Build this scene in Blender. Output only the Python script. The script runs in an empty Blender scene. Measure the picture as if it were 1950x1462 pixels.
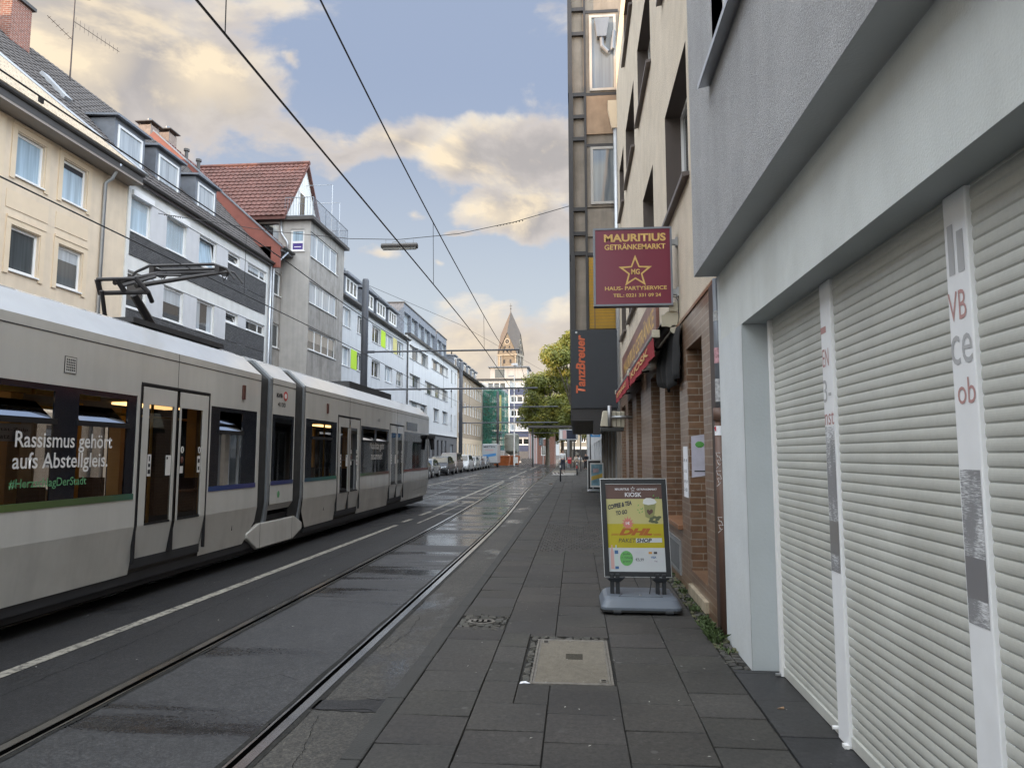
import bpy, bmesh, math, random
from mathutils import Vector, Matrix, noise as mnoise
R=math.radians
rnd=random.Random(7)
scene=bpy.context.scene
COL=scene.collection
# ------------------------------------------------------------------ materials
M={}
def nt(name):
    m=bpy.data.materials.new(name); m.use_nodes=True
    n=m.node_tree.nodes; l=m.node_tree.links
    return m,n,l,n['Principled BSDF']
def c4(c): return (c[0],c[1],c[2],1)
def mixc(n,l,fac,a,b,mode='MIX'):
    x=n.new('ShaderNodeMix'); x.data_type='RGBA'; x.blend_type=mode
    for s,v in ((0,fac),(6,a),(7,b)):
        if hasattr(v,'is_output'): l.new(v,x.inputs[s])
        elif isinstance(v,(int,float)): x.inputs[s].default_value=v
        else: x.inputs[s].default_value=c4(v)
    return x.outputs[2]
def noise(n,l,scale,detail=5,vec=None,rough=.55):
    t=n.new('ShaderNodeTexNoise'); t.inputs['Scale'].default_value=scale; t.inputs['Detail'].default_value=detail; t.inputs['Roughness'].default_value=rough
    if vec is not None: l.new(vec,t.inputs['Vector'])
    return t.outputs['Fac']
def ramp(n,l,fac,stops):
    r=n.new('ShaderNodeValToRGB'); e=r.color_ramp.elements
    while len(e)<len(stops): e.new(.5)
    for i,(p,c) in enumerate(stops):
        e[i].position=p; e[i].color=c4(c) if not isinstance(c,(int,float)) else (c,c,c,1)
    l.new(fac,r.inputs[0]); return r.outputs[0]
def mapping(n,l,scale=(1,1,1),coord='Object',rot=(0,0,0)):
    t=n.new('ShaderNodeTexCoord'); m=n.new('ShaderNodeMapping'); m.inputs['Scale'].default_value=scale; m.inputs['Rotation'].default_value=rot
    l.new(t.outputs[coord],m.inputs['Vector']); return m.outputs[0]
def bump(n,l,b,h,strength=.3,dist=.02):
    x=n.new('ShaderNodeBump'); x.inputs['Strength'].default_value=strength; x.inputs['Distance'].default_value=dist
    l.new(h,x.inputs['Height']); l.new(x.outputs[0],b.inputs['Normal'])
def mat(name,col,rough=.7,metal=0,var=.12,scale=2.5,bmp=0,bscale=60,streak=0,spec=.5,coat=0,dirt=0,grain=0,gscale=90):
    m,n,l,b=nt(name)
    v=mapping(n,l)
    f=noise(n,l,scale,6,v)
    lo=[c*(1-var) for c in col]; hi=[min(1,c*(1+var)) for c in col]
    c=ramp(n,l,f,[(.3,lo),(.7,hi)])
    if streak:
        s=noise(n,l,1.0,6,mapping(n,l,(3.5,3.5,.22)))
        k=ramp(n,l,s,[(.42,(1,1,1)),(.72,(1-streak,)*3)])
        c=mixc(n,l,1.0,c,k,'MULTIPLY')
    if dirt:
        s=noise(n,l,.7,8,v,.7)
        k=ramp(n,l,s,[(.45,(1,1,1)),(.7,(1-dirt,1-dirt*1.05,1-dirt*1.15))])
        c=mixc(n,l,1.0,c,k,'MULTIPLY')
    if grain: c=mixc(n,l,1.0,c,ramp(n,l,noise(n,l,gscale,4,v,.8),[(.3,(1-grain,)*3),(.7,(1+grain,)*3)]),'MULTIPLY')
    l.new(c,b.inputs['Base Color'])
    b.inputs['Roughness'].default_value=rough; b.inputs['Metallic'].default_value=metal
    b.inputs['Specular IOR Level'].default_value=spec; b.inputs['Coat Weight'].default_value=coat
    if bmp: bump(n,l,b,noise(n,l,bscale,4,v),bmp)
    M[name]=m; return m
def plain(name,col,rough=.5,metal=0,spec=.5,emit=0):
    m,n,l,b=nt(name)
    b.inputs['Base Color'].default_value=c4(col); b.inputs['Roughness'].default_value=rough; b.inputs['Metallic'].default_value=metal
    b.inputs['Specular IOR Level'].default_value=spec
    if emit: b.inputs['Emission Color'].default_value=c4(col); b.inputs['Emission Strength'].default_value=emit
    M[name]=m; return m
def brick(name,c1,c2,mortar,bw,bh,ms=.012,rough=.5,off=.5,bmp=.35):
    """masonry on any upright wall square to the axes: u = x + y, v = z"""
    m,n,l,b=nt(name)
    t=n.new('ShaderNodeTexCoord'); s=n.new('ShaderNodeSeparateXYZ'); l.new(t.outputs['Object'],s.inputs[0])
    a=n.new('ShaderNodeMath'); a.operation='ADD'; l.new(s.outputs[0],a.inputs[0]); l.new(s.outputs[1],a.inputs[1])
    cv=n.new('ShaderNodeCombineXYZ'); l.new(a.outputs[0],cv.inputs[0]); l.new(s.outputs[2],cv.inputs[1])
    k=n.new('ShaderNodeTexBrick'); l.new(cv.outputs[0],k.inputs['Vector'])
    k.inputs['Color1'].default_value=c4(c1); k.inputs['Color2'].default_value=c4(c2); k.inputs['Mortar'].default_value=c4(mortar)
    k.inputs['Scale'].default_value=1; k.inputs['Brick Width'].default_value=bw; k.inputs['Row Height'].default_value=bh; k.inputs['Mortar Size'].default_value=ms; k.offset=off
    k.inputs['Bias'].default_value=-.1; k.inputs['Mortar Smooth'].default_value=.1
    f=noise(n,l,9,4,t.outputs['Object'])
    c=mixc(n,l,1.0,k.outputs['Color'],ramp(n,l,f,[(.3,(.75,.75,.75)),(.7,(1.15,1.12,1.1))]),'MULTIPLY')
    l.new(c,b.inputs['Base Color']); b.inputs['Roughness'].default_value=rough
    iv=n.new('ShaderNodeMath'); iv.operation='SUBTRACT'; iv.inputs[0].default_value=1; l.new(k.outputs['Fac'],iv.inputs[1])
    bump(n,l,b,iv.outputs[0],bmp,.01)
    M[name]=m; return m
def glass(name,base,rough=.03,wav=.02):
    """window pane seen from outside: dark room or pale curtain behind, sky reflected on top"""
    m,n,l,b=nt(name)
    v=mapping(n,l,(1,1,1)); s=noise(n,l,1.0,3,mapping(n,l,(9,9,.35)))
    l.new(ramp(n,l,s,[(.3,[c*.7 for c in base]),(.7,[c*1.15 for c in base])]),b.inputs['Base Color'])
    b.inputs['Roughness'].default_value=rough; b.inputs['IOR'].default_value=1.52; b.inputs['Specular IOR Level'].default_value=.9
    bump(n,l,b,noise(n,l,1.3,2,v),wav,.05)
    M[name]=m; return m
def seethrough(name,tint,ior=1.5,rough=.01):
    m,n,l,b=nt(name); n.remove(b)
    t=n.new('ShaderNodeBsdfTransparent'); t.inputs[0].default_value=c4(tint)
    g=n.new('ShaderNodeBsdfGlossy'); g.inputs['Roughness'].default_value=rough
    f=n.new('ShaderNodeFresnel'); f.inputs[0].default_value=ior
    x=n.new('ShaderNodeMixShader'); l.new(f.outputs[0],x.inputs[0]); l.new(t.outputs[0],x.inputs[1]); l.new(g.outputs[0],x.inputs[2])
    l.new(x.outputs[0],n['Material Output'].inputs[0]); M[name]=m; return m
# ------------------------------------------------------------------ mesh builder
def Tid(x,y,z): return (x,y,z)
def Tleft(X): return lambda u,v,w: (X+w,u,v)        # street front facing +x, u = Y, v = Z
def Tright(X): return lambda u,v,w: (X-w,u,v)       # street front facing -x
def Tfront(Y): return lambda u,v,w: (u,Y-w,v)       # wall facing the camera (-y)
def absloc(o):
    p=Vector((0,0,0))
    while o is not None: p+=o.location; o=o.parent
    return p
class MB:
    def __init__(s,T=Tid): s.v=[];s.f=[];s.mi=[];s.T=T;s.cm=0
    def pt(s,u,v,w): s.v.append(Vector(s.T(u,v,w))); return len(s.v)-1
    def face(s,idx): s.f.append(tuple(idx)); s.mi.append(s.cm)
    def poly(s,pts): s.face([s.pt(*p) for p in pts]); return s
    def box(s,a0,a1,b0,b1,c0,c1):
        p=[s.pt(a,b,c) for a in (a0,a1) for b in (b0,b1) for c in (c0,c1)]
        for q in ((0,1,3,2),(4,6,7,5),(0,4,5,1),(2,3,7,6),(0,2,6,4),(1,5,7,3)): s.face([p[i] for i in q])
        return s
    def prism(s,prof,c0,c1,ax=2):
        """prof: 2-D outline over the two other axes, extruded along axis ax"""
        def mk(p,c):
            q=list(p); q.insert(ax,c); return s.pt(*q)
        a=[mk(p,c0) for p in prof]; b=[mk(p,c1) for p in prof]; n=len(prof)
        s.face(a); s.face(b)
        for i in range(n): s.face((a[i],a[(i+1)%n],b[(i+1)%n],b[i]))
        return s
    def loft(s,rings,cap=True,closed=True):
        idx=[[s.pt(*p) for p in r] for r in rings]
        for a,b in zip(idx,idx[1:]):
            n=len(a)
            for i in range(n if closed else n-1): s.face((a[i],a[(i+1)%n],b[(i+1)%n],b[i]))
        if cap: s.face(idx[0]); s.face(idx[-1])
        return s
    def tube(s,pts,r,n=6,cap=True):
        pts=[Vector(p) for p in pts]; rs=r if isinstance(r,(list,tuple)) else [r]*len(pts)
        rings=[]; up=None
        for i,p in enumerate(pts):
            d=(pts[min(i+1,len(pts)-1)]-pts[max(i-1,0)]).normalized()
            if up is None: up=Vector((0,0,1)) if abs(d.z)<.9 else Vector((1,0,0))
            a=d.cross(up).normalized(); b=a.cross(d).normalized(); up=b
            rings.append([tuple(p+(a*math.cos(t)+b*math.sin(t))*rs[i]) for t in [2*math.pi*k/n for k in range(n)]])
        return s.loft(rings,cap)
    def ball(s,c,rx,ry=None,rz=None,n=10,m=6):
        ry=ry or rx; rz=rz or rx
        rings=[]
        for j in range(m+1):
            t=math.pi*j/m; q=max(math.sin(t),.02)
            rings.append([(c[0]+rx*q*math.cos(2*math.pi*k/n),c[1]+ry*q*math.sin(2*math.pi*k/n),c[2]-rz*math.cos(t)) for k in range(n)])
        return s.loft(rings)
    def wall(s,u0,u1,v0,v1,holes,depth=.14,w=0):
        us=sorted({u0,u1}|{max(u0,min(u1,h[i])) for h in holes for i in (0,1)}); vs=sorted({v0,v1}|{max(v0,min(v1,h[i])) for h in holes for i in (2,3)})
        for a,b in zip(us,us[1:]):
            for c,d in zip(vs,vs[1:]):
                m,k=(a+b)/2,(c+d)/2
                if any(h[0]<m<h[1] and h[2]<k<h[3] for h in holes): continue
                s.poly([(a,c,w),(b,c,w),(b,d,w),(a,d,w)])
        for a,b,c,d in [h[:4] for h in holes]:
            e=w-depth
            s.poly([(a,c,w),(a,d,w),(a,d,e),(a,c,e)]);s.poly([(b,c,w),(b,d,w),(b,d,e),(b,c,e)])
            s.poly([(a,d,w),(b,d,w),(b,d,e),(a,d,e)]);s.poly([(a,c,w),(b,c,w),(b,c,e),(a,c,e)])
        return s
    def shell(s,u0,u1,v0,v1,w0,w1):
        """sides and back of a building volume, without its front"""
        s.poly([(u0,v0,w0),(u0,v1,w0),(u0,v1,w1),(u0,v0,w1)]);s.poly([(u1,v0,w0),(u1,v1,w0),(u1,v1,w1),(u1,v0,w1)])
        s.poly([(u0,v0,w1),(u1,v0,w1),(u1,v1,w1),(u0,v1,w1)]);s.poly([(u0,v1,w0),(u1,v1,w0),(u1,v1,w1),(u0,v1,w1)]); return s
    def tiles(s,P,U,V,nu,nv,amp=.03,lift=.04,clip=None):
        """courses of rolled roof tiles over a sloping rectangle P + U + V"""
        P,U,V=Vector(P),Vector(U),Vector(V); N=U.cross(V).normalized()
        if N.z<0: N=-N
        k=4; h=[0,.55,1,.55]
        for r in range(nv):
            lo=[];hi=[];be=[]
            ulo,uhi=(0,1) if clip is None else clip(r/nv)
            for i in range(nu*k+1):
                f=i/(nu*k)
                f=ulo+(uhi-ulo)*f
                hh=h[i%k]*amp; jit=.006*math.sin(r*12.9+int(i/k)*78.2)
                q=P+U*f
                lo.append(s.pt(*(q+V*(r/nv)+N*(hh+lift+jit)))); hi.append(s.pt(*(q+V*((r+1.15)/nv)+N*hh))); be.append(s.pt(*(q+V*(r/nv)+N*(-.01))))
            for i in range(nu*k):
                s.face((lo[i],lo[i+1],hi[i+1],hi[i])); s.face((be[i],be[i+1],lo[i+1],lo[i]))
        return s
    def build(s,name,m,parent=None,smooth=False,bevel=0,kind=None,norm=True):
        me=bpy.data.meshes.new(name); off=absloc(parent)
        me.from_pydata([tuple(v-off) for v in s.v],[],s.f); me.update()
        ms=m if isinstance(m,(list,tuple)) else [m]
        for x in ms: me.materials.append(M[x])
        if len(ms)>1: me.polygons.foreach_set('material_index',s.mi)
        if norm:
            b=bmesh.new(); b.from_mesh(me)
            bmesh.ops.remove_doubles(b,verts=b.verts,dist=1e-5)
            bmesh.ops.recalc_face_normals(b,faces=b.faces); b.to_mesh(me); b.free()
        if smooth: me.polygons.foreach_set('use_smooth',[True]*len(me.polygons))
        o=bpy.data.objects.new(name,me); COL.objects.link(o)
        if parent is not None: o.parent=parent
        if bevel:
            x=o.modifiers.new('bevel','BEVEL'); x.width=bevel; x.segments=2; x.limit_method='ANGLE'; x.angle_limit=R(40)
        if kind: o['kind']=kind
        return o
def tag(o,label,cat,group=None,kind=None):
    o['label']=label; o['category']=cat
    if group: o['group']=group
    if kind: o['kind']=kind
    return o
def thing(name,label,cat,loc=(0,0,0),group=None,rot=0):
    o=bpy.data.objects.new(name,None); o.empty_display_size=.2; COL.objects.link(o); o.location=loc; o.rotation_euler=(0,0,rot)
    return tag(o,label,cat,group)
def dup(root,loc,rot=None,label=None):
    def cp(o,p):
        c=o.copy(); COL.objects.link(c); c.parent=p
        for ch in kids.get(o,[]): cp(ch,c)
        return c
    kids={}
    for o in COL.objects:
        if o.parent is not None: kids.setdefault(o.parent,[]).append(o)
    r=cp(root,None); r.location=loc
    if rot is not None: r.rotation_euler=(0,0,rot)
    if label: r['label']=label
    return r
def text(s,T,u0,u1,v0,v1,w,m,parent,name='lettering',bold=0,shear=0,skew=0,keep=False):
    """real lettering, fitted into the rectangle u0..u1, v0..v1 of the surface T"""
    cu=bpy.data.curves.new('t','FONT'); cu.body=s; cu.size=1; cu.offset=bold; cu.shear=shear; cu.resolution_u=3; cu.align_x='CENTER'
    o=bpy.data.objects.new('t',cu); me=bpy.data.meshes.new_from_object(o); bpy.data.objects.remove(o); bpy.data.curves.remove(cu)
    xs=[v.co.x for v in me.vertices]; ys=[v.co.y for v in me.vertices]; x0,x1,y0,y1=min(xs),max(xs),min(ys),max(ys)
    off=absloc(parent)
    for v in me.vertices:
        a=(v.co.x-x0)/(x1-x0); b=(v.co.y-y0)/(y1-y0)
        v.co=Vector(T(u0+(u1-u0)*a,v0+(v1-v0)*b+skew*a,w))-off
    me.name=name; me.materials.append(M[m])
    o=bpy.data.objects.new(name,me); COL.objects.link(o); o.parent=parent; return o
CURT=[False]; crn=random.Random(21)
def window(root,T,u0,u1,v0,v1,d=.12,fw=.06,mull=(),trans=(),pane='glass_dark',sill=True,frame='pvc_white',tilt=0,name='window',sillm=None):
    mb=MB(T); e=-d; f=-d+.055
    mb.box(u0,u0+fw,v0,v1,e,f).box(u1-fw,u1,v0,v1,e,f).box(u0+fw,u1-fw,v0,v0+fw,e,f).box(u0+fw,u1-fw,v1-fw,v1,e,f)
    for a in mull: c=u0+(u1-u0)*a; mb.box(c-fw*.7,c+fw*.7,v0+fw,v1-fw,e+.004,f-.003)
    for a in trans: c=v0+(v1-v0)*a; mb.box(u0+fw,u1-fw,c-fw*.6,c+fw*.6,e+.008,f-.006)
    if tilt:
        q=MB(T); g=fw
        for a,b,c,dd in ((u0+g,u0+g+.05,v0+g,v1-g),(u1-g-.05,u1-g,v0+g,v1-g),(u0+g,u1-g,v0+g,v0+g+.05),(u0+g,u1-g,v1-g-.05,v1-g)):
            k=lambda v: -tilt*(v-v0)/(v1-v0)
            mb.loft([[(a,c,e+.02+k(c)),(b,c,e+.02+k(c)),(b,c,e+.06+k(c)),(a,c,e+.06+k(c))],[(a,dd,e+.02+k(dd)),(b,dd,e+.02+k(dd)),(b,dd,e+.06+k(dd)),(a,dd,e+.06+k(dd))]])
    w=mb.build(name,frame,root)
    p=MB(T); t=tilt
    p.poly([(u0+fw*.5,v0+fw*.5,e+.025),(u1-fw*.5,v0+fw*.5,e+.025),(u1-fw*.5,v1-fw*.5,e+.025-t),(u0+fw*.5,v1-fw*.5,e+.025-t)])
    if t: p.poly([(u0+.01,v0+.01,e-t-.05),(u1-.01,v0+.01,e-t-.05),(u1-.01,v1-.01,e-t-.05),(u0+.01,v1-.01,e-t-.05)])
    p.build('pane',pane,w)
    if CURT[0] and not t and pane in ('glass_mid','glass_dark') and crn.random()<.62:
        k=crn.random(); q=MB(T); a,b,g=u0+fw,u1-fw,e+.028; W_=b-a; H_=v1-v0-2*fw; lo,hi=v0+fw,v1-fw
        if k<.45:
            c1=W_*crn.uniform(.15,.32); c2=W_*crn.uniform(.12,.30)
            for (x_,y_) in ((a,a+c1),(b-c2,b)): MB(T).poly([(x_,lo,g),(y_,lo,g),(y_,hi,g),(x_,hi,g)]).build('curtain','glass_curtain',w)
        else:
            z_=hi-H_*crn.choice((.22,.3,.45,.6)); q.poly([(a,z_,g),(b,z_,g),(b,hi,g),(a,hi,g)]).build('blind',crn.choice(('glass_curtain','glass_blind')),w)
    if sill: MB(T).box(u0-.04,u1+.04,v0-.045,v0-.003,-d+.01,.055).build('sill',sillm or frame,w)
    return w
# palette
mat('stucco_grey',(.38,.38,.39),.95,bmp=.7,bscale=130,grain=.22,gscale=75,var=.08,scale=2.2,streak=.10,dirt=.06)
mat('soffit_grey',(.50,.52,.53),.9,bmp=.15,bscale=50,var=.04)
mat('lintel_paint',(.62,.645,.635),.8,bmp=.2,bscale=90,var=.05,dirt=.12,streak=.07,grain=.04)
mat('reveal_paint',(.44,.475,.49),.7,bmp=.08,bscale=40,var=.04)
mat('pier_white',(.60,.63,.65),.8,bmp=.12,bscale=30,var=.05,dirt=.1)
mat('shutter_slat',(.505,.507,.472),.42,grain=.05,gscale=40,var=.06,scale=1.6,dirt=.13,streak=.08)
mat('post_white',(.80,.81,.83),.5,var=.04,scale=5,dirt=.06)
plain('residue_red',(.46,.27,.26),.7); plain('residue_grey',(.42,.42,.43),.7)
mat('stucco_cream',(.60,.52,.42),.95,bmp=.5,bscale=70,grain=.16,gscale=60,var=.07,dirt=.1,streak=.06)
mat('reveal_brown',(.075,.058,.05),.6)
mat('sill_brown',(.11,.09,.085),.45)
brick('tile_brown',(.165,.095,.058),(.22,.135,.085),(.30,.255,.21),.27,.083,.006,.28)
mat('clinker_sill',(.24,.12,.065),.35)
mat('pipe_brown',(.12,.068,.05),.5,dirt=.3); mat('pipe_dark',(.05,.033,.028),.5)
mat('concrete_panel',(.27,.235,.20),.9,bmp=.2,bscale=30,var=.15,streak=.25,dirt=.2)
mat('steel_black',(.022,.02,.022),.45,var=.2); mat('box_black',(.018,.022,.03),.5,var=.1)
mat('plaster_beige',(.70,.58,.445),.9,bmp=.15,bscale=60,var=.05,streak=.1); mat('plaster_beige_light',(.70,.57,.42),.9,var=.04)
mat('plaster_white',(.71,.705,.685),.9,bmp=.15,bscale=50,var=.05,streak=.1); mat('plaster_lilac',(.61,.61,.63),.85,var=.04,streak=.06)
brick('slate_band',(.075,.075,.08),(.11,.11,.115),(.03,.03,.03),.2,.065,.006,.7)
mat('plaster_grey',(.36,.335,.31),.95,bmp=.2,bscale=40,var=.14,streak=.34,dirt=.25); mat('plaster_grey_light',(.46,.44,.42),.9,var=.08,streak=.2)
mat('plaster_paleblue',(.51,.515,.525),.9,bmp=.1,bscale=50,var=.04,streak=.14)
mat('plaster_stark',(.59,.595,.60),.85,var=.03,streak=.2); mat('base_grey',(.13,.13,.135),.8,var=.1)
brick('brick_buff',(.42,.33,.24),(.36,.28,.2),(.5,.44,.36),.25,.08,.01,.9)
brick('brick_red',(.22,.075,.05),(.28,.1,.065),(.33,.28,.25),.24,.075,.01,.8); brick('brick_chimney',(.25,.195,.165),(.29,.225,.19),(.28,.24,.22),.24,.075,.01,.8)
brick('slate_pale',(.47,.39,.29),(.53,.44,.33),(.3,.25,.19),.3,.15,.012,.9)
brick('slate_blue',(.19,.21,.25),(.23,.25,.29),(.1,.11,.13),.4,.2,.012,.6)
mat('tile_dark',(.075,.066,.064),.75,var=.25,scale=9,dirt=.25); mat('tile_grey',(.13,.125,.125),.75,var=.2,scale=9)
mat('tile_red',(.14,.057,.046),.7,var=.3,scale=7,dirt=.45); mat('red_cladding',(.27,.088,.066),.6,var=.08,dirt=.2)
mat('zinc',(.20,.215,.245),.5,metal=.35,var=.14); mat('zinc_light',(.5,.52,.55),.4,metal=.6,var=.1); mat('gutter_dark',(.065,.06,.058),.5,var=.15)
mat('soffit_brown',(.30,.265,.235),.9,var=.05)
plain('pvc_white',(.80,.80,.80),.35); plain('frame_dark',(.03,.03,.035),.4); plain('frame_grey',(.33,.34,.35),.5)
glass('glass_dark',(.022,.024,.026)); glass('glass_curtain',(.42,.46,.50)); glass('glass_mid',(.07,.078,.082)); glass('glass_blind',(.30,.28,.25)); glass('glass_blue',(.40,.52,.62))
mat('rolled_shutter',(.55,.54,.52),.6,var=.05); plain('panel_lime',(.42,.62,.03),.6); plain('panel_mustard',(.55,.50,.2),.6)
plain('gold',(.62,.40,.13),.5); plain('maroon',(.17,.022,.045),.28); plain('white_paint',(.8,.8,.8),.5); plain('black_gloss',(.012,.012,.013),.25)
plain('orange_letter',(.50,.10,.035),.5); plain('alu',(.55,.56,.58),.3,.9); plain('rubber',(.02,.02,.02),.85)
mat('galv',(.36,.37,.38),.45,metal=.7,var=.12); mat('pole_grey',(.085,.09,.105),.5,var=.1); plain('wire_black',(.012,.012,.014),.5)
# ------------------------------------------------------------------ ground
def asphalt(name,col,wet=(.55,.9),sheen=.5,stretch=(1,1,1),wscale=.5,r_dry=.62,r_wet=.26,grain=.35,zone=None):
    m,n,l,b=nt(name)
    v=mapping(n,l); fine=noise(n,l,150,3,v,.75); big=noise(n,l,.9,7,v,.65); mid=noise(n,l,14,4,v,.7)
    c=ramp(n,l,fine,[(.25,[k*.5 for k in col]),(.52,col),(.68,[k*1.5 for k in col]),(.8,[k*3.2 for k in col])])
    c=mixc(n,l,1.0,c,ramp(n,l,big,[(.25,(.70,.70,.71)),(.75,(1.3,1.28,1.25))]),'MULTIPLY')
    c=mixc(n,l,1.0,c,ramp(n,l,mid,[(.3,(.75,.75,.75)),(.7,(1.28,1.27,1.25))]),'MULTIPLY')
    spk=noise(n,l,55,2,v,.6); c=mixc(n,l,1.0,c,ramp(n,l,spk,[(.32,(.55,.55,.56)),(.5,(1,1,1)),(.66,(1.7,1.68,1.62))]),'MULTIPLY')
    w=noise(n,l,wscale,6,mapping(n,l,stretch),.62); e=noise(n,l,35,3,v,.7)
    ad=n.new('ShaderNodeMath'); ad.operation='MULTIPLY_ADD'; l.new(e,ad.inputs[0]); ad.inputs[1].default_value=.20; l.new(w,ad.inputs[2])
    if zone:     # the stretch of street that the shower left wettest
        sp=n.new('ShaderNodeSeparateXYZ'); l.new(n['Texture Coordinate'].outputs['Object'],sp.inputs[0])
        m1=n.new('ShaderNodeMapRange'); m1.interpolation_type='SMOOTHSTEP'; m1.inputs[1].default_value=zone[0]; m1.inputs[2].default_value=zone[1]; m1.inputs[3].default_value=-.07; m1.inputs[4].default_value=zone[2]; l.new(sp.outputs[1],m1.inputs[0])
        a2=n.new('ShaderNodeMath'); a2.operation='ADD'; l.new(ad.outputs[0],a2.inputs[0]); l.new(m1.outputs[0],a2.inputs[1]); ad=a2
    wm=ramp(n,l,ad.outputs[0],[(wet[0]+.10,0),(wet[1]+.10,1)])
    c=mixc(n,l,wm,c,mixc(n,l,1.0,c,(.5,.51,.54),'MULTIPLY'))
    l.new(c,b.inputs['Base Color'])
    l.new(ramp(n,l,wm,[(0,r_dry),(.5,r_dry*.55),(1,r_wet)]),b.inputs['Roughness']); b.inputs['Specular IOR Level'].default_value=sheen
    x=n.new('ShaderNodeBump'); x.inputs['Distance'].default_value=.004; l.new(fine,x.inputs['Height']); l.new(x.outputs[0],b.inputs['Normal'])
    l.new(ramp(n,l,wm,[(0,grain),(1,.07)]),x.inputs['Strength']); M[name]=m
asphalt('asphalt',(.0165,.0165,.0185),(.56,.74),.42,(.5,.8,1),.6,.65,.10,.5,(14,26,.10))
asphalt('asphalt_track',(.031,.032,.035),(.49,.61),.55,(.24,1.9,1),.8,.5,.12,.5,(6.5,11,.06))
asphalt('asphalt_patch',(.042,.040,.037),(.54,.66),.5,(1,.5,1),.9,.7,.14,.6)
asphalt('asphalt_far',(.045,.045,.047),(.5,.8),.4,(.5,.5,1),.5,.6,.2)
asphalt('paving_joint',(.018,.018,.017),(.8,.9),.2)
mat('kerb_stone',(.033,.0325,.031),.7,bmp=.3,bscale=60,dirt=.2,scale=4)
mat('cobble',(.13,.125,.115),.75,var=.3,scale=9,bmp=.3,bscale=40)
mat('concrete_cover',(.158,.14,.112),.9,grain=.25,gscale=60,var=.16,scale=14,bmp=.35,bscale=90,dirt=.2)
mat('cast_iron',(.19,.175,.155),.55,metal=.5,var=.25,scale=20)
mat('rail_steel',(.55,.54,.53),.22,metal=1,var=.2,scale=2); plain('rail_groove',(.004,.004,.004),.95,spec=.1)
def slabmat(name,base,rough=.75):
    m,n,l,b=nt(name)
    a=n.new('ShaderNodeAttribute'); a.attribute_name='tone'
    v=mapping(n,l); f=noise(n,l,60,4,v,.7); g=noise(n,l,1.1,7,v,.65); s=noise(n,l,7,5,v,.6)
    c=ramp(n,l,f,[(.3,[k*.8 for k in base]),(.7,[k*1.2 for k in base])])
    c=mixc(n,l,1.0,c,ramp(n,l,g,[(.3,(.66,.66,.67)),(.7,(1.4,1.38,1.34))]),'MULTIPLY')
    c=mixc(n,l,1.0,c,ramp(n,l,noise(n,l,28,3,v,.7),[(.3,(.74,.74,.74)),(.7,(1.3,1.29,1.27))]),'MULTIPLY')
    c=mixc(n,l,1.0,c,a.outputs['Color'],'MULTIPLY')
    c=mixc(n,l,ramp(n,l,s,[(.60,0),(.76,.45)]),c,[k*2.2 for k in base])
    gum=n.new('ShaderNodeTexVoronoi'); gum.inputs['Scale'].default_value=2.6; l.new(v,gum.inputs['Vector'])
    c=mixc(n,l,ramp(n,l,gum.outputs['Distance'],[(.045,.5),(.07,0)]),c,[k*2.6 for k in base])
    l.new(c,b.inputs['Base Color']); l.new(ramp(n,l,g,[(.3,rough-.2),(.7,rough+.1)]),b.inputs['Roughness']); b.inputs['Specular IOR Level'].default_value=.35
    bump(n,l,b,f,.25,.004); M[name]=m
slabmat('slab',(.0425,.0405,.039)); slabmat('slab_dark',(.032,.032,.035),.6); slabmat('paver',(.044,.042,.0405))
slabmat('sett',(.062,.06,.055))

def ccx(y):     # centre line of the near track
    k=[(-30,-2.60),(0,-2.60),(15,-2.62),(19,-2.66),(25,-2.82),(30,-2.98),(36,-3.12),(44,-3.2),(62,-3.2),(90,-3.45),(120,-3.9),(180,-5.2),(240,-6.5)]
    if y<=k[0][0]: return k[0][1]
    for (a,b),(c,d) in zip(k,k[1:]):
        if y<=c:
            t=(y-a)/(c-a); return b+(d-b)*t
    return k[-1][1]
def cc(y): return sum(ccx(y+d) for d in (-3,-2,-1,0,1,2,3))/7
YS=[-12+i*1.0 for i in range(60)]+[50+i*4 for i in range(48)]
def ribbon(mb,fa,fb,z,y0=-99,y1=999):
    ys=[y for y in YS if y0<y<y1]
    if y0>-90: ys=[y0]+ys
    if y1<900: ys=ys+[y1]
    prev=None
    for y in ys:
        a=mb.pt(fa(y),y,z); b=mb.pt(fb(y),y,z)
        if prev: mb.face((prev[0],prev[1],b,a))
        prev=(a,b)
    return mb
KX=-1.2
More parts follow.
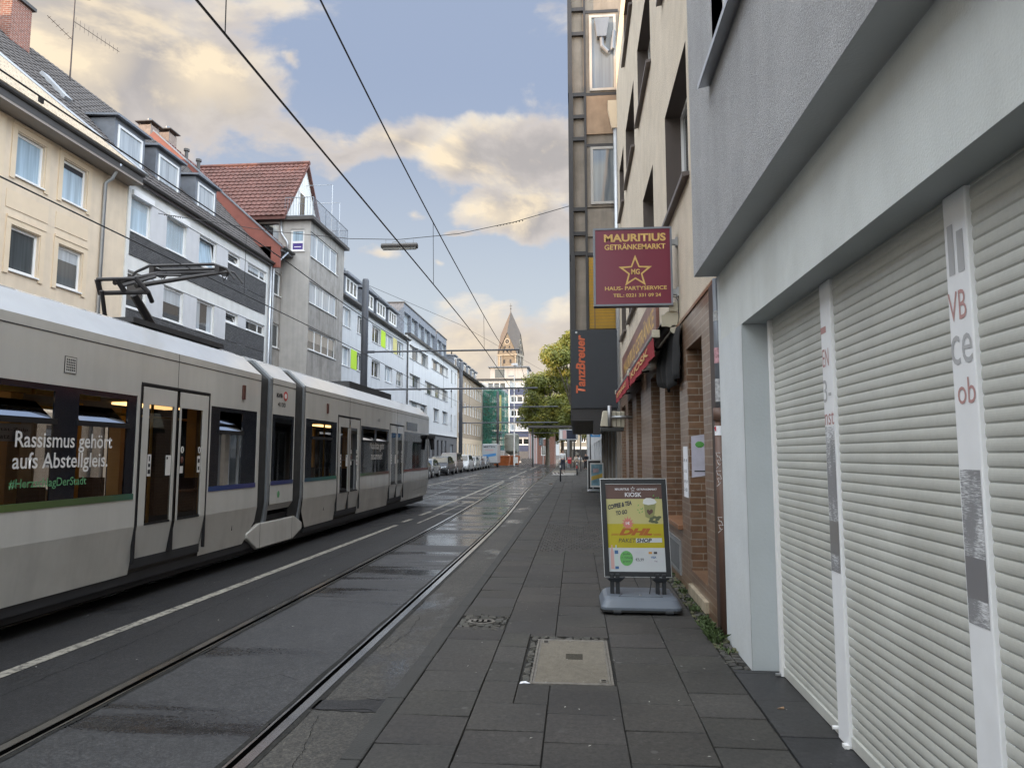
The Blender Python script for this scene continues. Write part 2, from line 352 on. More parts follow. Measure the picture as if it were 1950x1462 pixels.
# one sheet of ground to the horizon, below everything
MB().poly([(-900,-300,-.09),(900,-300,-.09),(900,1500,-.09),(-900,1500,-.09)]).build('ground','asphalt_far',kind='structure')
G2=.7175
def toff(o,t=0): return lambda y: cc(y)-3.8*t+o
ZR=-.03
rr=MB()
ribbon(rr,lambda y:-13.2,toff(-G2-.065,1),ZR); ribbon(rr,toff(-G2+.06,1),toff(G2-.06,1),ZR); ribbon(rr,toff(G2+.065,1),toff(-G2-.065),ZR)
rr.build('road','asphalt',kind='structure')
ribbon(MB(),toff(-G2+.06),toff(G2-.06),ZR).build('track_bed','asphalt_track',kind='structure')
ribbon(MB(),toff(G2+.065),lambda y:KX-.14,ZR).build('road_edge','asphalt_patch',kind='structure')
for t in (0,1):
    h=MB(); g=MB(); k=MB()
    for s in (-1,1):
        ribbon(h,toff(s*(G2+.068),t),toff(s*G2,t),ZR+.007)
        ribbon(h,toff(s*(G2-.045),t),toff(s*(G2-.062),t),ZR+.004)
        ribbon(g,toff(s*G2,t),toff(s*(G2-.045),t),ZR-.035)
        for o in (G2,G2-.045):
            ys=YS
            for a,b in zip(ys,ys[1:]): g.poly([(toff(s*o,t)(a),a,ZR+.003),(toff(s*o,t)(b),b,ZR+.003),(toff(s*o,t)(b),b,ZR-.035),(toff(s*o,t)(a),a,ZR-.035)])
    for s in (-1,1):
        for o,wd in ((G2+.105,.06),(G2-.10,-.05)):
            ys=[-12+.25*i for i in range(160)]
            prev=None
            for y in ys:
                j=mnoise.noise((y*1.7,s*3+o*9,t))*.018; j2=mnoise.noise((y*2.3,s*5+o*7,t+4))*.018
                a=k.pt(cc(y)-3.8*t+s*(o-wd/2)+j,y,ZR+.004); b=k.pt(cc(y)-3.8*t+s*(o+wd/2*.2)+j2,y,ZR+.004)
                if prev: k.face((prev[0],prev[1],b,a))
                prev=(a,b)
    h.build('tram_rail','rail_steel',kind='structure'); g.build('rail_groove','rail_groove',kind='structure'); k.build('rail_joint','paving_joint',kind='structure')
# painted lines, worn
def linemat():
    m,n,l,b=nt('road_paint'); v=mapping(n,l); f=noise(n,l,14,6,v,.75); g=noise(n,l,2,5,v)
    c=ramp(n,l,f,[(.38,(.07,.066,.06)),(.54,(.36,.335,.285))]); l.new(mixc(n,l,1.0,c,ramp(n,l,g,[(.3,(.8,.8,.8)),(.7,(1.1,1.1,1.1))]),'MULTIPLY'),b.inputs['Base Color']); b.inputs['Roughness'].default_value=.6; M['road_paint']=m
linemat()
pl=MB(); zl=ZR+.005
def ln(x0,x1,w,y0,y1): 
    n=max(1,int((y1-y0)/3))
    for i in range(n):
        a=y0+(y1-y0)*i/n; b=y0+(y1-y0)*(i+1)/n; f=lambda y: x0+(x1-x0)*(y-y0)/(y1-y0)
        pl.poly([(f(a)-w/2,a,zl),(f(a)+w/2,a,zl),(f(b)+w/2,b,zl),(f(b)-w/2,b,zl)])
ln(-4.6,-4.36,.12,-8,17.0)
for a,b in ((17.8,18.6),(19.8,21.2)): ln(-4.4,-4.36,.12,a,b)
ln(-4.42,-4.72,.13,21.8,46); ln(-4.75,-5.2,.12,50,75); ln(-5.2,-5.8,.12,80,120)
ln(-3.95,-3.9,.06,17.5,26); ln(-4.05,-4.5,.08,30,44)
ln(-7.9,-8.0,.12,-8,24); ln(-8.0,-8.4,.12,27,60)
ln(-9.9,-9.9,.08,40,41)
pl.build('road_marking','road_paint',kind='structure')
# tar filled strip and cracks in the worn edge of the road
tp=MB(); zt=ZR+.004
def wob(y,x,k=.05,s=3.0): return mnoise.noise((x*s,y*s,2.3))*k+mnoise.noise((x*s*5,y*s*5,7.1))*k*.35
xs=[-1.80+.47*i/40 for i in range(41)]
for a,b in zip(xs,xs[1:]): tp.poly([(a,4.80+wob(1,a),zt),(b,4.80+wob(1,b),zt),(b,5.0+wob(3,b,.07),zt),(a,5.0+wob(3,a,.07),zt)])
tp.build('tar_patch','asphalt',kind='structure')
ck=MB()
def crack(pts,w):
    P=[]
    for (xa,ya),(xb,yb) in zip(pts,pts[1:]):
        n=max(2,int(math.hypot(xb-xa,yb-ya)/.03))
        for i in range(n): t=i/n; x=xa+(xb-xa)*t; y=ya+(yb-ya)*t; P.append((x+wob(y,x,.03,6),y+wob(x,y,.03,6)))
    for i,(p,q) in enumerate(zip(P,P[1:])):
        d=Vector((q[0]-p[0],q[1]-p[1],0)); d.normalize(); s=(-d.y,d.x); w1=w*(.5+abs(mnoise.noise((i*.6,w*90,1)))*1.6); w2=w*(.5+abs(mnoise.noise(((i+1)*.6,w*90,1)))*1.6)
        ck.poly([(p[0]-s[0]*w1,p[1]-s[1]*w1,zt+.0015),(q[0]-s[0]*w2,q[1]-s[1]*w2,zt+.0015),(q[0]+s[0]*w2,q[1]+s[1]*w2,zt+.0015),(p[0]+s[0]*w1,p[1]+s[1]*w1,zt+.0015)])
crack([(-1.78,4.80),(-1.6,4.78),(-1.45,4.82),(-1.34,4.79)],.003); crack([(-1.74,5.02),(-1.55,5.05),(-1.34,5.0)],.002); crack([(-1.7,6.3),(-1.62,6.9),(-1.66,7.6)],.002); crack([(-1.5,3.6),(-1.62,4.2),(-1.7,4.7)],.0016)
crack([(-4.1,4.2),(-4.05,6.5),(-4.12,9.5),(-4.0,13)],.002); crack([(-2.6,5.2),(-2.3,5.5),(-2.1,5.35)],.0015); crack([(-3.1,8.2),(-2.5,8.3),(-2.0,8.1)],.002)
ck.build('road_crack','rail_groove',kind='structure')
# kerb
kb=MB(); y=-8.0
while y<150:
    L=1.0; kb.box(KX-.13,KX,y+.006,y+L-.006,-.1,.0); y+=L
kb.build('kerb','kerb_stone',kind='structure',bevel=.012)
# pavement of separate slabs
MB().poly([(KX+.002,-8,-.016),(1.72,-8,-.016),(1.72,160,-.016),(KX+.002,160,-.016)]).build('pavement_bed','paving_joint',kind='structure')
def slabs(name,mname,cells,gap=.002,tilt=.003,bev=.003):
    me=bpy.data.meshes.new(name); vs=[];fs=[];tn=[]
    for (x0,x1,y0,y1) in cells:
        t=rnd.uniform(.88,1.12); t=(t*rnd.uniform(.98,1.03),t,t*rnd.uniform(.96,1.02),1)
        g=gap+rnd.uniform(0,.003); a=rnd.uniform(-tilt,tilt); b=rnd.uniform(-tilt,tilt); c=rnd.uniform(-.0015,.0015)
        x0+=g;x1-=g;y0+=g;y1-=g; base=len(vs)
        for q,(ins,z) in enumerate(((0,-.02),(0,c-.004),(bev,c))):
            for (x,yy,sx,sy) in ((x0,y0,1,1),(x1,y0,-1,1),(x1,y1,-1,-1),(x0,y1,1,-1)):
                vs.append((x+sx*ins,yy+sy*ins,z+(a*sx+b*sy)*(q>0)))
        for q in range(2):
            for k in range(4):
                fs.append((base+q*4+k,base+q*4+(k+1)%4,base+q*4+4+(k+1)%4,base+q*4+4+k)); tn.append(t)
        fs.append((base+8,base+9,base+10,base+11)); tn.append(t)
    me.from_pydata(vs,[],fs); at=me.color_attributes.new('tone','FLOAT_COLOR','CORNER'); i=0
    for p,t in zip(me.polygons,tn):
        for _ in p.loop_indices: at.data[i].color=t; i+=1
    me.materials.append(M[mname]); o=bpy.data.objects.new(name,me); COL.objects.link(o); o['kind']='structure'; return o
COVER=(-.46,.27,5.38,6.72)
cols=[(-1.195,-.70,.0),(-.70,-.205,.26),(-.205,.285,.10),(.285,.775,.33),(.775,1.20,.12)]
cells=[];pav=[]
for ci,(a,b,o) in enumerate(cols):
    y=-8+o
    while y<120:
        L=.47 if y<60 else .47
        y1=y+L; m=(y+y1)/2
        if not(12.6<m<17.2 and a>-.8):
            if b>COVER[0]+.02 and a<COVER[1]-.02 and y1>COVER[2] and y<COVER[3]: 
                if a<COVER[0]-.1:
                    cells.append((a,COVER[0]+.02,y,y1))
                    if y<COVER[2]-.02: cells.append((COVER[0]+.02,b,y,COVER[2]-.004))
                    if y1>COVER[3]+.02: cells.append((COVER[0]+.02,b,COVER[3]+.01,y1))
                elif y<COVER[2]-.02: cells.append((a,b,y,COVER[2]-.004))
                elif y1>COVER[3]+.02: cells.append((a,b,COVER[3]+.01,y1))
            elif ci==0 and 6.9<m<7.55: pass
            else: cells.append((a,b,y,y1))
        y=y1
y=12.4
row=0
while y<17.4:
    x=-.70-(row%2)*.05
    while x<1.19: pav.append((max(x,-.70),min(x+.10,1.2),y,y+.2)); x+=.10
    y+=.2; row+=1
slabs('pavement','slab',cells); slabs('paver_field','paver',pav,.003,.002,.003)
# smooth darker slabs in front of the shutters
th=[];y=-6
while y<5.8: th.append((1.205,1.62,y,min(y+.62,5.86))); y+=.62
slabs('shop_threshold','slab_dark',th,.003,.002)
# small setts: beside the white pier and round the cap, strip along the brown wall
st=[]
def setts(x0,x1,y0,y1,s=.085):
    y=y0
    while y<y1:
        x=x0+rnd.uniform(-.02,.02)
        while x<x1: st.append((max(x,x0),min(x+s*rnd.uniform(.8,1.2),x1),y,min(y+s*rnd.uniform(.95,1.02),y1))); x+=s*rnd.uniform(.95,1.1)
        y+=s
setts(1.205,1.36,5.88,22)
setts(-1.19,-.705,6.93,7.56)
setts(COVER[0]+.03,COVER[0]+.11,COVER[2],COVER[3],.075); setts(COVER[0]+.03,COVER[1]-.02,COVER[3]-.09,COVER[3]-.01,.075)
slabs('sett_paving','sett',st,.006,.008,.008)
# far pavement on the left
MB().box(-15.6,-12.9,-14,150,-.1,.06).build('far_pavement','slab_dark',kind='structure') if False else None
lp=[]
for a,b in ((-15.5,-14.6),(-14.6,-13.7),(-13.7,-12.95)):
    y=-12
    while y<130: lp.append((a,b,y,y+1.2)); y+=1.2
o=slabs('far_pavement','slab',lp); o.location.z=.07
MB().box(-13.2,-12.95,-12,140,-.1,.065).build('far_kerb','kerb_stone',kind='structure')
# utility cover with concrete infill
cv=thing('utility_cover','square concrete filled utility cover set in the pavement slabs','cover',(-.04,6.0,0))
x0,x1,y0,y1=COVER[0]+.13,COVER[1]-.035,COVER[2]+.03,COVER[3]-.12
MB().box(x0,x1,y0,y1,-.015,.001).build('infill','concrete_cover',cv)
f=MB()
for a,b,c,d in ((x0-.03,x0-.012,y0-.03,y1+.03),(x1+.012,x1+.03,y0-.03,y1+.03),(x0-.012,x1+.012,y0-.03,y0-.012),(x0-.012,x1+.012,y1+.012,y1+.03)): f.box(a,b,c,d,-.02,.004)
for a,b,c,d in ((x0-.009,x0+.006,y0-.009,y1+.009),(x1-.006,x1+.009,y0-.009,y1+.009),(x0+.006,x1-.006,y0-.009,y0+.006),(x0+.006,x1-.006,y1-.006,y1+.009)): f.box(a,b,c,d,-.02,.003)
f.build('frame','cast_iron',cv,bevel=.002)
g=MB()
for i in range(6): g.box(-.10,.04,6.02+i*.028,6.032+i*.028,0,.0025)
g.build('vent_slot','rail_groove',cv)
for a_ in ((x0+.015,x0+.075,y1-.10,y1-.015,0,.004),(x1-.075,x1-.015,y0+.015,y0+.10,0,.004)): MB().box(*a_).build('lifting_plate','cast_iron',cv)
g=MB()
for (a,b) in ((x0+.045,y1-.04),(x0+.045,y1-.075),(x1-.045,y0+.04),(x1-.045,y0+.075)): g.box(a-.018,a+.018,b-.009,b+.009,.003,.005)
g.build('lifting_hole','rail_groove',cv)
vc=thing('valve_cap','small oval cast iron valve cap among setts near the kerb','cover',(-.97,7.25,0))
MB().loft([[(-.97+.14*math.cos(t),7.26+.10*math.sin(t),z) for t in [k*math.pi/12 for k in range(24)]] for z in (-.01,.006)]).build('rim','cast_iron',vc)
MB().loft([[(-.97+.105*math.cos(t),7.26+.068*math.sin(t),z) for t in [k*math.pi/12 for k in range(24)]] for z in (-.01,.009)]).build('lid','rail_groove',vc)
w=MB()
for i in range(3): w.box(-1.05+i*.055,-1.02+i*.055,7.225,7.295,.008,.012)
w.build('raised_mark','cast_iron',vc)
# litter and weeds
def lit(name,lab,x,y,pts,m,cat='litter'):
    mb=MB(); mb.poly([(x+a,y+b,.004+c) for a,b,c in pts]); mb.poly([(x+a,y+b,.002+c*.3) for a,b,c in pts]); tag(mb.build(name,m,norm=False),lab,cat)
mat('paper',(.75,.76,.8),.8)
lit('crumpled_paper','white crumpled paper scrap beside the near left corner of the concrete utility cover',-.40,5.36,[(-.03,-.006,.0),(.0,-.01,.008),(.035,0,.003),(.05,.012,.0),(.012,.018,.012),(-.02,.015,.009)],'paper')
mat('leaf_dry',(.30,.19,.11),.8); mat('leaf_pale',(.42,.36,.22),.8)
lit('dry_leaf','brown dry leaf lying on the dark threshold slabs by the shutters',1.33,5.0,[(-.02,0,0),(0,-.012,.008),(.03,-.004,.004),(.03,.012,.01),(0,.014,.002)],'leaf_dry','leaf')
mat('speck',(.32,.31,.28),.8); bits=MB()
for i in range(170):
    x=rnd.uniform(-1.1,1.5); y=3.2+rnd.random()**2*16; s=rnd.uniform(.003,.010); a=rnd.random()*6
    if x>1.3 and y>5.8: continue
    bits.poly([(x+s*1.6*math.cos(a),y+s*1.6*math.sin(a),.004),(x-s*.6*math.sin(a),y+s*.6*math.cos(a),.006),(x-s*1.6*math.cos(a),y-s*1.6*math.sin(a),.004),(x+s*.6*math.sin(a),y-s*.6*math.cos(a),.005)])
for i in range(60):
    x=rnd.uniform(-7,-1.3); y=4+rnd.random()**1.5*14; s=rnd.uniform(.004,.012); a=rnd.random()*6
    bits.poly([(x+s*1.6*math.cos(a),y+s*1.6*math.sin(a),ZR+.010),(x-s*.6*math.sin(a),y+s*.6*math.cos(a),ZR+.013),(x-s*1.6*math.cos(a),y-s*1.6*math.sin(a),ZR+.010),(x+s*.6*math.sin(a),y-s*.6*math.cos(a),ZR+.011)])
o=bits.build('ground_litter','speck',kind='stuff',norm=False); tag(o,'tiny pale specks of litter scattered over pavement and road','litter')
mat('weed_green',(.055,.085,.026),.7,var=.35,scale=20); mat('moss',(.085,.085,.045),.95,var=.3,scale=20)
wd=MB()
def tuft(x,y,n,h):
    for i in range(n):
        a=rnd.random()*6.28; r=rnd.random()*.09; px,py=x+r*math.cos(a)*.7,y+r*math.sin(a)*1.6; b=rnd.random()*6.28; L=h*rnd.uniform(.4,1); wv=.006+.006*rnd.random()
        lean=rnd.uniform(.3,1.0)*L; q=(px+lean*math.cos(b),py+lean*math.sin(b),L*.75); mdl=(px+lean*.45*math.cos(b),py+lean*.45*math.sin(b),L*.6); s=(-math.sin(b)*wv,math.cos(b)*wv)
        wd.poly([(px-s[0]*.4,py-s[1]*.4,0),(px+s[0]*.4,py+s[1]*.4,0),(mdl[0]+s[0],mdl[1]+s[1],mdl[2]),q,(mdl[0]-s[0],mdl[1]-s[1],mdl[2])])
for (x,y,n,h) in ((1.24,6.75,130,.13),(1.25,7.15,110,.10),(1.28,7.5,60,.07),(1.27,8.0,70,.07),(1.30,8.5,40,.05),(1.30,9.0,50,.06),(1.31,9.6,40,.05),(1.31,10.3,60,.05),(1.31,11.2,40,.05),(1.3,12.2,40,.05),(1.27,6.4,25,.05)): tuft(x,y,n,h)
tag(wd.build('weeds','weed_green',kind='stuff',norm=False),'green weeds growing along the foot of the brown wall','weeds')
ms=MB()
for i in range(260):
    x=rnd.uniform(1.2,1.37); y=rnd.uniform(6.3,13); s=rnd.uniform(.01,.03); ms.ball((x,y,.0),s,s*1.4,s*.45,6,3)
tag(ms.build('moss','moss',kind='stuff'),'moss in the joints of the setts along the wall','moss')
# ------------------------------------------------------------------ right side: grey house with shutters
gb=thing('grey_house','grey rendered house with jutting upper floor above three closed roller shutters','building',(1.37,6.8,0))
T=Tright(1.37)
OP=(1.0,5.88,-.02,2.75)
MB(T).wall(-6,6.8,-.02,3.385,[OP],0).build('wall','lintel_paint',gb)
# pier is its own whiter paint up to the lintel
MB(T).wall(5.882,6.802,-.02,2.748,[],0,.003).box(6.70,6.802,2.75,3.383,0,.003).build('pier','pier_white',gb)
r=MB(T)
r.poly([(5.88,-.02,0),(5.88,2.75,0),(5.88,2.75,-.22),(5.88,-.02,-.22)]); r.poly([(1,2.75,0),(5.88,2.75,0),(5.88,2.75,-.22),(1,2.75,-.22)]); r.poly([(1.0,-.02,0),(1.0,2.75,0),(1.0,2.75,-.22),(1.0,-.02,-.22)])
r.build('reveal','reveal_paint',gb)
u=MB(Tright(1.15)); UW=(4.0,5.62,4.86,6.6)
u.wall(-6,6.805,3.385,12.6,[UW],.16); u.poly([(6.805,3.385,0),(6.805,12.6,0),(6.805,12.6,-9),(6.805,3.385,-9)]); u.poly([(-6,3.385,0),(-6,12.6,0),(-6,12.6,-9),(-6,3.385,-9)]); u.poly([(-6,12.6,.0),(6.805,12.6,.0),(6.805,12.6,-9),(-6,12.6,-9)])
u.build('upper_wall','stucco_grey',gb)
MB(T).poly([(-6,3.386,.22),(6.805,3.386,.22),(6.805,3.386,0),(-6,3.386,0)]).build('soffit','soffit_grey',gb)
MB(T).poly([(6.80,0,0),(6.80,3.385,0),(6.80,3.385,-9),(6.80,0,-9)]).build('side_wall','stucco_grey',gb)
wn=MB(Tright(1.15)); wn.box(4.0,4.07,4.86,6.6,-.15,-.09).box(5.55,5.62,4.86,6.6,-.15,-.09).box(4.07,5.55,4.86,4.93,-.15,-.09)
wn=wn.build('window','pvc_white',gb); MB(Tright(1.15)).poly([(4.04,4.9,-.12),(5.58,4.9,-.12),(5.58,6.6,-.12),(4.04,6.6,-.12)]).build('pane','glass_blue',wn)
MB(Tright(1.15)).loft([[(3.9,4.84,-.1),(3.9,4.79,.1),(3.9,4.74,.1),(3.9,4.76,.085),(3.9,4.79,-.1)],[(5.80,4.84,-.1),(5.80,4.79,.1),(5.80,4.74,.1),(5.80,4.76,.085),(5.80,4.79,-.1)]]).build('sill','zinc_light',wn)
MB(Tright(1.15)).poly([(5.62,4.862,0),(5.62,6.6,0),(5.62,6.6,-.158),(5.62,4.862,-.158)]).build('window_reveal','pvc_white',wn)
# roller shutters: curved slats
def shutter(u0,u1):
    mb=MB(Tright(1.57)); p=.0555; z=.075; k=6
    while z<2.75:
        prev=None
        for i in range(k+1):
            t=i/k; w=.0048*math.sin(math.pi*min(1,t*1.02))**.7 if i else -.0025
            a=mb.pt(u0,min(z+p*t,2.752),w); b=mb.pt(u1,min(z+p*t,2.752),w)
            if prev: mb.face((prev[0],prev[1],b,a))
            prev=(a,b)
        z+=p
    o=mb.build('roller_shutter','shutter_slat',gb,norm=False)
    MB(Tright(1.57)).box(u0,u1,.005,.073,-.02,.012).build('bottom_bar','shutter_slat',o,bevel=.004)
for a,b in ((4.55,5.70),(3.03,4.375),(1.0,2.86)): shutter(a,b)
def guide(u0,u1,out=.024): return MB(Tright(1.57)).box(u0,u1,0.0,2.748,-.03,out)
guide(5.70,5.76,.03).build('guide_rail','pvc_white',gb,bevel=.005)
MB(Tright(1.57)).box(5.76,5.878,0,2.75,-.03,-.005).build('guide_backing','pvc_white',gb)
m,n,l,b=nt('glue_residue')          # scraped adhesive left on the posts
v=mapping(n,l,(30,25,260)); f=noise(n,l,1,4,v,.8); g=noise(n,l,6,3,mapping(n,l,(1,1,.5)))
t=n.new('ShaderNodeMath'); t.operation='ADD'; l.new(f,t.inputs[0]); l.new(g,t.inputs[1])
l.new(ramp(n,l,t.outputs[0],[(.84,(.68,.69,.71)),(1.02,(.24,.24,.25))]),b.inputs['Base Color']); b.inputs['Roughness'].default_value=.7; M['glue_residue']=m
plain('residue_dark',(.21,.205,.215),.3,spec=.8)
def post(u0,u1,z_res,marks):
    o=guide(u0,u1).build('shutter_post','post_white',gb,bevel=.006)
    T2=Tright(1.57)
    def patch(a,b,c,d,m,w): MB(T2).poly([(a,c,w),(b,c,w),(b,d,w),(a,d,w)]).build('glue_mark',m,o)
    e=.014
    patch(u0+e,u1-.012,z_res[0],z_res[1],'residue_dark',.0258); patch(u0+e,u1-.012,z_res[1],z_res[2],'glue_residue',.0254); patch(u0+e,u1-.012,z_res[0]-.10,z_res[0],'glue_residue',.0254)
    for s,z0,z1,ua,ub,m in marks:
        A=u0+(u1-u0)*ua; B=u0+(u1-u0)*ub
        if s=='|': patch(min(A,B),max(A,B),z0,z1,m,.0256)
        else: text(s,T2,A,B,z0,z1,.0258,m,o,bold=.0)
post(4.375,4.55,(1.08,1.28,1.85),[('|',2.43,2.47,.98,.45,'residue_red'),('EN',2.22,2.33,.90,.30,'residue_red'),('3-',2.0,2.14,.98,.2,'residue_grey'),('nst',1.86,1.94,.92,.05,'residue_red')])
post(2.86,3.03,(1.12,1.28,1.62),[('|',2.41,2.62,.84,.58,'residue_grey'),('|',2.41,2.58,.44,.16,'residue_grey'),('VB',2.22,2.34,.98,.2,'residue_red'),('ce',2.04,2.16,.97,.06,'residue_grey'),('ob',1.88,1.985,.80,.05,'residue_red')])
MB(Tright(1.57)).tube([(5.72,.012,.0),(5.72,.012,.07)],.012).build('stop_bolt','galv',gb)
MB(Tright(1.57)).tube([(4.57,.05,.0),(4.57,.05,.05)],.012).box(4.375,4.42,-.0,.02,.024,.05).build('stop_bolt','pvc_white',gb)
# ------------------------------------------------------------------ cream house with the drinks shop
XC=1.40; TC=Tright(XC)
cb=thing('cream_house','cream roughcast house with dark brown window recesses above a brown tiled shop front','building',(XC,7.0,0))
W=[(8.45,10.5,5.12,6.8),(12.2,14.05,5.1,6.8),(15.7,18.2,5.1,6.75),(12.2,14.7,8.75,10.4),(15.7,18.3,8.75,10.3),(8.0,10.5,8.75,10.4),(19.2,21.0,5.1,6.7),(19.2,21.0,8.75,10.3),(8.45,10.5,12.2,13.6),(12.2,14.7,12.2,13.6),(15.7,18.3,12.2,13.6)]
cw=MB(TC); cw.wall(6.81,21.9,3.36,14.6,W,.30); cw.shell(6.81,21.9,3.36,14.6,0,-9); cw.build('upper_wall','stucco_cream',cb)
for (a,b,c,d) in W:
    rv=MB(TC); e=.302
    for A,B in ((a+.003,a+.003),(b-.003,b-.003)): rv.poly([(A,c,0),(A,d,0),(A,d,-e),(A,c,-e)])
    rv.poly([(a,d-.003,0),(b,d-.003,0),(b,d-.003,-e),(a,d-.003,-e)])
    w_=window(cb,TC,a,b,c,d,d=.29,fw=.07,mull=(.5,),pane='glass_mid',frame='pvc_white',sill=False)
    rv.build('reveal','reveal_brown',w_)
    MB(TC).loft([[(a-.06,c+.01,-.28),(a-.06,c-.03,.09),(a-.06,c-.09,.09),(a-.06,c-.07,0)],[(b+.06,c+.01,-.28),(b+.06,c-.03,.09),(b+.06,c-.09,.09),(b+.06,c-.07,0)]]).build('sill','sill_brown',w_)
# ground floor, brown tiles: niche, shop window, door, further bays
HO=[(7.72,8.78,.30,2.97),(9.42,10.95,.74,3.05),(11.6,12.95,.05,3.05),(14.95,16.1,.6,3.05),(17.2,18.6,.05,3.05),(19.6,21.3,.6,3.05)]
g=MB(Tright(XC)); g.wall(6.94,21.9,-.02,3.36,HO,.42,.03)
for a,b,c,d in ((7.72,8.78,.30,2.97),): g.poly([(a,c,-.388),(b,c,-.388),(b,d,-.388),(a,d,-.388)])
g.poly([(6.94,-.02,.03),(6.94,3.36,.03),(6.94,3.36,-.2),(6.94,-.02,-.2)]); g.poly([(6.94,3.36,.03),(21.9,3.36,.03),(21.9,3.36,-.02),(6.94,3.36,-.02)])
g.build('shop_front','tile_brown',cb)
mat('sandstone',(.36,.30,.215),.85,var=.2,scale=8,dirt=.3); MB(TC).box(7.70,8.80,.02,.145,-.35,.075).build('niche_step','sandstone',cb,bevel=.01)
MB(TC).box(7.0,21.9,3.362,3.40,0,.045).build('ledge','clinker_sill',cb)
for (a,b,c,d) in HO[1:]:
    win=c>.3
    w_=window(cb,TC,a+.002,b-.002,c+.03,d-.002,d=.36,fw=.07,mull=(.5,) if b-a>1.4 else (),pane='glass_dark',frame='frame_dark',sill=False,name='shop_window' if win else 'shop_door')
    if win: MB(TC).box(a-.02,b+.02,c-.03,c+.03,-.38,.09).build('sill','clinker_sill',w_,bevel=.006)
    else: MB(TC).box(a+.45,a+.48,1.0,1.3,-.33,-.27).build('handle','alu',w_)
MB(TC).box(9.6,10.9,.10,.55,.02,.05).build('cellar_grille','galv',cb)
mat('cellar_mesh',(.12,.125,.13),.6); MB(TC).box(9.68,10.82,.16,.49,.045,.053).build('grille_panel','cellar_mesh',cb)
# notices
def sheet(name,lab,T,u0,u1,v0,v1,w,m,cat='notice',skew=0):
    mb=MB(T); mb.loft([[(u0,v0,w),(u1,v0+skew,w),(u1,v1+skew,w),(u0,v1,w)],[(u0,v0,w+.004),(u1,v0+skew,w+.004),(u1,v1+skew,w+.004),(u0,v1,w+.004)]]); return tag(mb.build(name,m),lab,cat)
mat('paper_mauve',(.52,.52,.62),.75,var=.1,scale=8); plain('print_green',(.1,.35,.08),.6); plain('print_dark',(.05,.05,.06),.6); plain('print_red',(.55,.03,.04),.5); mat('red_poster',(.4,.03,.035),.5,var=.3,scale=6)
TN=Tfront(8.775)
po=sheet('poster','pale mauve poster with a green leaf inside the tiled niche',Tfront(8.776),1.40,1.66,1.40,1.90,0,'paper_mauve','poster',.04)
MB(Tfront(8.776)).ball((1.50,1.80,.004),.055,.04,.003).build('leaf_print','print_green',po)
for i in range(4): MB(Tfront(8.776)).box(1.43,1.63,1.47+i*.055,1.485+i*.055,.004,.0055).build('print_line','print_dark',po) if i==0 else None
ps=sheet('price_sheet','long white price sheet fixed to the tiles beside the shop window',Tright(XC),8.86,9.20,1.15,1.78,.032,'paper','notice')
for i,z in enumerate((1.22,1.32,1.45,1.58)):
    text('0,99  1,49' if i%2 else '2 x 0,5 l',TC,9.17,8.9,z,z+.045,.0365,'print_dark',ps,bold=.01)
rp=sheet('red_poster','red advertising poster low in the shop window',Tright(XC),9.5,9.95,.86,1.40,-.325,'red_poster','poster')
for i in range(4): text(('ANGEBOT','1,99','KASTEN','0,79')[i],TC,9.9,9.55,1.29-i*.12,1.36-i*.12,-.32,'paper',rp,bold=.015)
# downpipes
dp=thing('brown_downpipe','brown painted downpipe with stickers and scrawled graffiti between tiles and white pier','downpipe',(1.30,6.88,0))
MB().tube([(1.372,6.87,.0),(1.372,6.87,2.05)],.052,12).build('lower_pipe','pipe_brown',dp,smooth=True)
MB().tube([(1.372,6.87,2.0),(1.372,6.87,2.12)],.064,12).build('collar','pipe_brown',dp,smooth=True)
MB().tube([(1.38,6.87,2.1),(1.38,6.87,3.38)],.045,12).build('upper_pipe','zinc',dp,smooth=True)
MB().box(1.352,1.40,6.945,7.17,0,3.36).build('backing_strip','pipe_dark',dp)
mat('sticker_grey',(.36,.36,.37),.7,var=.5,scale=30); mat('sticker_pink',(.45,.25,.28),.7,var=.5,scale=40)
for z0,z1,m in ((2.96,3.06,'sticker_grey'),(2.55,2.70,'sticker_pink'),(2.18,2.40,'sticker_grey'),(1.86,1.95,'paper')):
    MB().loft([[((1.38 if z0>2.1 else 1.372)+(.0465 if z0>2.1 else .0535)*math.cos(t),6.87+(.0465 if z0>2.1 else .0535)*math.sin(t),z) for t in [math.pi*(1.0+.08*k) for k in range(8)]] for z in (z0,z1)],cap=False,closed=False).build('sticker',m,dp,norm=False)
MB().tube([(1.322,6.84,1.90),(1.318,6.85,1.93),(1.322,6.84,1.945),(1.322,6.838,1.90)],.004,5).build('sticker_print','print_red',dp)
mat('graffiti',(.6,.58,.57),.7)
for z0 in (1.55,1.38,.95): 
    gr=MB()
    pts=[]
    for i in range(9): 
        t=math.pi*(1.12+.06*((i*5)%7)/1.0*.9); pts.append((1.372+.0545*math.cos(t),6.87+.0545*math.sin(t),z0+i*.018+.02*(i%2)))
    gr.tube(pts,.003,4); gr.build('graffiti','graffiti',dp)
wp=thing('white_downpipe','white downpipe with box hopper at the far edge of the cream house','downpipe',(1.33,21.7,0))
MB().tube([(1.36,21.95,2.5),(1.36,21.95,12.2)],.085,10).build('pipe','zinc_light',wp,smooth=True)
MB().loft([[(1.24,21.85,12.1),(1.48,21.85,12.1),(1.48,22.0,12.1),(1.24,22.0,12.1)],[(1.12,21.8,12.7),(1.55,21.8,12.7),(1.55,22.0,12.7),(1.12,22.0,12.7)],[(1.12,21.8,13.0),(1.55,21.8,13.0),(1.55,22.0,13.0),(1.12,22.0,13.0)]]).build('hopper','plaster_beige_light',wp)
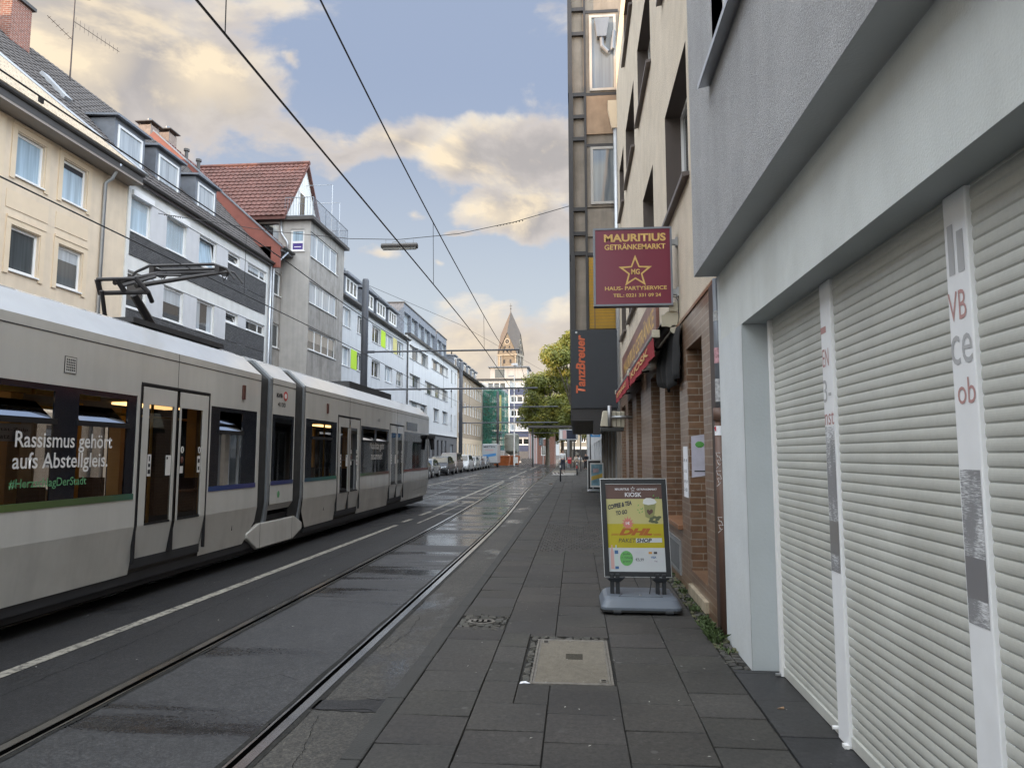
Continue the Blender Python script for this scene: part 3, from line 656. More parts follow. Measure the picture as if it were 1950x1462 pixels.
MB().loft([[(.80,21.8,15.2),(1.10,21.8,15.2),(1.1,22.0,15.2),(.80,22.0,15.2)],[(.72,21.75,15.8),(1.2,21.75,15.8),(1.2,22,15.8),(.72,22,15.8)]]).tube([(.95,21.9,15.2),(.97,21.9,14.9),(1.15,21.9,14.7),(1.3,21.9,14.8),(1.35,21.9,15.4)],.07,8).build('upper_hopper','zinc',wp)
# hanging shop sign
SY=9.5; TS=Tfront(SY-.07)
sg=thing('hanging_shop_sign','square maroon illuminated box sign with gold star hanging out from the cream house','sign',(.8,SY,3.7))
MB().box(.275,1.30,SY-.066,SY+.07,3.685,4.735).build('panel','maroon',sg)
fr=MB()
for a,b,c,d in ((.26,.285,3.67,4.75),(1.29,1.315,3.67,4.75),(.285,1.29,3.67,3.695),(.285,1.29,4.725,4.75)): fr.box(a,b,SY-.075,SY+.08,c,d)
fr.build('frame','zinc',sg)
for a in (4.55,3.86): MB().box(1.316,1.40,SY-.03,SY+.03,a-.035,a+.035).box(1.37,1.398,SY-.05,SY+.05,a-.06,a+.06).build('bracket','galv',sg)
text('MAURITIUS',TS,.405,1.235,4.555,4.665,0,'gold',sg,bold=.035)
text('GETRÄNKEMARKT',TS,.41,1.23,4.445,4.535,0,'gold',sg,bold=.025)
text('HAUS- PARTYSERVICE',TS,.41,1.235,3.885,3.938,0,'gold',sg,bold=.022)
text('TEL.: 0221 331 09 24',TS,.52,1.155,3.79,3.838,0,'gold',sg,bold=.022)
text('MG',TS,.765,.88,4.10,4.175,0,'gold',sg,bold=.03)
def star(T,cx,cz,R1,k,wd,w):
    mb=MB(T); o=[];i=[]
    for j in range(10):
        a=math.pi/2+j*math.pi/5; r=R1 if j%2==0 else R1*k; o.append((cx+r*math.cos(a),cz+r*math.sin(a),w)); r2=r-wd*(2.1 if j%2==0 else .75); i.append((cx+r2*math.cos(a),cz+r2*math.sin(a),w))
    for j in range(10): mb.poly([o[j],o[(j+1)%10],i[(j+1)%10],i[j]])
    return mb
star(TS,.82,4.135,.235,.42,.03,0).build('star_outline','gold',sg,norm=False)
MB().tube([(1.30,SY,3.8),(1.36,SY,3.79),(1.385,SY-.02,3.74),(1.38,SY-.1,3.5),(1.36,SY-.1,3.38)],.006,5).build('cable','rubber',sg)
# fascia board on the wall
mat('fascia_red',(.20,.095,.075),.4,var=.5,scale=1.2,dirt=.3)
fa=thing('shop_fascia','faded red fascia board with gold lettering above the awnings','sign',(XC,15,3.9))
MB(TC).box(11.7,20.2,3.66,4.42,.0,.06).build('board','fascia_red',fa,bevel=.01)
text('MAURITIUS GETRÄNKE',TC,19.5,12.0,3.85,4.25,.0625,'gold',fa,bold=.02)
# awnings
mat('awning_red',(.34,.028,.04),.75,var=.15,scale=5); mat('awning_cream',(.50,.46,.36),.6,var=.06); mat('awning_tube',(.28,.27,.27),.4,metal=.4)
plain('awning_under',(.012,.012,.013),.9)
def awning(y0,y1,lab,word):
    a=thing('awning',lab,'awning',(1.4,y0,3.3),'red awnings over the shop front')
    MB().tube([(1.30,y0+.02,3.50),(1.30,y1,3.50)],.085,10).build('roller','awning_tube',a,smooth=True)
    xo,zo=1.09,3.30
    MB().tube([(xo,y0+.02,zo),(xo,y1-.02,zo)],.045,8).build('front_bar','awning_tube',a,smooth=True)
    MB().poly([(1.24,y0+.03,3.56),(1.24,y1,3.56),(xo,y1,zo+.03),(xo,y0+.03,zo+.03)]).build('canvas','awning_under',a)
    n=MB(); k=int((y1-y0)/.24); prev=None
    for i in range(k*4+1):
        y=y0+.04+(y1-y0-.06)*i/(k*4); w=.012*math.sin(i*1.9)
        p=(n.pt(xo-.03+w*.3,y,zo-.02),n.pt(xo-.02+w,y,zo-.27-.03*abs(math.sin(i*math.pi/4))))
        if prev: n.face((prev[0],prev[1],p[1],p[0]))
        prev=p
    v=n.build('valance','awning_red',a,norm=False,smooth=True)
    text(word,Tright(xo-.045),y1-.5,y0+.6,zo-.20,zo-.08,0,'gold',v,bold=.02)
    e=MB().tube([(1.30,y0-.02,3.50),(1.30,y0+.03,3.50)],.115,16).box(1.17,1.31,y0-.015,y0+.03,3.40,3.56)
    e.tube([(1.34,y0-.02,3.36),(1.34,y0+.03,3.36)],.06,12); e.box(1.29,1.395,y0-.012,y0+.03,3.36,3.50)
    e.build('end_cap','awning_cream',a)
    for y in (y0,y1): MB().box(xo-.055,xo+.055,y-.03,y+.03,zo-.055,zo+.055).build('bar_cap','awning_cream',a,bevel=.015)
    for y in (y0+.7,y1-.7): MB().tube([(1.38,y,3.22),(1.22,y+.4,3.24),(xo,y,zo)],.025,6).build('arm','steel_black',a)
    MB().box(1.27,1.40,y0-.06,y0-.02,3.6,3.72).build('bracket','awning_cream',a)
    return a
awning(9.55,13.9,'nearer red awning folded over the shop front, cream round end cap showing','KIOSK')
awning(14.2,18.6,'farther red awning beyond the first, with valance hanging down','GETRÄNKE')
plain('tarp_black',(.010,.010,.011),.85)
tq=MB(); nu_,nv_=26,9; gr_=[]
for i in range(nu_+1):
    u_=i/nu_; y=8.98+1.75*u_; col=[]
    zb_=2.60+.16*mnoise.noise((y*2.1,1.7,0))+.30*max(0,u_-.55)
    for j in range(nv_+1):
        v_=j/nv_; z=3.34+(zb_-3.34)*v_; x=1.335-.10*math.sin(v_*2.2)*(.5+.5*u_)-.035*math.sin(y*13+v_*2.4)*(.25+v_)-.03*mnoise.noise((y*3,z*3,5)); col.append(tq.pt(min(x,1.355),y,z))
    gr_.append(col)
for i in range(nu_):
    for j in range(nv_): tq.face((gr_[i][j],gr_[i+1][j],gr_[i+1][j+1],gr_[i][j+1]))
tp_=tag(tq.build('hanging_tarpaulin','tarp_black',smooth=True,norm=False),'creased black tarpaulin hanging on the wall under the nearer red awning','tarpaulin')
x_=tp_.modifiers.new('thickness','SOLIDIFY'); x_.thickness=.006
MB(TC).box(9.43,10.93,2.62,3.04,-.33,-.30).build('dark_transom','awning_under',cb)
# flood lamp box on a pipe arm
fl=thing('flood_lamp','weathered white lamp box on a horizontal pipe arm below the black sign','lamp',(1.3,17.5,2.5))
MB().loft([[(.60,17.3,2.36),(1.18,17.3,2.33),(1.18,17.7,2.33),(.60,17.7,2.36)],[(.66,17.32,2.74),(1.2,17.32,2.72),(1.2,17.6,2.72),(.66,17.6,2.74)]]).build('housing','awning_cream',fl,bevel=.02)
MB().box(.60,1.16,17.28,17.72,2.24,2.335).build('shade','black_gloss',fl,bevel=.01)
MB().tube([(.82,17.24,2.36),(.82,17.24,2.86)],.05,10).tube([(.82,17.24,2.58),(1.38,17.24,2.58)],.035,8).build('pipe_arm','galv',fl,smooth=True)
for a in (.98,1.09): MB().box(a-.004,a+.004,17.27,17.30,2.36,2.72).build('seam','rail_groove',fl)
# ------------------------------------------------------------------ dance shop house: dark framed bay on a concrete front
YB=22.05
glass('glass_bay',(.16,.18,.20),.03,.01)
db=thing('bay_house','house with concrete panelled bay framed in black steel','building',(1.5,YB,0))
b=MB(); b.box(-.05,9,YB+.06,38,2.75,19.5); b.build('wall','concrete_panel',db)
TF=Tfront(YB)
s=MB(TF)
levels=[19.5,15.9,14.4,11.9,9.9,8.1,7.0,5.0]
for z in (16.3,15.45,13.35,12.6,11.85,9.5,8.7,8.05): s.box(-.06,.36 if z not in (12.75,9.55) else 1.5,z-.06,z+.06,-.05,.05)
s.box(.36,.43,5.6,19.5,-.05,.04)
for z in (16.2,13.35,11.62,8.02): s.box(.43,1.5,z-.05,z+.05,-.05,.02)
for z0,z1,x in ((2.9,8.0,-.12),(8.0,11.9,-.15),(11.9,13.4,-.13),(13.4,19.5,-.16)): s.box(x,x+.14,z0,z1,-.6,.07)
for y in range(23,38,2): MB
s.box(-.16,-.03,2.75,19.5,-15.9,-.6)
s.build('steel_frame','steel_black',db)
for (a,b_,c,d,pn) in ((.55,1.42,13.45,16.05,'glass_mid'),(.55,1.42,9.65,11.55,'glass_mid'),(.55,1.42,17.2,19.4,'glass_mid')):
    MB(TF).box(a-.12,b_+.08,c-.08,d+.10,-.055,.0).build('panel_frame','concrete_panel',db)
    window(db,TF,a,b_,c,d,d=-.006,fw=.08,pane='glass_bay',frame='plaster_grey_light',sill=False)
mat('panel_sunlit',(.36,.25,.17),.85,var=.15,streak=.2,dirt=.2)  # concrete panel with the orange of the low sun put into its colour
for z0_,z1_,m_ in ((8.6,9.5,'concrete_panel'),(12.0,13.3,'panel_sunlit')): MB(TF).box(.43,1.5,z0_,z1_,-.05,.012).build('panel',m_,db)
mat('blind_yellow',(.50,.31,.06),.7,var=.1,streak=.1)
bl=MB(TF); z=5.62
while z<7.85:
    bl.loft([[(.46,z,.0),(.46,z+.085,.03),(.46,z+.09,.0)],[(1.48,z,.0),(1.48,z+.085,.03),(1.48,z+.09,.0)]]); z+=.1
bl.build('yellow_blind','blind_yellow',db)
MB(TF).box(.62,.64,5.6,7.9,.03,.036).box(1.28,1.3,5.6,7.9,.03,.036).build('blind_cord','sill_brown',db)
# black box sign with orange name
bs=thing('black_box_sign','big black box sign with an orange vertical name on the bay front','sign',(.7,YB-.1,4))
MB().box(-.12,1.52,YB-.16,YB+.055,3.1,5.56).build('box','box_black',bs,bevel=.01)
TV=lambda u,v,w: (v,YB-.16-w,u)       # lettering reads upwards
text('TanzBreuer',TV,3.57,5.40,.31,.02,.008,'orange_letter',bs,bold=.03,shear=.15)
MB(TF).tube([(.04,5.48,.165),(.04,5.48,.172)],.035,12).build('registered_ring','galv',bs)
MB().box(-.1,1.5,YB-.10,YB+.5,2.72,3.1).box(.55,.75,YB-.12,YB+.4,2.3,2.72).build('underside','steel_black',bs)
# ground floor under the bay
MB().box(1.42,9,YB+.0,38,-.05,2.75).build('ground_floor_wall','base_grey',db)
for i in range(6):
    y=YB+.25+i*2.6; MB().box(1.28,1.44,y,y+.28,0,2.74).build('pilaster','concrete_panel',db)
    if i<5:
        w_=window(db,Tright(1.42),y+.4,y+2.5,.05,2.6,d=-.01,fw=.09,mull=(.33,.66),pane='glass_dark' if i%2 else 'glass_mid',frame='frame_grey',sill=False,name='shop_door')
# next houses on the right
nb=thing('blue_shop_house','pale grey and blue fronted shop house beyond the black bay','building',(1.5,38.1,0))
TB=Tright(1.5)
hs=[(40+i*5,43.5+i*5,.3,2.6) for i in range(4)]+[(40+i*5,43+i*5,4.4+3*j,6.0+3*j) for i in range(4) for j in range(3)]
q=MB(TB); q.wall(38.05,60,-.05,13,hs,.2); q.shell(38.05,60,-.05,13,0,-9); q.build('wall','plaster_paleblue',nb)
for h in hs: window(nb,TB,*h,d=.18,fw=.09,mull=(.5,),frame='frame_grey',pane='glass_mid',sill=False,name='shop_window' if h[2]<1 else 'window')
plain('sign_blue',(.05,.28,.62),.4)
bq=thing('blue_shop_sign','bright blue projecting sign on the pale house far along the pavement','sign',(1.2,44,3.2))
MB().box(.90,1.5,43.9,44.0,2.75,3.0).build('lower_panel','sign_blue',bq); MB().box(.84,1.2,43.9,44.0,3.05,3.75).build('upper_panel','paper',bq); MB().box(.88,1.16,43.88,43.9,3.38,3.7).build('picture','sign_blue',bq)
text('PRIVAT',Tfront(43.89),1.0,1.45,2.82,2.93,0,'paper',bq,bold=.02)
wb=thing('plain_end_house','row house front receding at the far right end','building',(1.5,60.1,0))
q=MB(TB); hs=[(62+i*4,64+i*4,.9+3*j,2.5+3*j) for i in range(9) for j in range(4)]; q.wall(60.05,100,-.05,13.5,hs,.2); q.shell(60.05,100,-.05,13.5,0,-9); q.build('wall','plaster_stark',wb)
for h in hs[::1]: window(wb,TB,*h,d=.18,fw=.1,mull=(.5,),pane='glass_dark',sill=False)
# ------------------------------------------------------------------ pavement sign in front of the shop
mat('poster_brown',(.115,.06,.05),.35,var=.04); mat('poster_cream',(.50,.46,.2),.35,var=.03); mat('poster_yellow',(.45,.38,.012),.35,var=.03); mat('poster_white',(.55,.58,.6),.35,var=.03)
plain('dhl_red',(.40,.12,.02),.4); plain('cup_green',(.26,.27,.11),.45); plain('cup_foam',(.66,.68,.66),.5); plain('bean_green',(.11,.13,.07),.5); plain('burst_pink',(.58,.20,.17),.4); plain('dot_green',(.13,.40,.11),.4); plain('bottle_pink',(.58,.36,.34),.4); plain('bottle_blue',(.05,.13,.3),.4); plain('bottle_clear',(.5,.6,.58),.3); plain('faded_grey',(.55,.56,.6),.5); plain('card_orange',(.6,.3,.06),.4)
mat('base_plastic',(.12,.14,.17),.45,var=.08,coat=.1,bmp=.05,bscale=200); plain('dark_plastic',(.016,.018,.022),.45)
ks=thing('kiosk_sign','standing pavement sign with coffee and parcel poster on a grey water filled base','pavement sign',(.70,8.05,0))
PW,PH=.72,1.06; ca,sa=math.cos(R(2.0)),math.sin(R(2.0))
def TP(u,v,w):     # u,v in metres from the panel's lower left corner; leans back and to the side a little
    X=u*ca-v*sa; Z=u*sa*.2+v*ca
    return (.305+X,7.98-w+.03*v,.345+Z)
MB(TP).box(0,PW,0,PH,-.05,-.012).build('back_panel','dark_plastic',ks,bevel=.004)
f=MB(TP); e=.052
f.box(0,e,0,PH,-.012,.008).box(PW-e,PW,0,PH,-.012,.008).box(e,PW-e,0,e,-.012,.008).box(e,PW-e,PH-e,PH,-.012,.008); f.build('frame','dark_plastic',ks,bevel=.004)
f=MB(TP); g=.006
f.box(-g,0,-g,PH+g,-.03,.006).box(PW,PW+g,-g,PH+g,-.03,.006).box(0,PW,-g,0,-.03,.006).box(0,PW,PH,PH+g,-.03,.006).box(e,PW-e,PH-e-.004,PH-e,.008,.010).build('edge_trim','alu',ks)
px0,px1,py0,py1=e,PW-e,e,PH-e; pw=px1-px0; ph=py1-py0
TQ=lambda u,v,w: TP(px0+u*pw,py0+v*ph,w)   # poster in fractions
def band(n,a,b,m,w=-.008): return MB(TQ).poly([(0,a,w),(1,a,w),(1,b,w),(0,b,w)]).build(n,m,ks)
band('poster_foot',0,.268,'poster_white'); d1=band('poster_parcel',.268,.54,'poster_yellow'); c1=band('poster_coffee',.54,.825,'poster_cream'); b1=band('poster_head',.825,1,'poster_brown'); f1=[o for o in ks.children][-4] if False else None
ft=[o for o in COL.objects if o.name.startswith('poster_foot')][0]
text('MAURITIUS',TQ,.17,.42,.925,.95,-.006,'paper',b1,bold=.02); text('GETRÄNKEMARKT',TQ,.56,.92,.925,.95,-.006,'paper',b1,bold=.02)
mb=MB(TQ); pts=[(.49+.042*(1 if j%2==0 else .42)*math.cos(math.pi/2+j*math.pi/5),.937+.03*(1 if j%2==0 else .42)*math.sin(math.pi/2+j*math.pi/5)) for j in range(10)]
mb.tube([(a,b,-.006) for a,b in pts]+[(pts[0][0],pts[0][1],-.006)],.0035,4); mb.build('star','paper',b1)
text('KIOSK',TQ,.345,.64,.85,.90,-.006,'paper',b1,bold=.015)
text('COFFEE & TEA',TQ,.03,.46,.70,.755,-.006,'print_dark',c1,bold=.05,skew=.055); text('TO GO',TQ,.165,.37,.635,.685,-.006,'print_dark',c1,bold=.05,skew=.02)
def blob(m,pts,par,n,w=-.0065): MB(TQ).poly([(a,b,w) for a,b in pts]).build(n,m,par,norm=False)
blob('burst_pink',[(.37+(.115 if j%2==0 else .066)*math.cos(j*math.pi/12),.545+(.085 if j%2==0 else .048)*math.sin(j*math.pi/12)) for j in range(24)],c1,'price_burst')
text('1€',TQ,.335,.405,.53,.565,-.0055,'paper',c1,bold=.02)
blob('cup_green',[(.67,.79),(.89,.775),(.845,.62),(.80,.605),(.74,.605),(.69,.62)],c1,'cup')
blob('cup_foam',[(.655,.775),(.67,.815),(.72,.835),(.80,.835),(.87,.82),(.905,.785),(.86,.765),(.75,.755),(.68,.765)],c1,'cup_foam',-.0055)
blob('poster_brown',[(.76,.64),(.72,.675),(.725,.70),(.75,.705),(.77,.69),(.80,.71),(.83,.695),(.825,.67)],c1,'cup_heart',-.005)
for x,y,a in ((.80,.60,.3),(.86,.615,-.2),(.90,.59,.4),(.82,.565,.1),(.87,.56,-.3),(.93,.615,.2),(.78,.575,.5)):
    blob('bean_green',[(x+.045*math.cos(t)*math.cos(a)-.02*math.sin(t)*math.sin(a),y+.03*math.cos(t)*math.sin(a)*.7+.016*math.sin(t)*math.cos(a)) for t in [k*math.pi/5 for k in range(10)]],c1,'coffee_bean',-.0058)
for x,y,a in ((.56,.74,.8),(.60,.715,-.4),(.58,.69,2.6),(.62,.67,.5),(.60,.655,2.2),(.84,.85,.9),(.88,.83,.4),(.93,.82,1.2),(.64,.70,1.3)):
    blob('print_green',[(x,y),(x+.02*math.cos(a)-.008*math.sin(a),y+.016*math.sin(a)+.006*math.cos(a)),(x+.042*math.cos(a),y+.033*math.sin(a)),(x+.02*math.cos(a)+.008*math.sin(a),y+.016*math.sin(a)-.006*math.cos(a))],c1,'leaf_print',-.0052)
text('DHL',TQ,.20,.80,.41,.49,-.006,'dhl_red',d1,bold=.06,shear=.35)
for k in range(3): MB(TQ).box(.06+k*.01,.19+k*.008,.412+k*.012,.417+k*.012,-.0075,-.006).box(.82-k*.01,.95,.412+k*.012,.417+k*.012,-.0075,-.006).build('speed_line','dhl_red',d1) if k<2 else None
blob('poster_white',[(.50,.325),(.96,.33),(.96,.38),(.50,.375)],d1,'white_bar',-.007)
text('PAKET',TQ,.19,.50,.328,.375,-.0055,'print_dark',d1,bold=.0,shear=.2); text('SHOP',TQ,.51,.78,.328,.375,-.0055,'print_dark',d1,bold=.035,shear=.2)
for x,m in ((.035,'bottle_pink'),(.11,'bottle_clear')):
    blob(m,[(x,.03),(x+.06,.03),(x+.06,.22),(x+.04,.27),(x+.04,.30),(x+.018,.30),(x+.018,.27),(x,.22)],ft,'bottle',-.0055)
blob('bottle_blue',[(.108,.20),(.172,.20),(.172,.24),(.108,.24)],ft,'bottle_band',-.005); blob('bottle_blue',[(.108,.03),(.172,.03),(.172,.06),(.108,.06)],ft,'bottle_foot',-.005)
blob('dot_green',[(.315+.115*math.cos(t),.15+.085*math.sin(t)) for t in [k*math.pi/14 for k in range(28)]],ft,'green_dot',-.0065)
for i,s in enumerate(('Jede','11. Füllung','gratis')): text(s,TQ,.25 if i!=1 else .215,.38 if i!=1 else .42,.185-i*.042,.21-i*.042,-.005,'print_dark',ft)
text('€6,99',TQ,.48,.60,.20,.235,-.005,'faded_grey',ft); text('€5,99',TQ,.475,.62,.115,.155,-.005,'print_dark',ft)
for x,m in ((.71,'card_orange'),(.80,'print_dark'),(.88,'faded_grey')): blob(m,[(x,.20),(x+.06,.20),(x+.06,.225),(x,.225)],ft,'card_mark',-.005)
text('VISA',TQ,.75,.84,.15,.175,-.005,'bottle_blue',ft,bold=.03,shear=.2)
for x in (.70,.80,.90): blob('faded_grey',[(x,.105),(x+.07,.105),(x+.07,.13),(x,.13)],ft,'card_mark',-.0056)
text('Pay',TQ,.81,.86,.108,.127,-.005,'print_dark',ft)
text('Kontaktlos zahlen',TQ,.68,.97,.07,.085,-.005,'faded_grey',ft)
# legs and base
for x in (.36,.42,.85,.92): MB().box(x,x+.042,7.93,7.98,.14,.38).build('leg','dark_plastic',ks,bevel=.006)
for x in (.32,.80): MB().loft([[(x,7.91,.335),(x+.2,7.91,.345),(x+.2,8.02,.345),(x,8.02,.335)],[(x+.05,7.92,.295),(x+.15,7.92,.30),(x+.15,8.0,.30),(x+.05,8.0,.295)]]).build('leg_bracket','dark_plastic',ks)
MB().tube([(.80,7.97,.35),(.80,7.95,.28),(.785,7.93,.2),(.775,7.92,.15)],.006,5).build('strap','dark_plastic',ks)
def rr(x0,x1,y0,y1,r,z,n=5):
    o=[]
    for cx,cy,a0 in ((x1-r,y1-r,0),(x0+r,y1-r,90),(x0+r,y0+r,180),(x1-r,y0+r,270)):
        for k in range(n+1): a=R(a0+90*k/n); o.append((cx+r*math.cos(a),cy+r*math.sin(a),z))
    return o
bx0,bx1,by0,by1=.25,1.10,7.68,8.40
MB().loft([rr(bx0+.02,bx1-.02,by0+.02,by1-.02,.07,.03),rr(bx0,bx1,by0,by1,.08,.05),rr(bx0,bx1,by0,by1,.08,.075),rr(bx0+.035,bx1-.035,by0+.045,by1-.045,.08,.145),rr(bx0+.07,bx1-.07,by0+.10,by1-.08,.07,.17)]).build('base','base_plastic',ks,smooth=False,bevel=.008)
MB().loft([rr(bx0+.012,bx1-.012,by0+.012,by1-.012,.075,.022),rr(bx0-.004,bx1+.004,by0-.004,by1+.004,.08,.03),rr(bx0-.004,bx1+.004,by0-.004,by1+.004,.08,.047)]).build('rubber_skirt','rubber',ks)
ld=MB().loft([[(.45,7.79,.1705),(.90,7.79,.1705),(.86,7.91,.172),(.49,7.91,.172)],[(.455,7.795,.178),(.895,7.795,.178),(.857,7.907,.180),(.493,7.907,.180)]]); ld.build('filler_lid','base_plastic',ks,bevel=.004)
MB().tube([(.442,7.783,.171),(.908,7.783,.171),(.866,7.916,.172),(.484,7.916,.172),(.442,7.783,.171)],.003,4).build('lid_gap','rubber',ks)
MB().tube([(.675,7.82,.176),(.675,7.82,.187)],.014,10).build('lid_knob','galv',ks)
for x in (.42,.96): MB().tube([(x-.04,7.70,.03),(x+.04,7.70,.03)],.03,12).build('wheel','dark_plastic',ks)
# second pavement sign farther along
s2=thing('advert_sign','smaller pavement sign with a blue and yellow picture farther along by the wall','pavement sign',(.88,32,0))
mat('picture_blue',(.16,.30,.38),.4,var=.5,scale=3); mat('picture_yellow',(.52,.36,.07),.4,var=.2); mat('picture_pink',(.45,.33,.36),.4,var=.3,scale=6)
T2=Tfront(32)
MB(T2).box(.62,1.22,.22,1.30,-.06,0).build('panel','alu',s2,bevel=.01)
MB(T2).box(.67,1.17,.30,1.24,0,.006).build('picture','picture_blue',s2)
MB(T2).poly([(.67,.52,.009),(1.17,.66,.009),(1.17,.84,.009),(.67,.70,.009)]).build('picture_stripe','picture_yellow',s2); MB(T2).poly([(.75,.85,.009),(1.0,.9,.009),(1.0,1.05,.009),(.75,1.05,.009)]).build('picture_patch','picture_pink',s2)
MB().loft([rr(.5,1.3,31.7,32.5,.1,.02),rr(.48,1.32,31.68,32.52,.1,.06),rr(.58,1.22,31.8,32.4,.1,.12)]).build('base','alu',s2)
for x in (.72,1.08): MB(T2).box(x,x+.05,.1,.24,-.05,-.01).build('leg','galv',s2)
s3=thing('folding_sign','plain dark backed folding sign standing behind the blue picture sign','pavement sign',(.85,33.6,0))
MB(Tfront(33.6)).box(.55,1.15,.05,1.42,-.05,0).build('panel','dark_plastic',s3); MB(Tfront(33.6)).box(.52,1.18,1.38,1.44,-.06,.02).box(.52,.56,.0,1.38,-.06,.02).box(1.14,1.18,.0,1.38,-.06,.02).build('frame','alu',s3)
# ------------------------------------------------------------------ left side of the street
XL=-15.5; TL=Tleft(XL); CURT[0]=True
def gutter(root,y0,y1,x,z,r=.09,m='gutter_dark'):
    rings=[[(x+r*math.cos(t),y,z+r*math.sin(t)) for t in [math.pi+math.pi*k/6 for k in range(7)]]+[(x+r*.8*math.cos(t),y,z+r*.8*math.sin(t)) for t in [2*math.pi-math.pi*k/6 for k in range(7)]] for y in (y0,y1)]
    return MB().loft(rings).build('gutter',m,root)
def pitched(root,y0,y1,xe,ze,xr,zr,m,xb=None,zb=None,th=.14,name='roof'):
    xb=xb if xb is not None else 2*xr-xe; zb=zb if zb is not None else ze
    return MB().loft([[(xe,y,ze),(xr,y,zr),(xb,y,zb),(xb+.2,y,zb-th),(xr,y,zr-th*1.4),(xe,y,ze-th)] for y in (y0,y1)]).build(name,m,root)
# ---- beige house
be=thing('beige_house','beige plastered house with framed windows and dark tiled roof at the far left','building',(XL,10,0))
ws=[]
for k in range(-13,2):
    y=17.6+1.79*k+(0 if k<1 else 0)
    if y<-6: continue
    for z in (9.42,6.74,4.06,1.3): ws.append((y,y+1.03,z,z+1.24))
bw=MB(TL); bw.wall(-30,22.45,-.05,10.98,ws,.16); bw.shell(-30,22.45,-.05,10.98,0,-11); bw.build('wall','plaster_beige',be)
for h in ws:
    a,b,c,d=h
    vis=d>5 and b>14.5
    if vis:
        fr=MB(TL); o=.20
        fr.box(a-o,a-.03,c-.12,d+o,.0,.035).box(b+.03,b+o,c-.12,d+o,0,.035).box(a-.03,b+.03,d+.03,d+o,0,.035).box(a-o,b+o,d+o,d+o+.07,0,.055)
    w_=window(be,TL,a,b,c,d,d=.13,fw=.075,pane=('glass_blue' if c>9 else 'glass_mid') if vis else 'glass_dark',frame='plaster_beige_light' if False else 'pvc_white',sill=vis)
    if vis: fr.build('surround','plaster_beige_light',w_)
    if vis and c>9 and a>19: MB(TL).box(a+.06,b-.06,d-.22,d-.07,-.095,-.085).build('roller_slot','frame_dark',w_)
for a in (16.6,): MB(TL).box(a,a+.55,5.0,10.9,.0,.05).build('pilaster','plaster_beige_light',be)
for y0,y1 in ((17.35,18.9),(19.2,20.6)): MB(TL).box(y0,y1,8.45,8.95,.0,.018).build('parapet_panel','plaster_beige_light',be)
MB().box(XL+.003,-14.92,-30,22.42,10.985,11.06).build('eave_soffit','soffit_brown',be)
gutter(be,-30,22.42,-14.93,11.36,.11)
MB().box(-14.97,-14.92,-30,22.4,11.05,11.30).build('fascia','gutter_dark',be)
xe,ze,xr,zr=-14.98,11.36,-20.6,17.1
pitched(be,-30,22.4,xe-.02,ze-.06,xr,zr-.07,'tile_dark')
V=Vector((xr-xe,0,zr-ze))
rt=MB(); rt.tiles((xe,8.0,ze),(0,14.4,0),V,56,21,.03,.03); 
rt.build('roof_tiles','tile_dark',be,norm=False)
# slate covered lower field and zinc valley strip lying on the tiles
N=Vector((zr-ze,0,xe-xr)).normalized()
def onroof(y,t,h): p=Vector((xe,y,ze))+V*t+N*h; return tuple(p)
MB().loft([[onroof(8,.0,h),onroof(22.0,.0,h),onroof(18.2,.34,h),onroof(16.2,.53,h),onroof(8,.53,h)] for h in (.02,.115)]).build('slate_field','slate_pale',be)
MB().loft([[onroof(22.1,.0,h),onroof(22.7,.0,h),onroof(18.9,.34,h),onroof(15.3,.70,h),onroof(14.7,.70,h),onroof(18.25,.34,h)] for h in (.03,.13)]).build('valley_zinc','zinc_light',be)
for y0,t0 in ((21.3,.40),): MB().loft([[onroof(y0,t0,h),onroof(y0+.35,t0,h),onroof(y0+.30,t0+.16,h),onroof(y0-.05,t0+.16,h)] for h in (.04,.16)]).build('roof_light','zinc_light',be)
ch=MB(); ch.box(-20.5,-19.6,21.6,22.5,15.2,17.75); ch.build('chimney','brick_red',be); MB().box(-20.6,-19.5,21.5,22.6,17.75,17.87).build('chimney_cap','gutter_dark',be)
MB().tube([(-14.93,21.2,11.25),(-15.2,21.2,10.75),(-15.42,21.2,10.6),(-15.42,21.2,0)],.055,8).build('downpipe','zinc_light',be,smooth=True)
# ---- tv aerial
an=thing('tv_aerial','spindly television aerial mast on the dark roof ridge','aerial',(-20.2,25.3,16.2))
MB().tube([(-20.2,25.3,16.0),(-20.2,25.3,21.0)],[.035,.02],6).build('mast','pipe_dark',an)
def yagi(c,d,L,n,sp,vert=False):
    c=Vector(c); d=Vector(d).normalized(); s=Vector((0,0,1)) if vert else d.cross(Vector((0,0,1))).normalized()
    q=MB(); q.tube([c,c+d*L],.014,4)
    for i in range(n): p=c+d*(L*(i+.5)/n); k=sp*(1-.4*i/n); q.tube([p-s*k,p+s*k],.008,4)
    q.build('antenna','pipe_dark',an)
yagi((-20.2,25.3,19.2),(.35,.9,-.12),2.0,11,.22,True); yagi((-20.2,25.3,18.4),(-.3,-.6,.35),1.1,6,.18); yagi((-20.2,25.3,18.0),(0,0,-1),.9,6,.14)
MB().tube([(-20.2,25.3,20.2),(-20.0,25.9,20.5)],.01,4).build('antenna','pipe_dark',an)
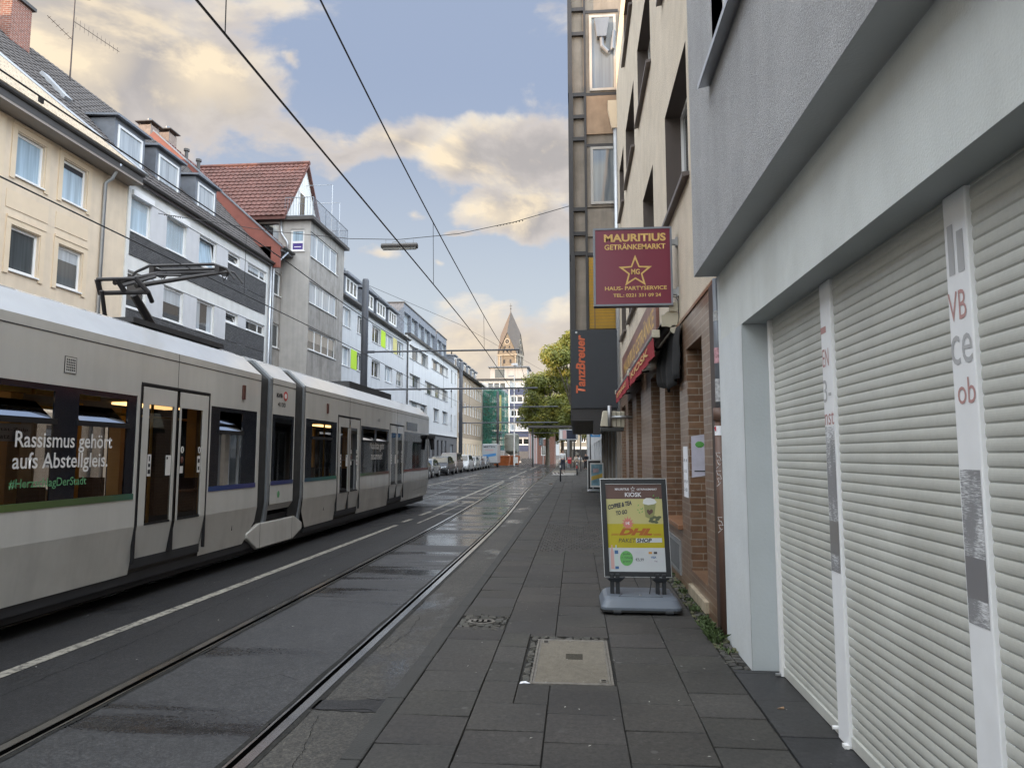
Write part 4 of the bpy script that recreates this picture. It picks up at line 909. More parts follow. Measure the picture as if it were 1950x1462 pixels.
# ---- white house with dark slate bands
wh=thing('white_banded_house','white house with dark slate bands and three zinc dormers','building',(XL,28,0))
MB(TL).box(22.452,22.62,-.05,11.2,-.3,.05).build('corner_strip','plaster_white',wh)
cols5=[(22.64,23.8),(24.86,26.2),(27.2,28.6),(29.62,30.72),(31.55,33.5)]
ws=[]
for z in (9.5,6.78,4.06):
    for i,(a,b) in enumerate(cols5): ws.append((a,b,z+(.78 if i>2 else 0),z+1.27))
bw=MB(TL); bw.wall(22.62,34.0,-.05,11.3,ws,.12); bw.shell(22.62,34.0,-.05,11.3,0,-11); bw.build('wall','plaster_white',wh)
for z in (9.5,6.78,4.06):
    MB(TL).box(22.64,33.5,z-.86,z-.06,0,.03).build('slate_band','slate_band',wh)
    for a,b in ((23.8,24.86),(26.2,27.2),(28.6,29.62),(30.72,31.55)):
        MB(TL).box(a+.02,b-.02,z-.04 if b<29.7 else z-.75,z+1.27,0,.02).build('render_panel','plaster_lilac',wh)
    MB(TL).box(29.64,33.5,z-.04,z+.74,0,.03).build('slate_infill','slate_band',wh)
    MB(TL).box(22.62,33.6,z+1.30,z+1.325,0,.03).build('string_course','plaster_lilac',wh)
def roll(a,b,c,d,par): 
    q=MB(TL); z=c
    while z<d: q.loft([[(a,z,-.1),(a,z+.025,-.08),(a,z+.05,-.1)],[(b,z,-.1),(b,z+.025,-.08),(b,z+.05,-.1)]]); z+=.05
    q.build('roller_blind','rolled_shutter',par)
for i,h in enumerate(ws):
    r_,c_=divmod(i,5)
    pane=('glass_blue' if c_<3 else 'glass_mid') if r_==0 else 'glass_dark'
    w_=window(wh,TL,*h,d=.11,fw=.075,mull=(.68,) if c_==4 else (),pane=pane,tilt=.16 if (c_==3 or (c_==2 and r_==0)) else 0)
    if r_==0 and c_ in (0,1):
        a,b,c,d=h; roll(a+.04,b-.04,c+(.0 if c_==1 else .9),d,w_); MB(TL).box(a-.03,b+.03,d-.02,d+.17,-.05,.14).build('blind_box','pvc_white',w_)
gutter(wh,22.45,34.0,-15.30,11.42,.08)
pitched(wh,22.42,34.0,-15.36,11.36,-20.6,17.05,'tile_dark')
MB().tiles((-15.36,22.42,11.42),(0,11.56,0),(-5.24,0,5.68),45,20,.03,.03).build('roof_tiles','tile_dark',wh,norm=False)
for i,y in enumerate((22.75,25.2,28.1)):
    y1=y+1.42; T=Tleft(-16.15)
    d=MB(); d.box(-16.2,-18.6,y-.16,y+.0,12.0,13.62).box(-16.2,-18.6,y1,y1+.16,12.0,13.62).box(-16.2,-18.6,y,y1,12.0,12.25).box(-16.2,-18.6,y,y1,13.42,13.62); d=d.build('dormer','zinc',wh)
    MB().loft([[(-16.0,y-.3,13.62),(-16.0,y1+.3,13.62),(-19.0,y1+.3,13.80),(-19.0,y-.3,13.80)],[(-16.0,y-.3,13.70),(-16.0,y1+.3,13.70),(-19.0,y1+.3,13.88),(-19.0,y-.3,13.88)]]).build('dormer_roof','zinc',d)
    MB(T).box(y,y+.09,12.26,13.42,-.1,-.02).box(y1-.09,y1,12.26,13.42,-.1,-.02).box(y+.09,y1-.09,12.26,12.35,-.1,-.02).box(y+.09,y1-.09,13.33,13.42,-.1,-.02).build('window','pvc_white',d)
    MB(T).poly([(y+.05,12.3,-.06),(y1-.05,12.3,-.06),(y1-.05,13.4,-.06),(y+.05,13.4,-.06)]).build('pane','glass_curtain',d)
MB().tube([(-15.40,33.86,11.2),(-15.40,33.86,0)],.055,8).build('downpipe','zinc_light',wh,smooth=True)
# ---- grey house: red firewall, red cross gable roof, tower bay with strip windows
gh=thing('grey_tower_house','weathered grey house with red tiled gable roof above a flat topped bay','building',(-14,38,0))
hs=[(34.36,35.3,9.95,11.15),(34.36,35.3,7.2,8.45),(34.36,35.3,4.5,5.7)]
bw=MB(TL); bw.wall(34.0,35.4,-.05,12.3,hs,.14); bw.poly([(34.0,-.05,0),(34.0,12.3,0),(34.0,12.3,-12),(34.0,-.05,-12)]); bw.build('wall','plaster_grey',gh)
for h in hs: window(gh,TL,*h,d=.12,fw=.075,pane='glass_mid')
# main roof with red clad verge wall
MB().loft([[(-15.02,y,12.32),(-22.2,y,18.75),(-29.4,y,12.32),(-29.4,y,11.0),(-15.02,y,11.2)] for y in (34.0,34.14)]).build('firewall','red_cladding',gh)
pitched(gh,34.15,41.5,-14.95,12.2,-22.2,18.7,'tile_red')
MB().tiles((-14.95,34.15,12.25),(0,1.5,0),(-7.25,0,6.5),6,24,.03,.035).build('roof_tiles','tile_red',gh,norm=False)
MB().loft([[(-15.0,y,12.32+k),(-22.2,y,18.75+k),(-22.2,y,18.83+k),(-15.0,y,12.40+k)] for y,k in ((33.94,0),(34.3,0))]).build('verge_flashing','zinc',gh)
gutter(gh,34.0,35.35,-14.85,12.28,.10); MB().box(-15.5,-14.9,34.05,35.38,12.06,12.16).build('eave_soffit','base_grey',gh)
# bay
TT=Tleft(-14.0); hs=[(35.5,39.75,12.2,13.55),(35.5,39.75,9.7,10.85),(35.5,39.75,7.2,8.35),(35.5,39.75,4.6,5.8)]
bw=MB(TT); bw.wall(35.4,40.9,-.05,14.1,hs,.14); bw.poly([(40.9,-.05,0),(40.9,14.1,0),(40.9,14.1,-6),(40.9,-.05,-6)]); bw.poly([(35.4,14.1,0),(40.9,14.1,0),(40.9,14.1,-6),(35.4,14.1,-6)])
bw.build('bay_wall','plaster_grey',gh)
TS2=Tfront(35.4); hs2=[(-15.08,-14.32,12.45,13.65),(-17.1,-15.75,12.95,14.0)]
bw=MB(TS2); bw.wall(-20,-14.0,-.05,14.1,hs2,.14); bw.build('bay_side_wall','plaster_grey_light',gh)
for i,h in enumerate(hs): window(gh,TT,*h,d=.12,fw=.075,mull=(.25,.5,.75),pane=('glass_curtain','glass_curtain','glass_mid','glass_mid')[i])
window(gh,TS2,*hs2[0],d=.12,fw=.1,trans=(.42,),pane='glass_blue'); window(gh,TS2,*hs2[1],d=.12,fw=.03,pane='glass_dark',frame='frame_dark')
plain('banner_violet',(.06,.03,.22),.5); MB(TS2).box(-14.97,-14.43,12.55,12.93,-.09,-.085).build('window_banner','banner_violet',gh); MB(TS2).box(-14.9,-14.52,12.68,12.72,-.085,-.083).build('banner_line','white_paint',gh)
MB().box(-18,-13.75,35.15,41.15,14.105,14.28).build('flat_roof','gutter_dark',gh)
# cross gable
gz=18.25; gy=38.1
MB().loft([[(x,35.25,14.32),(x,gy,gz),(x,40.95,14.32)] for x in (-15.45,-20.5)]).build('gable_wall','plaster_white',gh)
MB().loft([[(x,35.0,14.25),(x,gy,gz+.16),(x,41.2,14.25),(x,41.2,14.1),(x,gy,gz),(x,35.0,14.1)] for x in (-15.25,-22.2)]).build('gable_roof','tile_red',gh)
MB().tiles((-22.0,35.0,14.28),(6.72,0,0),(0,gy-35.0,gz+.16-14.25),24,15,.045,.05).build('gable_tiles','tile_red',gh,norm=False)
MB().tiles((-22.0,41.2,14.28),(6.72,0,0),(0,gy-41.2,gz+.16-14.25),24,15,.045,.05).build('gable_tiles','tile_red',gh,norm=False)
MB().tube([(-22.2,gy,gz+.22),(-15.22,gy,gz+.22)],.13,8).build('ridge_tiles','tile_red',gh)
TG=Tleft(-15.44)
w_=MB(TG).box(37.2,38.1,14.35,16.55,0,.03).build('balcony_door','pvc_white',gh); MB(TG).box(37.33,37.97,14.5,16.42,.03,.035).build('pane','glass_dark',w_)
rl=MB(); 
for z in (14.35,15.35): rl.tube([(-15.4,35.3,z),(-13.85,35.3,z),(-13.85,41.0,z),(-15.4,41.0,z)],.022,5)
for i in range(44): y=35.3+5.7*i/43; rl.tube([(-13.85,y,14.35),(-13.85,y,15.35)],.010,4)
for i in range(11): x=-15.4+1.55*i/10; rl.tube([(x,35.3,14.35),(x,35.3,15.35)],.010,4); rl.tube([(x,41,14.35),(x,41,15.35)],.010,4)
for y in (35.3,37.2,39.1,41.0): rl.tube([(-13.85,y,14.28),(-13.85,y,15.38)],.022,5)
rl.build('railing','zinc',gh)
rl=MB()
for y,z in ((38.3,17.2),(39.6,16.6)): rl.tube([(-15.45,y,z),(-13.9,y,z),(-13.9,y,14.3)],.022,5)
rl.build('awning_frame','zinc_light',gh)
for y0,x0,zt in ((34.2,-22.5,19.75),(35.55,-22.3,19.95)):
    c=MB().box(x0-.7,x0+.0,y0,y0+.75,16.9,zt-.5).build('chimney','brick_chimney',gh); MB().box(x0-.85,x0+.15,y0-.12,y0+.87,zt-.36,zt-.31).build('chimney_cap','gutter_dark',c)
    for a,b in ((x0-.68,y0+.05),(x0-.08,y0+.05),(x0-.68,y0+.65),(x0-.08,y0+.65)): MB().box(a,a+.06,b,b+.06,zt-.5,zt-.36).build('cap_post','gutter_dark',c)
    MB().tube([(x0-.4,y0+.5,zt-.26),(x0-.4,y0+.5,zt+.05)],.11,8).build('flue','zinc',c)
for x,z in ((-20.6,17.5),(-19.9,16.9)): MB().tube([(x,34.5,z-.3),(x,34.5,z+.35)],.09,8).tube([(x,34.5,z+.3),(x,34.5,z+.42)],.15,8).build('vent_pipe','gutter_dark',gh)
MB().tube([(-14.85,34.6,12.15),(-15.3,34.3,11.5),(-15.38,34.12,11.2),(-15.38,34.12,0)],.055,8).tube([(-15.6,35.32,14.1),(-15.55,35.32,13.4),(-15.2,35.3,12.9),(-15.2,35.3,12.4)],.06,8).build('downpipe','zinc_light',gh,smooth=True)
# ---- white house with lime panels
lh=thing('white_lime_house','white house with lime green window panels and a row of zinc dormers','building',(XL,54,0))
ty=[(44.95,46.95),(48.5,50.2),(52.2,54.5),(55.95,58.25),(59.7,61.95)]
ws=[(a,b,z,z+1.28) for z in (10.33,7.65,4.97,2.2) for a,b in ty]
bw=MB(TL); bw.wall(40.95,63.45,-.05,12.2,ws,.22); bw.shell(40.95,63.45,-.05,12.2,0,-11); bw.build('wall','plaster_paleblue',lh)
for i,h in enumerate(ws): window(lh,TL,*h,d=.20,fw=.09,mull=(.5,),pane=('glass_curtain','glass_mid','glass_dark')[(i*7+i//5)%3],tilt=.0)
for a,b,z,m in ((47.15,48.45,7.62,'panel_lime'),(54.6,55.9,10.30,'panel_lime'),(58.35,59.6,10.30,'panel_mustard')): MB(TL).box(a,b,z,z+1.34,0,.02).build('colour_panel',m,lh)
gutter(lh,41,63.45,-15.2,12.22,.11); pitched(lh,41,63.45,-15.28,12.2,-21.2,17.6,'tile_grey')
for y in (43.6,47.6,51.8,55.4,59.1):
    y1=y+2.4; d=MB(); d.box(-16.1,-18.5,y-.3,y,13.0,14.25).box(-16.1,-18.5,y1,y1+.3,13.0,14.25).box(-16.1,-18.5,y,y1,12.9,13.1).box(-16.1,-18.5,y,y1,14.2,14.35); d=d.build('dormer','zinc',lh)
    MB().loft([[(-15.8,y-.5,14.3),(-15.8,y1+.5,14.3),(-18.9,y1+.5,14.6),(-18.9,y-.5,14.6)],[(-15.8,y-.5,14.48),(-15.8,y1+.5,14.48),(-18.9,y1+.5,14.78),(-18.9,y-.5,14.78)]]).build('dormer_roof','zinc',d)
    T=Tleft(-16.08); q=MB(T)
    for k in (0,.33,.66,1): c=y+2.4*k; q.box(c-.08,c+.08,13.1,14.2,-.1,0)
    q.box(y,y1,13.1,13.22,-.1,-.01).box(y,y1,14.1,14.2,-.1,-.01); q.build('window','pvc_white',d); MB(T).poly([(y,13.1,-.05),(y1,13.1,-.05),(y1,14.2,-.05),(y,14.2,-.05)]).build('pane','glass_mid',d)
MB().tube([(-15.40,63.3,12.1),(-15.40,63.3,0)],.07,6).build('downpipe','gutter_dark',lh)
# ---- stark white house with band windows
sh=thing('stark_white_house','stark white house with grey ribbon windows and a slate clad top storey','building',(XL,77,0))
ws=[(64.4,72.7,10.72,12.02),(74.6,84.35,10.95,12.1),(64.5,69.1,8.1,9.3),(71.3,84.4,8.0,9.3),(64.5,72.5,5.35,6.75),(75.7,79.0,5.3,6.75),(81,84.4,5.3,6.75)]
sl=[(86.5,87.4,10.6,12.2),(86.5,87.4,7.6,9.6),(86.5,87.4,4.6,6.6),(89.3,89.9,10.8,12.1),(89.3,89.9,8,9.5),(89.3,89.9,5.2,6.7)]
bs_=[(66+i*2.4,67.1+i*2.4,1.4,3.3) for i in range(8)]+[(86.5,88.6,.1,2.9)]
bw=MB(TL); bw.wall(63.5,91.2,3.9,12.75,ws+sl,.35); bw.shell(63.5,91.2,3.9,12.75,0,-11); bw.build('wall','plaster_stark',sh)
bw=MB(TL); bw.wall(63.5,91.2,-.05,3.9,bs_,.25,-.02); bw.build('base_wall','base_grey',sh)
for i,h in enumerate(ws):
    n=max(2,int((h[1]-h[0])/1.9)); window(sh,TL,*h,d=.33,fw=.1,mull=[k/n for k in range(1,n)],pane='glass_mid',frame='frame_grey')
    for k in range(n):
        if k%2==0: a=h[0]+(h[1]-h[0])*k/n; MB(TL).box(a+.12,a+(h[1]-h[0])/n-.12,h[2]+.1,h[3]-.06,-.27,-.22).build('sliding_shutter','rolled_shutter',sh)
for h in sl: window(sh,TL,*h,d=.3,fw=.08,pane='glass_mid',frame='frame_grey')
for h in bs_: window(sh,TL,*h,d=.2,fw=.08,pane='glass_dark',frame='frame_dark',sill=False)
MB(TL).box(63.5,91.2,3.86,3.96,0,.12).build('ledge','plaster_stark',sh); MB().box(-15.75,-15.2,63.5,91.2,12.755,12.95).build('parapet_cap','gutter_dark',sh)
T3=Tleft(-16.4)
for a,b,nw in ((65.5,81.0,5),(81.8,88.0,2)):
    q=MB(T3); st=(b-a)/nw; hh=[(a+.25+st*k,a+st*(k+1)-.1,13.05,15.45) for k in range(nw)]; q.wall(a,b,12.8,16.2,hh,.4); q.shell(a,b,12.8,16.2,0,-6); q.build('top_storey','slate_blue',sh)
    for h in hh: window(sh,T3,*h,d=.38,fw=.1,mull=(.45,),pane='glass_curtain',frame='frame_grey',sill=False)
    MB(T3).box(a-.05,b+.05,16.2,16.32,-6,.08).build('roof_edge','gutter_dark',sh)
# ---- buff brick house
bh=thing('buff_brick_house','long buff brick house with small regular windows beyond the white one','building',(XL,103,0))
ws=[(92.3+i*2.6,93.5+i*2.6,z,z+1.6) for i in range(9) for z in (10.2,7.3,4.6,1.6)]
bw=MB(TL); bw.wall(91.2,115.6,3.9,12.8,[w for w in ws if w[2]>4],.18); bw.shell(91.2,115.6,-.05,12.8,0,-11); bw.build('wall','brick_buff',bh)
bw=MB(TL); bw.wall(91.2,115.6,-.05,3.9,[w for w in ws if w[2]<4],.18,.02); bw.build('base_wall','plaster_beige_light',bh)
for i,h in enumerate(ws): window(bh,TL,*h,d=.12,fw=.16,mull=(.5,),pane='glass_mid' if i%3 else 'glass_curtain')
gutter(bh,91.2,115.6,-15,12.85,.14); pitched(bh,91.2,115.6,-15.1,12.75,-21.5,16.6,'tile_grey')
for y in (92.5,96.5,100.5,104.5,108.5,112):
    d=MB().box(-16.2,-19,y,y+2.2,13.2,14.9).build('dormer','zinc',bh); MB().box(-16.0,-19.2,y-.2,y+2.4,14.9,15.05).build('dormer_roof','zinc',d); MB(Tleft(-16.2)).box(y+.3,y+1.9,13.5,14.7,0,.05).build('window','pvc_white',d); MB(Tleft(-16.2)).box(y+.45,y+1.75,13.62,14.58,.05,.06).build('pane','glass_mid',d)
# ------------------------------------------------------------------ tram
mat('tram_paint',(.60,.585,.55),.22,var=.035,scale=1.2,coat=.6,dirt=.07,streak=.10); mat('tram_paint_low',(.60,.58,.54),.3,var=.05,scale=1.5,coat=.4,dirt=.16,streak=.16); mat('tram_white',(.50,.51,.525),.25,var=.04,coat=.5,dirt=.06)
plain('tram_band',(.014,.016,.022),.12,spec=.6); plain('tram_black',(.010,.010,.012),.5); mat('tram_under',(.03,.03,.033),.6)
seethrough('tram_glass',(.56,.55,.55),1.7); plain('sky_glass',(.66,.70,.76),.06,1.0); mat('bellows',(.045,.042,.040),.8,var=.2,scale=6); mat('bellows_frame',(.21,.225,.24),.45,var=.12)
mat('amber_panel',(.62,.36,.09),.5,var=.15); mat('seat_dark',(.05,.03,.03),.8); mat('inner_floor',(.06,.055,.05),.6); mat('inner_ceiling',(.35,.32,.27),.7); plain('pole_yellow',(.60,.36,.03),.4)
plain('reflector',(.10,.035,.025),.4); plain('sticker',(.70,.68,.66),.6); plain('sticker_red',(.6,.1,.08),.5); plain('text_white',(.78,.76,.74),.6); plain('text_green',(.11,.30,.14),.6); plain('seam',(.04,.04,.042),.7); plain('logo_red',(.5,.06,.06),.5)
X0=-5.1; WID=2.65; TT=Tleft(X0); TF2=lambda u,v,w: (X0-WID-w,u,v)
tr=thing('tram','light grey low floor tram with dark window band, running beside the parked cars','tram',(X0-WID/2,11,0))
LO=.85
def side(T,y0,y1,holes,par,m='tram_paint'):
    q=MB(T); q.wall(y0,y1,LO,2.97,holes,.045); return q.build('side_panel',m,par)
mods=[(-6.0,11.0,'A'),(11.45,12.42,'B'),(12.9,24.2,'C')]
doors=[(-2.2,-.7),(7.87,9.38),(14.8,16.33),(19.05,20.6)]
bands=[(-.5,7.78),(9.46,10.9),(11.47,12.40),(12.96,14.72),(16.42,18.97),(20.68,24.12)]
for y0,y1,k in mods:
    h=[(a,b,1.17,2.36) for a,b in bands if y0<a<y1]+[(a,b,.46,2.5) for a,b in doors if y0<a<y1]
    h=[(a,b,max(c,LO),d) for a,b,c,d in h]
    side(TT,y0,y1,h,tr); side(TF2,y0,y1,[(a,b,1.17,2.36) for a,b in bands if y0<a<y1],tr)
    # lower skirt, leaning in towards the bottom, broken at the doors
    cuts=sorted([y0]+[c for d in doors if y0<d[0]<y1 for c in d]+[y1])
    z0=.30 if k!='B' else .74
    for a,b in zip(cuts[::2],cuts[1::2]):
        q=MB(TT)
        if k=='A' and b>10.9: q.poly([(a,LO,0),(b,LO,0),(b-.02,.62,-.03),(b-.32,z0,-.075),(a,z0,-.075)]); q.poly([(b-.32,z0,-.075),(a,z0,-.075),(a,z0,-.2),(b-.32,z0,-.2)])
        elif k=='C' and a<13: q.poly([(a,LO,0),(b,LO,0),(b,z0,-.075),(a+.30,z0,-.075),(a+.02,.62,-.03)])
        else: q.poly([(a,LO,0),(b,LO,0),(b,z0,-.075),(a,z0,-.075)])
        q.build('skirt','tram_paint_low',tr)
    MB(TF2).poly([(y0,LO,0),(y1,LO,0),(y1,.3,-.075),(y0,.3,-.075)]).build('skirt','tram_paint_low',tr)
    prof=[(0,2.97),(-.33,3.27),(-.55,3.35),(-WID+.55,3.35),(-WID+.33,3.27),(-WID,2.97)]
    MB(TT).loft([[(y,z,w) for w,z in prof] for y in (y0,y1)]).build('roof','tram_white',tr)
    MB(TT).box(y0,y1,2.865,2.875,-.002,.0035).build('roof_seam','seam',tr)
    MB(TT).box(y0+.02,y1-.02,.30,.36,-WID+.1,-.1).build('floor','inner_floor',tr); MB(TT).box(y0+.02,y1-.02,2.42,2.5,-WID+.1,-.1).build('ceiling','inner_ceiling',tr)
    for y in (y0,y1): MB(TT).poly([(y,.3,-.1),(y,2.97,-.02),(y,2.97,-WID+.02),(y,.3,-WID+.1)]).build('end_wall','tram_black',tr)
# long dark panels and see-through windows
panes=[(.0,2.9),(3.3,6.48),(6.82,7.62),(9.72,10.42),(11.6,12.3),(13.3,14.4),(16.6,17.6),(17.75,18.8),(20.9,24.0)]
for a,b in bands:
    ps=[p for p in panes if a<=p[0]<b]
    q=MB(TT); q.wall(a,b,1.17,2.36,[(c,d,1.235,2.30) for c,d in ps],.02,-.006); q.build('window_band','tram_band',tr)
    for c,d in ps:
        cab=c>20 or c==11.6
        MB(TT).poly([(c,1.235,-.012),(d,1.235,-.012),(d,2.30 if cab else 1.98,-.012),(c,2.30 if cab else 1.98,-.012)]).build('window','tram_glass',tr)
        if not cab:
            w_=MB(TT).box(c-.02,d+.02,1.975,2.03,-.03,.018).build('window_rail','tram_black',tr)
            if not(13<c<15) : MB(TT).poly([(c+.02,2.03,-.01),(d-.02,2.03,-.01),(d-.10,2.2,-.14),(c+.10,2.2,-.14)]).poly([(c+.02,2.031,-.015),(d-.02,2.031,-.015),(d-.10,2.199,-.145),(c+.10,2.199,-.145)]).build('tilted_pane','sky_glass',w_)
    MB(TF2).poly([(a,1.235,-.01),(b,1.235,-.01),(b,2.3,-.01),(a,2.3,-.01)]).build('far_window','tram_glass',tr)
m,n,l,b=nt('tram_stripe'); t=n.new('ShaderNodeTexCoord'); s=n.new('ShaderNodeSeparateXYZ'); l.new(t.outputs['Object'],s.inputs[0]); mr=n.new('ShaderNodeMapRange'); mr.inputs['From Min'].default_value=-7; mr.inputs['From Max'].default_value=13.5; l.new(s.outputs[1],mr.inputs['Value'])
l.new(ramp(n,l,mr.outputs[0],[(.0,(.12,.12,.05)),(.08,(.11,.155,.05)),(.16,(.07,.11,.05)),(.19,(.04,.13,.10)),(.23,(.03,.10,.16)),(.27,(.03,.06,.18)),(.33,(.05,.05,.17)),(.40,(.04,.05,.15)),(.55,(.04,.2,.1)),(.72,(.15,.05,.04)),(.8,(.2,.04,.03))]),b.inputs['Base Color']); b.inputs['Roughness'].default_value=.35; M['tram_stripe']=m
for a,b in bands: MB(TT).box(a,b,1.165,1.232,-.005,.006).build('colour_stripe','tram_stripe',tr)
# doors
for di,(a,b) in enumerate(doors):
    MB(TT).box(a-.03,b+.03,2.5,2.53,-.02,.008).box(a-.035,a-.005,.42,2.5,-.03,.004).box(b+.005,b+.035,.42,2.5,-.03,.004).build('door_frame','tram_black',tr)
    MB(TT).box(a,b,.36,.47,-.16,-.055).build('door_step','tram_under',tr)
    mid=(a+b)/2
    for j,(c,d) in enumerate(((a+.01,mid-.035),(mid+.035,b-.01))):
        q=MB(TT); gl=(c+.13,d-.05) if j==0 else (c+.05,d-.13)
        q.wall(c,d,LO,2.485,[(gl[0],gl[1],LO,2.28)],.03,.004)
        q.poly([(c,LO,.004),(d,LO,.004),(d,.47,-.055),(c,.47,-.055)]); q.poly([(c,.47,-.055),(d,.47,-.055),(d,.47,-.1),(c,.47,-.1)])
        lf=q.build('door_leaf','tram_paint',tr)
        MB(TT).poly([(gl[0],LO,-.008),(gl[1],LO,-.008),(gl[1],2.28,-.008),(gl[0],2.28,-.008)]).build('glass','tram_glass',lf)
        MB(TT).box(gl[0],gl[1],LO-.005,LO+.02,-.01,.006).build('glass_seal','tram_black',lf)
        if j==0:
            MB(TT).box(gl[0]+.02,gl[0]+.09,1.42,1.68,-.004,.0).build('sticker','sticker',lf); MB(TT).box(gl[0]+.03,gl[0]+.08,1.45,1.50,0,.001).box(gl[0]+.035,gl[0]+.075,1.53,1.57,0,.001).box(gl[0]+.045,gl[0]+.065,1.60,1.66,0,.001).build('pictogram','tram_black',lf)
            MB(TT).box(gl[1]-.13,gl[1]-.02,1.42,1.67,-.004,.0).build('sticker','sticker',lf); MB(TT).box(gl[1]-.12,gl[1]-.09,1.62,1.65,0,.001).build('pictogram','tram_black',lf)
        else:
            for cy,cz in ((gl[0]+.06,1.74),(gl[1]-.05,1.74)): MB(TT).loft([[(cy+.035*math.cos(t),cz+.045*math.sin(t),w) for t in [k*math.pi/7 for k in range(14)]] for w in (-.004,0)]).build('sticker','sticker',lf); MB(TT).box(cy-.008,cy+.01,1.715,1.765,0,.001).build('pictogram','tram_black',lf)
            MB(TT).box(gl[0]+.02,gl[0]+.09,1.44,1.53,-.004,0).build('sticker','sticker',lf); MB(TT).box(gl[1]-.09,gl[1]-.02,1.44,1.66,-.004,0).build('sticker','sticker',lf); MB(TT).box(gl[1]-.075,gl[1]-.04,1.47,1.52,0,.001).box(gl[1]-.08,gl[1]-.035,1.57,1.62,0,.001).build('pictogram','tram_black',lf)
            MB(TT).ball((gl[0]+.06,1.61,0),.03,.045,.012).build('door_button','reflector',lf)
    MB(TT).box(mid-.034,mid+.034,.47,2.49,-.04,-.012).build('door_rubber','tram_black',tr)
# bellows
def bellow(y0,y1):
    n=int((y1-y0)/.042); rings=[]
    for i in range(n+1):
        y=y0+(y1-y0)*i/n; o=-.02 if i%2 else -.16
        p=[(o-.06,.52),(o,.9),(o,2.93),(-.32+o,3.22),(-.6,3.28+o*.5),(-WID+.6,3.28+o*.5),(-WID+.32-o,3.22),(-WID-o,2.93),(-WID-o,.9),(-WID-o+.06,.52)]
        rings.append([(y,z,w) for w,z in p])
    MB(TT).loft(rings).build('bellows','bellows',tr)
bellow(11.0,11.34); bellow(12.42,12.80)
for y0,y1 in ((11.34,11.45),(12.80,12.9)):
    MB(TT).loft([[(y,z,w) for w,z in ((-.07,.40),(-.01,.9),(-.005,2.95),(-.33,3.26),(-.5,3.26),(-.2,2.9),(-.2,.4))] for y in (y0,y1)]).build('bellows_frame','bellows_frame',tr)
# bogie cover
MB(TT).loft([[(10.75,.37,w),(11.12,.16,w),(12.55,.16,w),(12.98,.30,w),(12.98,.42,w),(12.62,.565,w),(11.15,.565,w),(10.75,.45,w)] for w in (-.10,-.03)]).build('bogie_cover','tram_paint_low',tr,bevel=.02)
MB(TT).box(11.2,11.206,.17,.59,-.03,-.028).box(12.5,12.506,.17,.59,-.03,-.028).build('cover_seam','seam',tr)
MB(TT).box(-6,24.0,.12,.36,-WID+.25,-.14).build('underframe','tram_under',tr); MB(TT).box(10.5,13.2,.25,.66,-.5,-.12).build('bogie_recess','tram_black',tr)
MB(TT).box(-6,11,.20,.31,-.20,-.085).box(13.2,23.2,.20,.31,-.20,-.085).build('sill_beam','tram_under',tr)
for y in (-3.2,-1.4,11.2,12.6,20.5,22.3):
    for x in (X0-WID/2-.72,X0-WID/2+.72): MB().tube([(x-.06,y,.28),(x+.06,y,.28)],.30,18).build('wheel','tram_under',tr)
# small things on the side
MB(TT).box(10.35,10.43,2.52,2.74,0,.025).build('side_reflector','reflector',tr,bevel=.005); MB(TT).box(14.05,14.13,2.52,2.72,0,.025).build('side_reflector','reflector',tr,bevel=.005)
q=MB(TT).box(6.57,6.73,2.50,2.66,0,.004).build('speaker_grille','tram_paint',tr)
g=MB(TT)
for i in range(5):
    for j in range(5): a=6.592+i*.0265; c=2.522+j*.026; g.box(a,a+.015,c,c+.015,.004,.0055)
for a,b,c,d in ((6.565,6.735,2.495,2.50),(6.565,6.735,2.66,2.665),(6.565,6.57,2.5,2.66),(6.73,6.735,2.5,2.66)): g.box(a,b,c,d,0,.005)
g.build('grille_hole','tram_black',q)
MB(TT).box(8.60,8.606,2.53,2.97,0,.002).box(15.55,15.556,2.53,2.97,0,.002).box(19.82,19.826,2.53,2.97,0,.002).build('panel_seam','seam',tr)
for a,z in ((10.25,.55),(14.1,.55)): MB(TT).box(a,a+.006,z,z+.20,-.05,-.03).box(a,a+.13,z+.2,z+.206,-.05,-.024).box(a,a+.13,z,z+.006,-.055,-.045).build('hatch_seam','seam',tr)
MB(TT).poly([(22.0,.55,-.03),(24.1,.62,-.03),(24.1,.626,-.03),(22.0,.556,-.03)]).poly([(21.9,.36,-.062),(22.0,.55,-.03),(22.006,.55,-.03),(21.906,.36,-.062)]).build('hatch_seam','seam',tr)
text('KVB',TT,11.60,11.84,2.66,2.73,.004,'tram_black',tr,bold=.05)
MB(TT).loft([[(11.98+.09*math.cos(t),2.70+.085*math.sin(t),w) for t in [k*math.pi/9 for k in range(18)]] for w in (0,.003)]).build('emblem','logo_red',tr); MB(TT).loft([[(11.98+.05*math.cos(t),2.70+.045*math.sin(t),w) for t in [k*math.pi/9 for k in range(18)]] for w in (.003,.005)]).build('emblem_centre','sticker',tr)
text('4100',TT,11.66,11.98,2.50,2.58,.004,'tram_black',tr,bold=.01); text('4100',TT,17.8,18.02,2.52,2.60,.004,'tram_black',tr)
MB(TT).loft([[(11.80+.05*math.cos(t),1.0+.06*math.sin(t),w) for t in [k*math.pi/5 for k in range(10)]] for w in (0,.003)]).build('round_badge','text_green',tr)
text('Rassismus gehört',TT,6.005,7.36,1.70,1.895,.004,'text_white',tr,bold=.012); text('aufs Abstellgleis.',TT,5.99,7.30,1.50,1.70,.004,'text_white',tr,bold=.012); text('#HerzschlagDerStadt',TT,5.965,6.98,1.345,1.455,.004,'text_green',tr,bold=.01)
text('Mobilität geht\nzusammen!',TT,17.15,18.45,1.55,2.0,.004,'text_white',tr)
ds=MB(TT).box(20.95,22.35,2.42,2.66,.0,.012).build('destination_display','tram_band',tr)
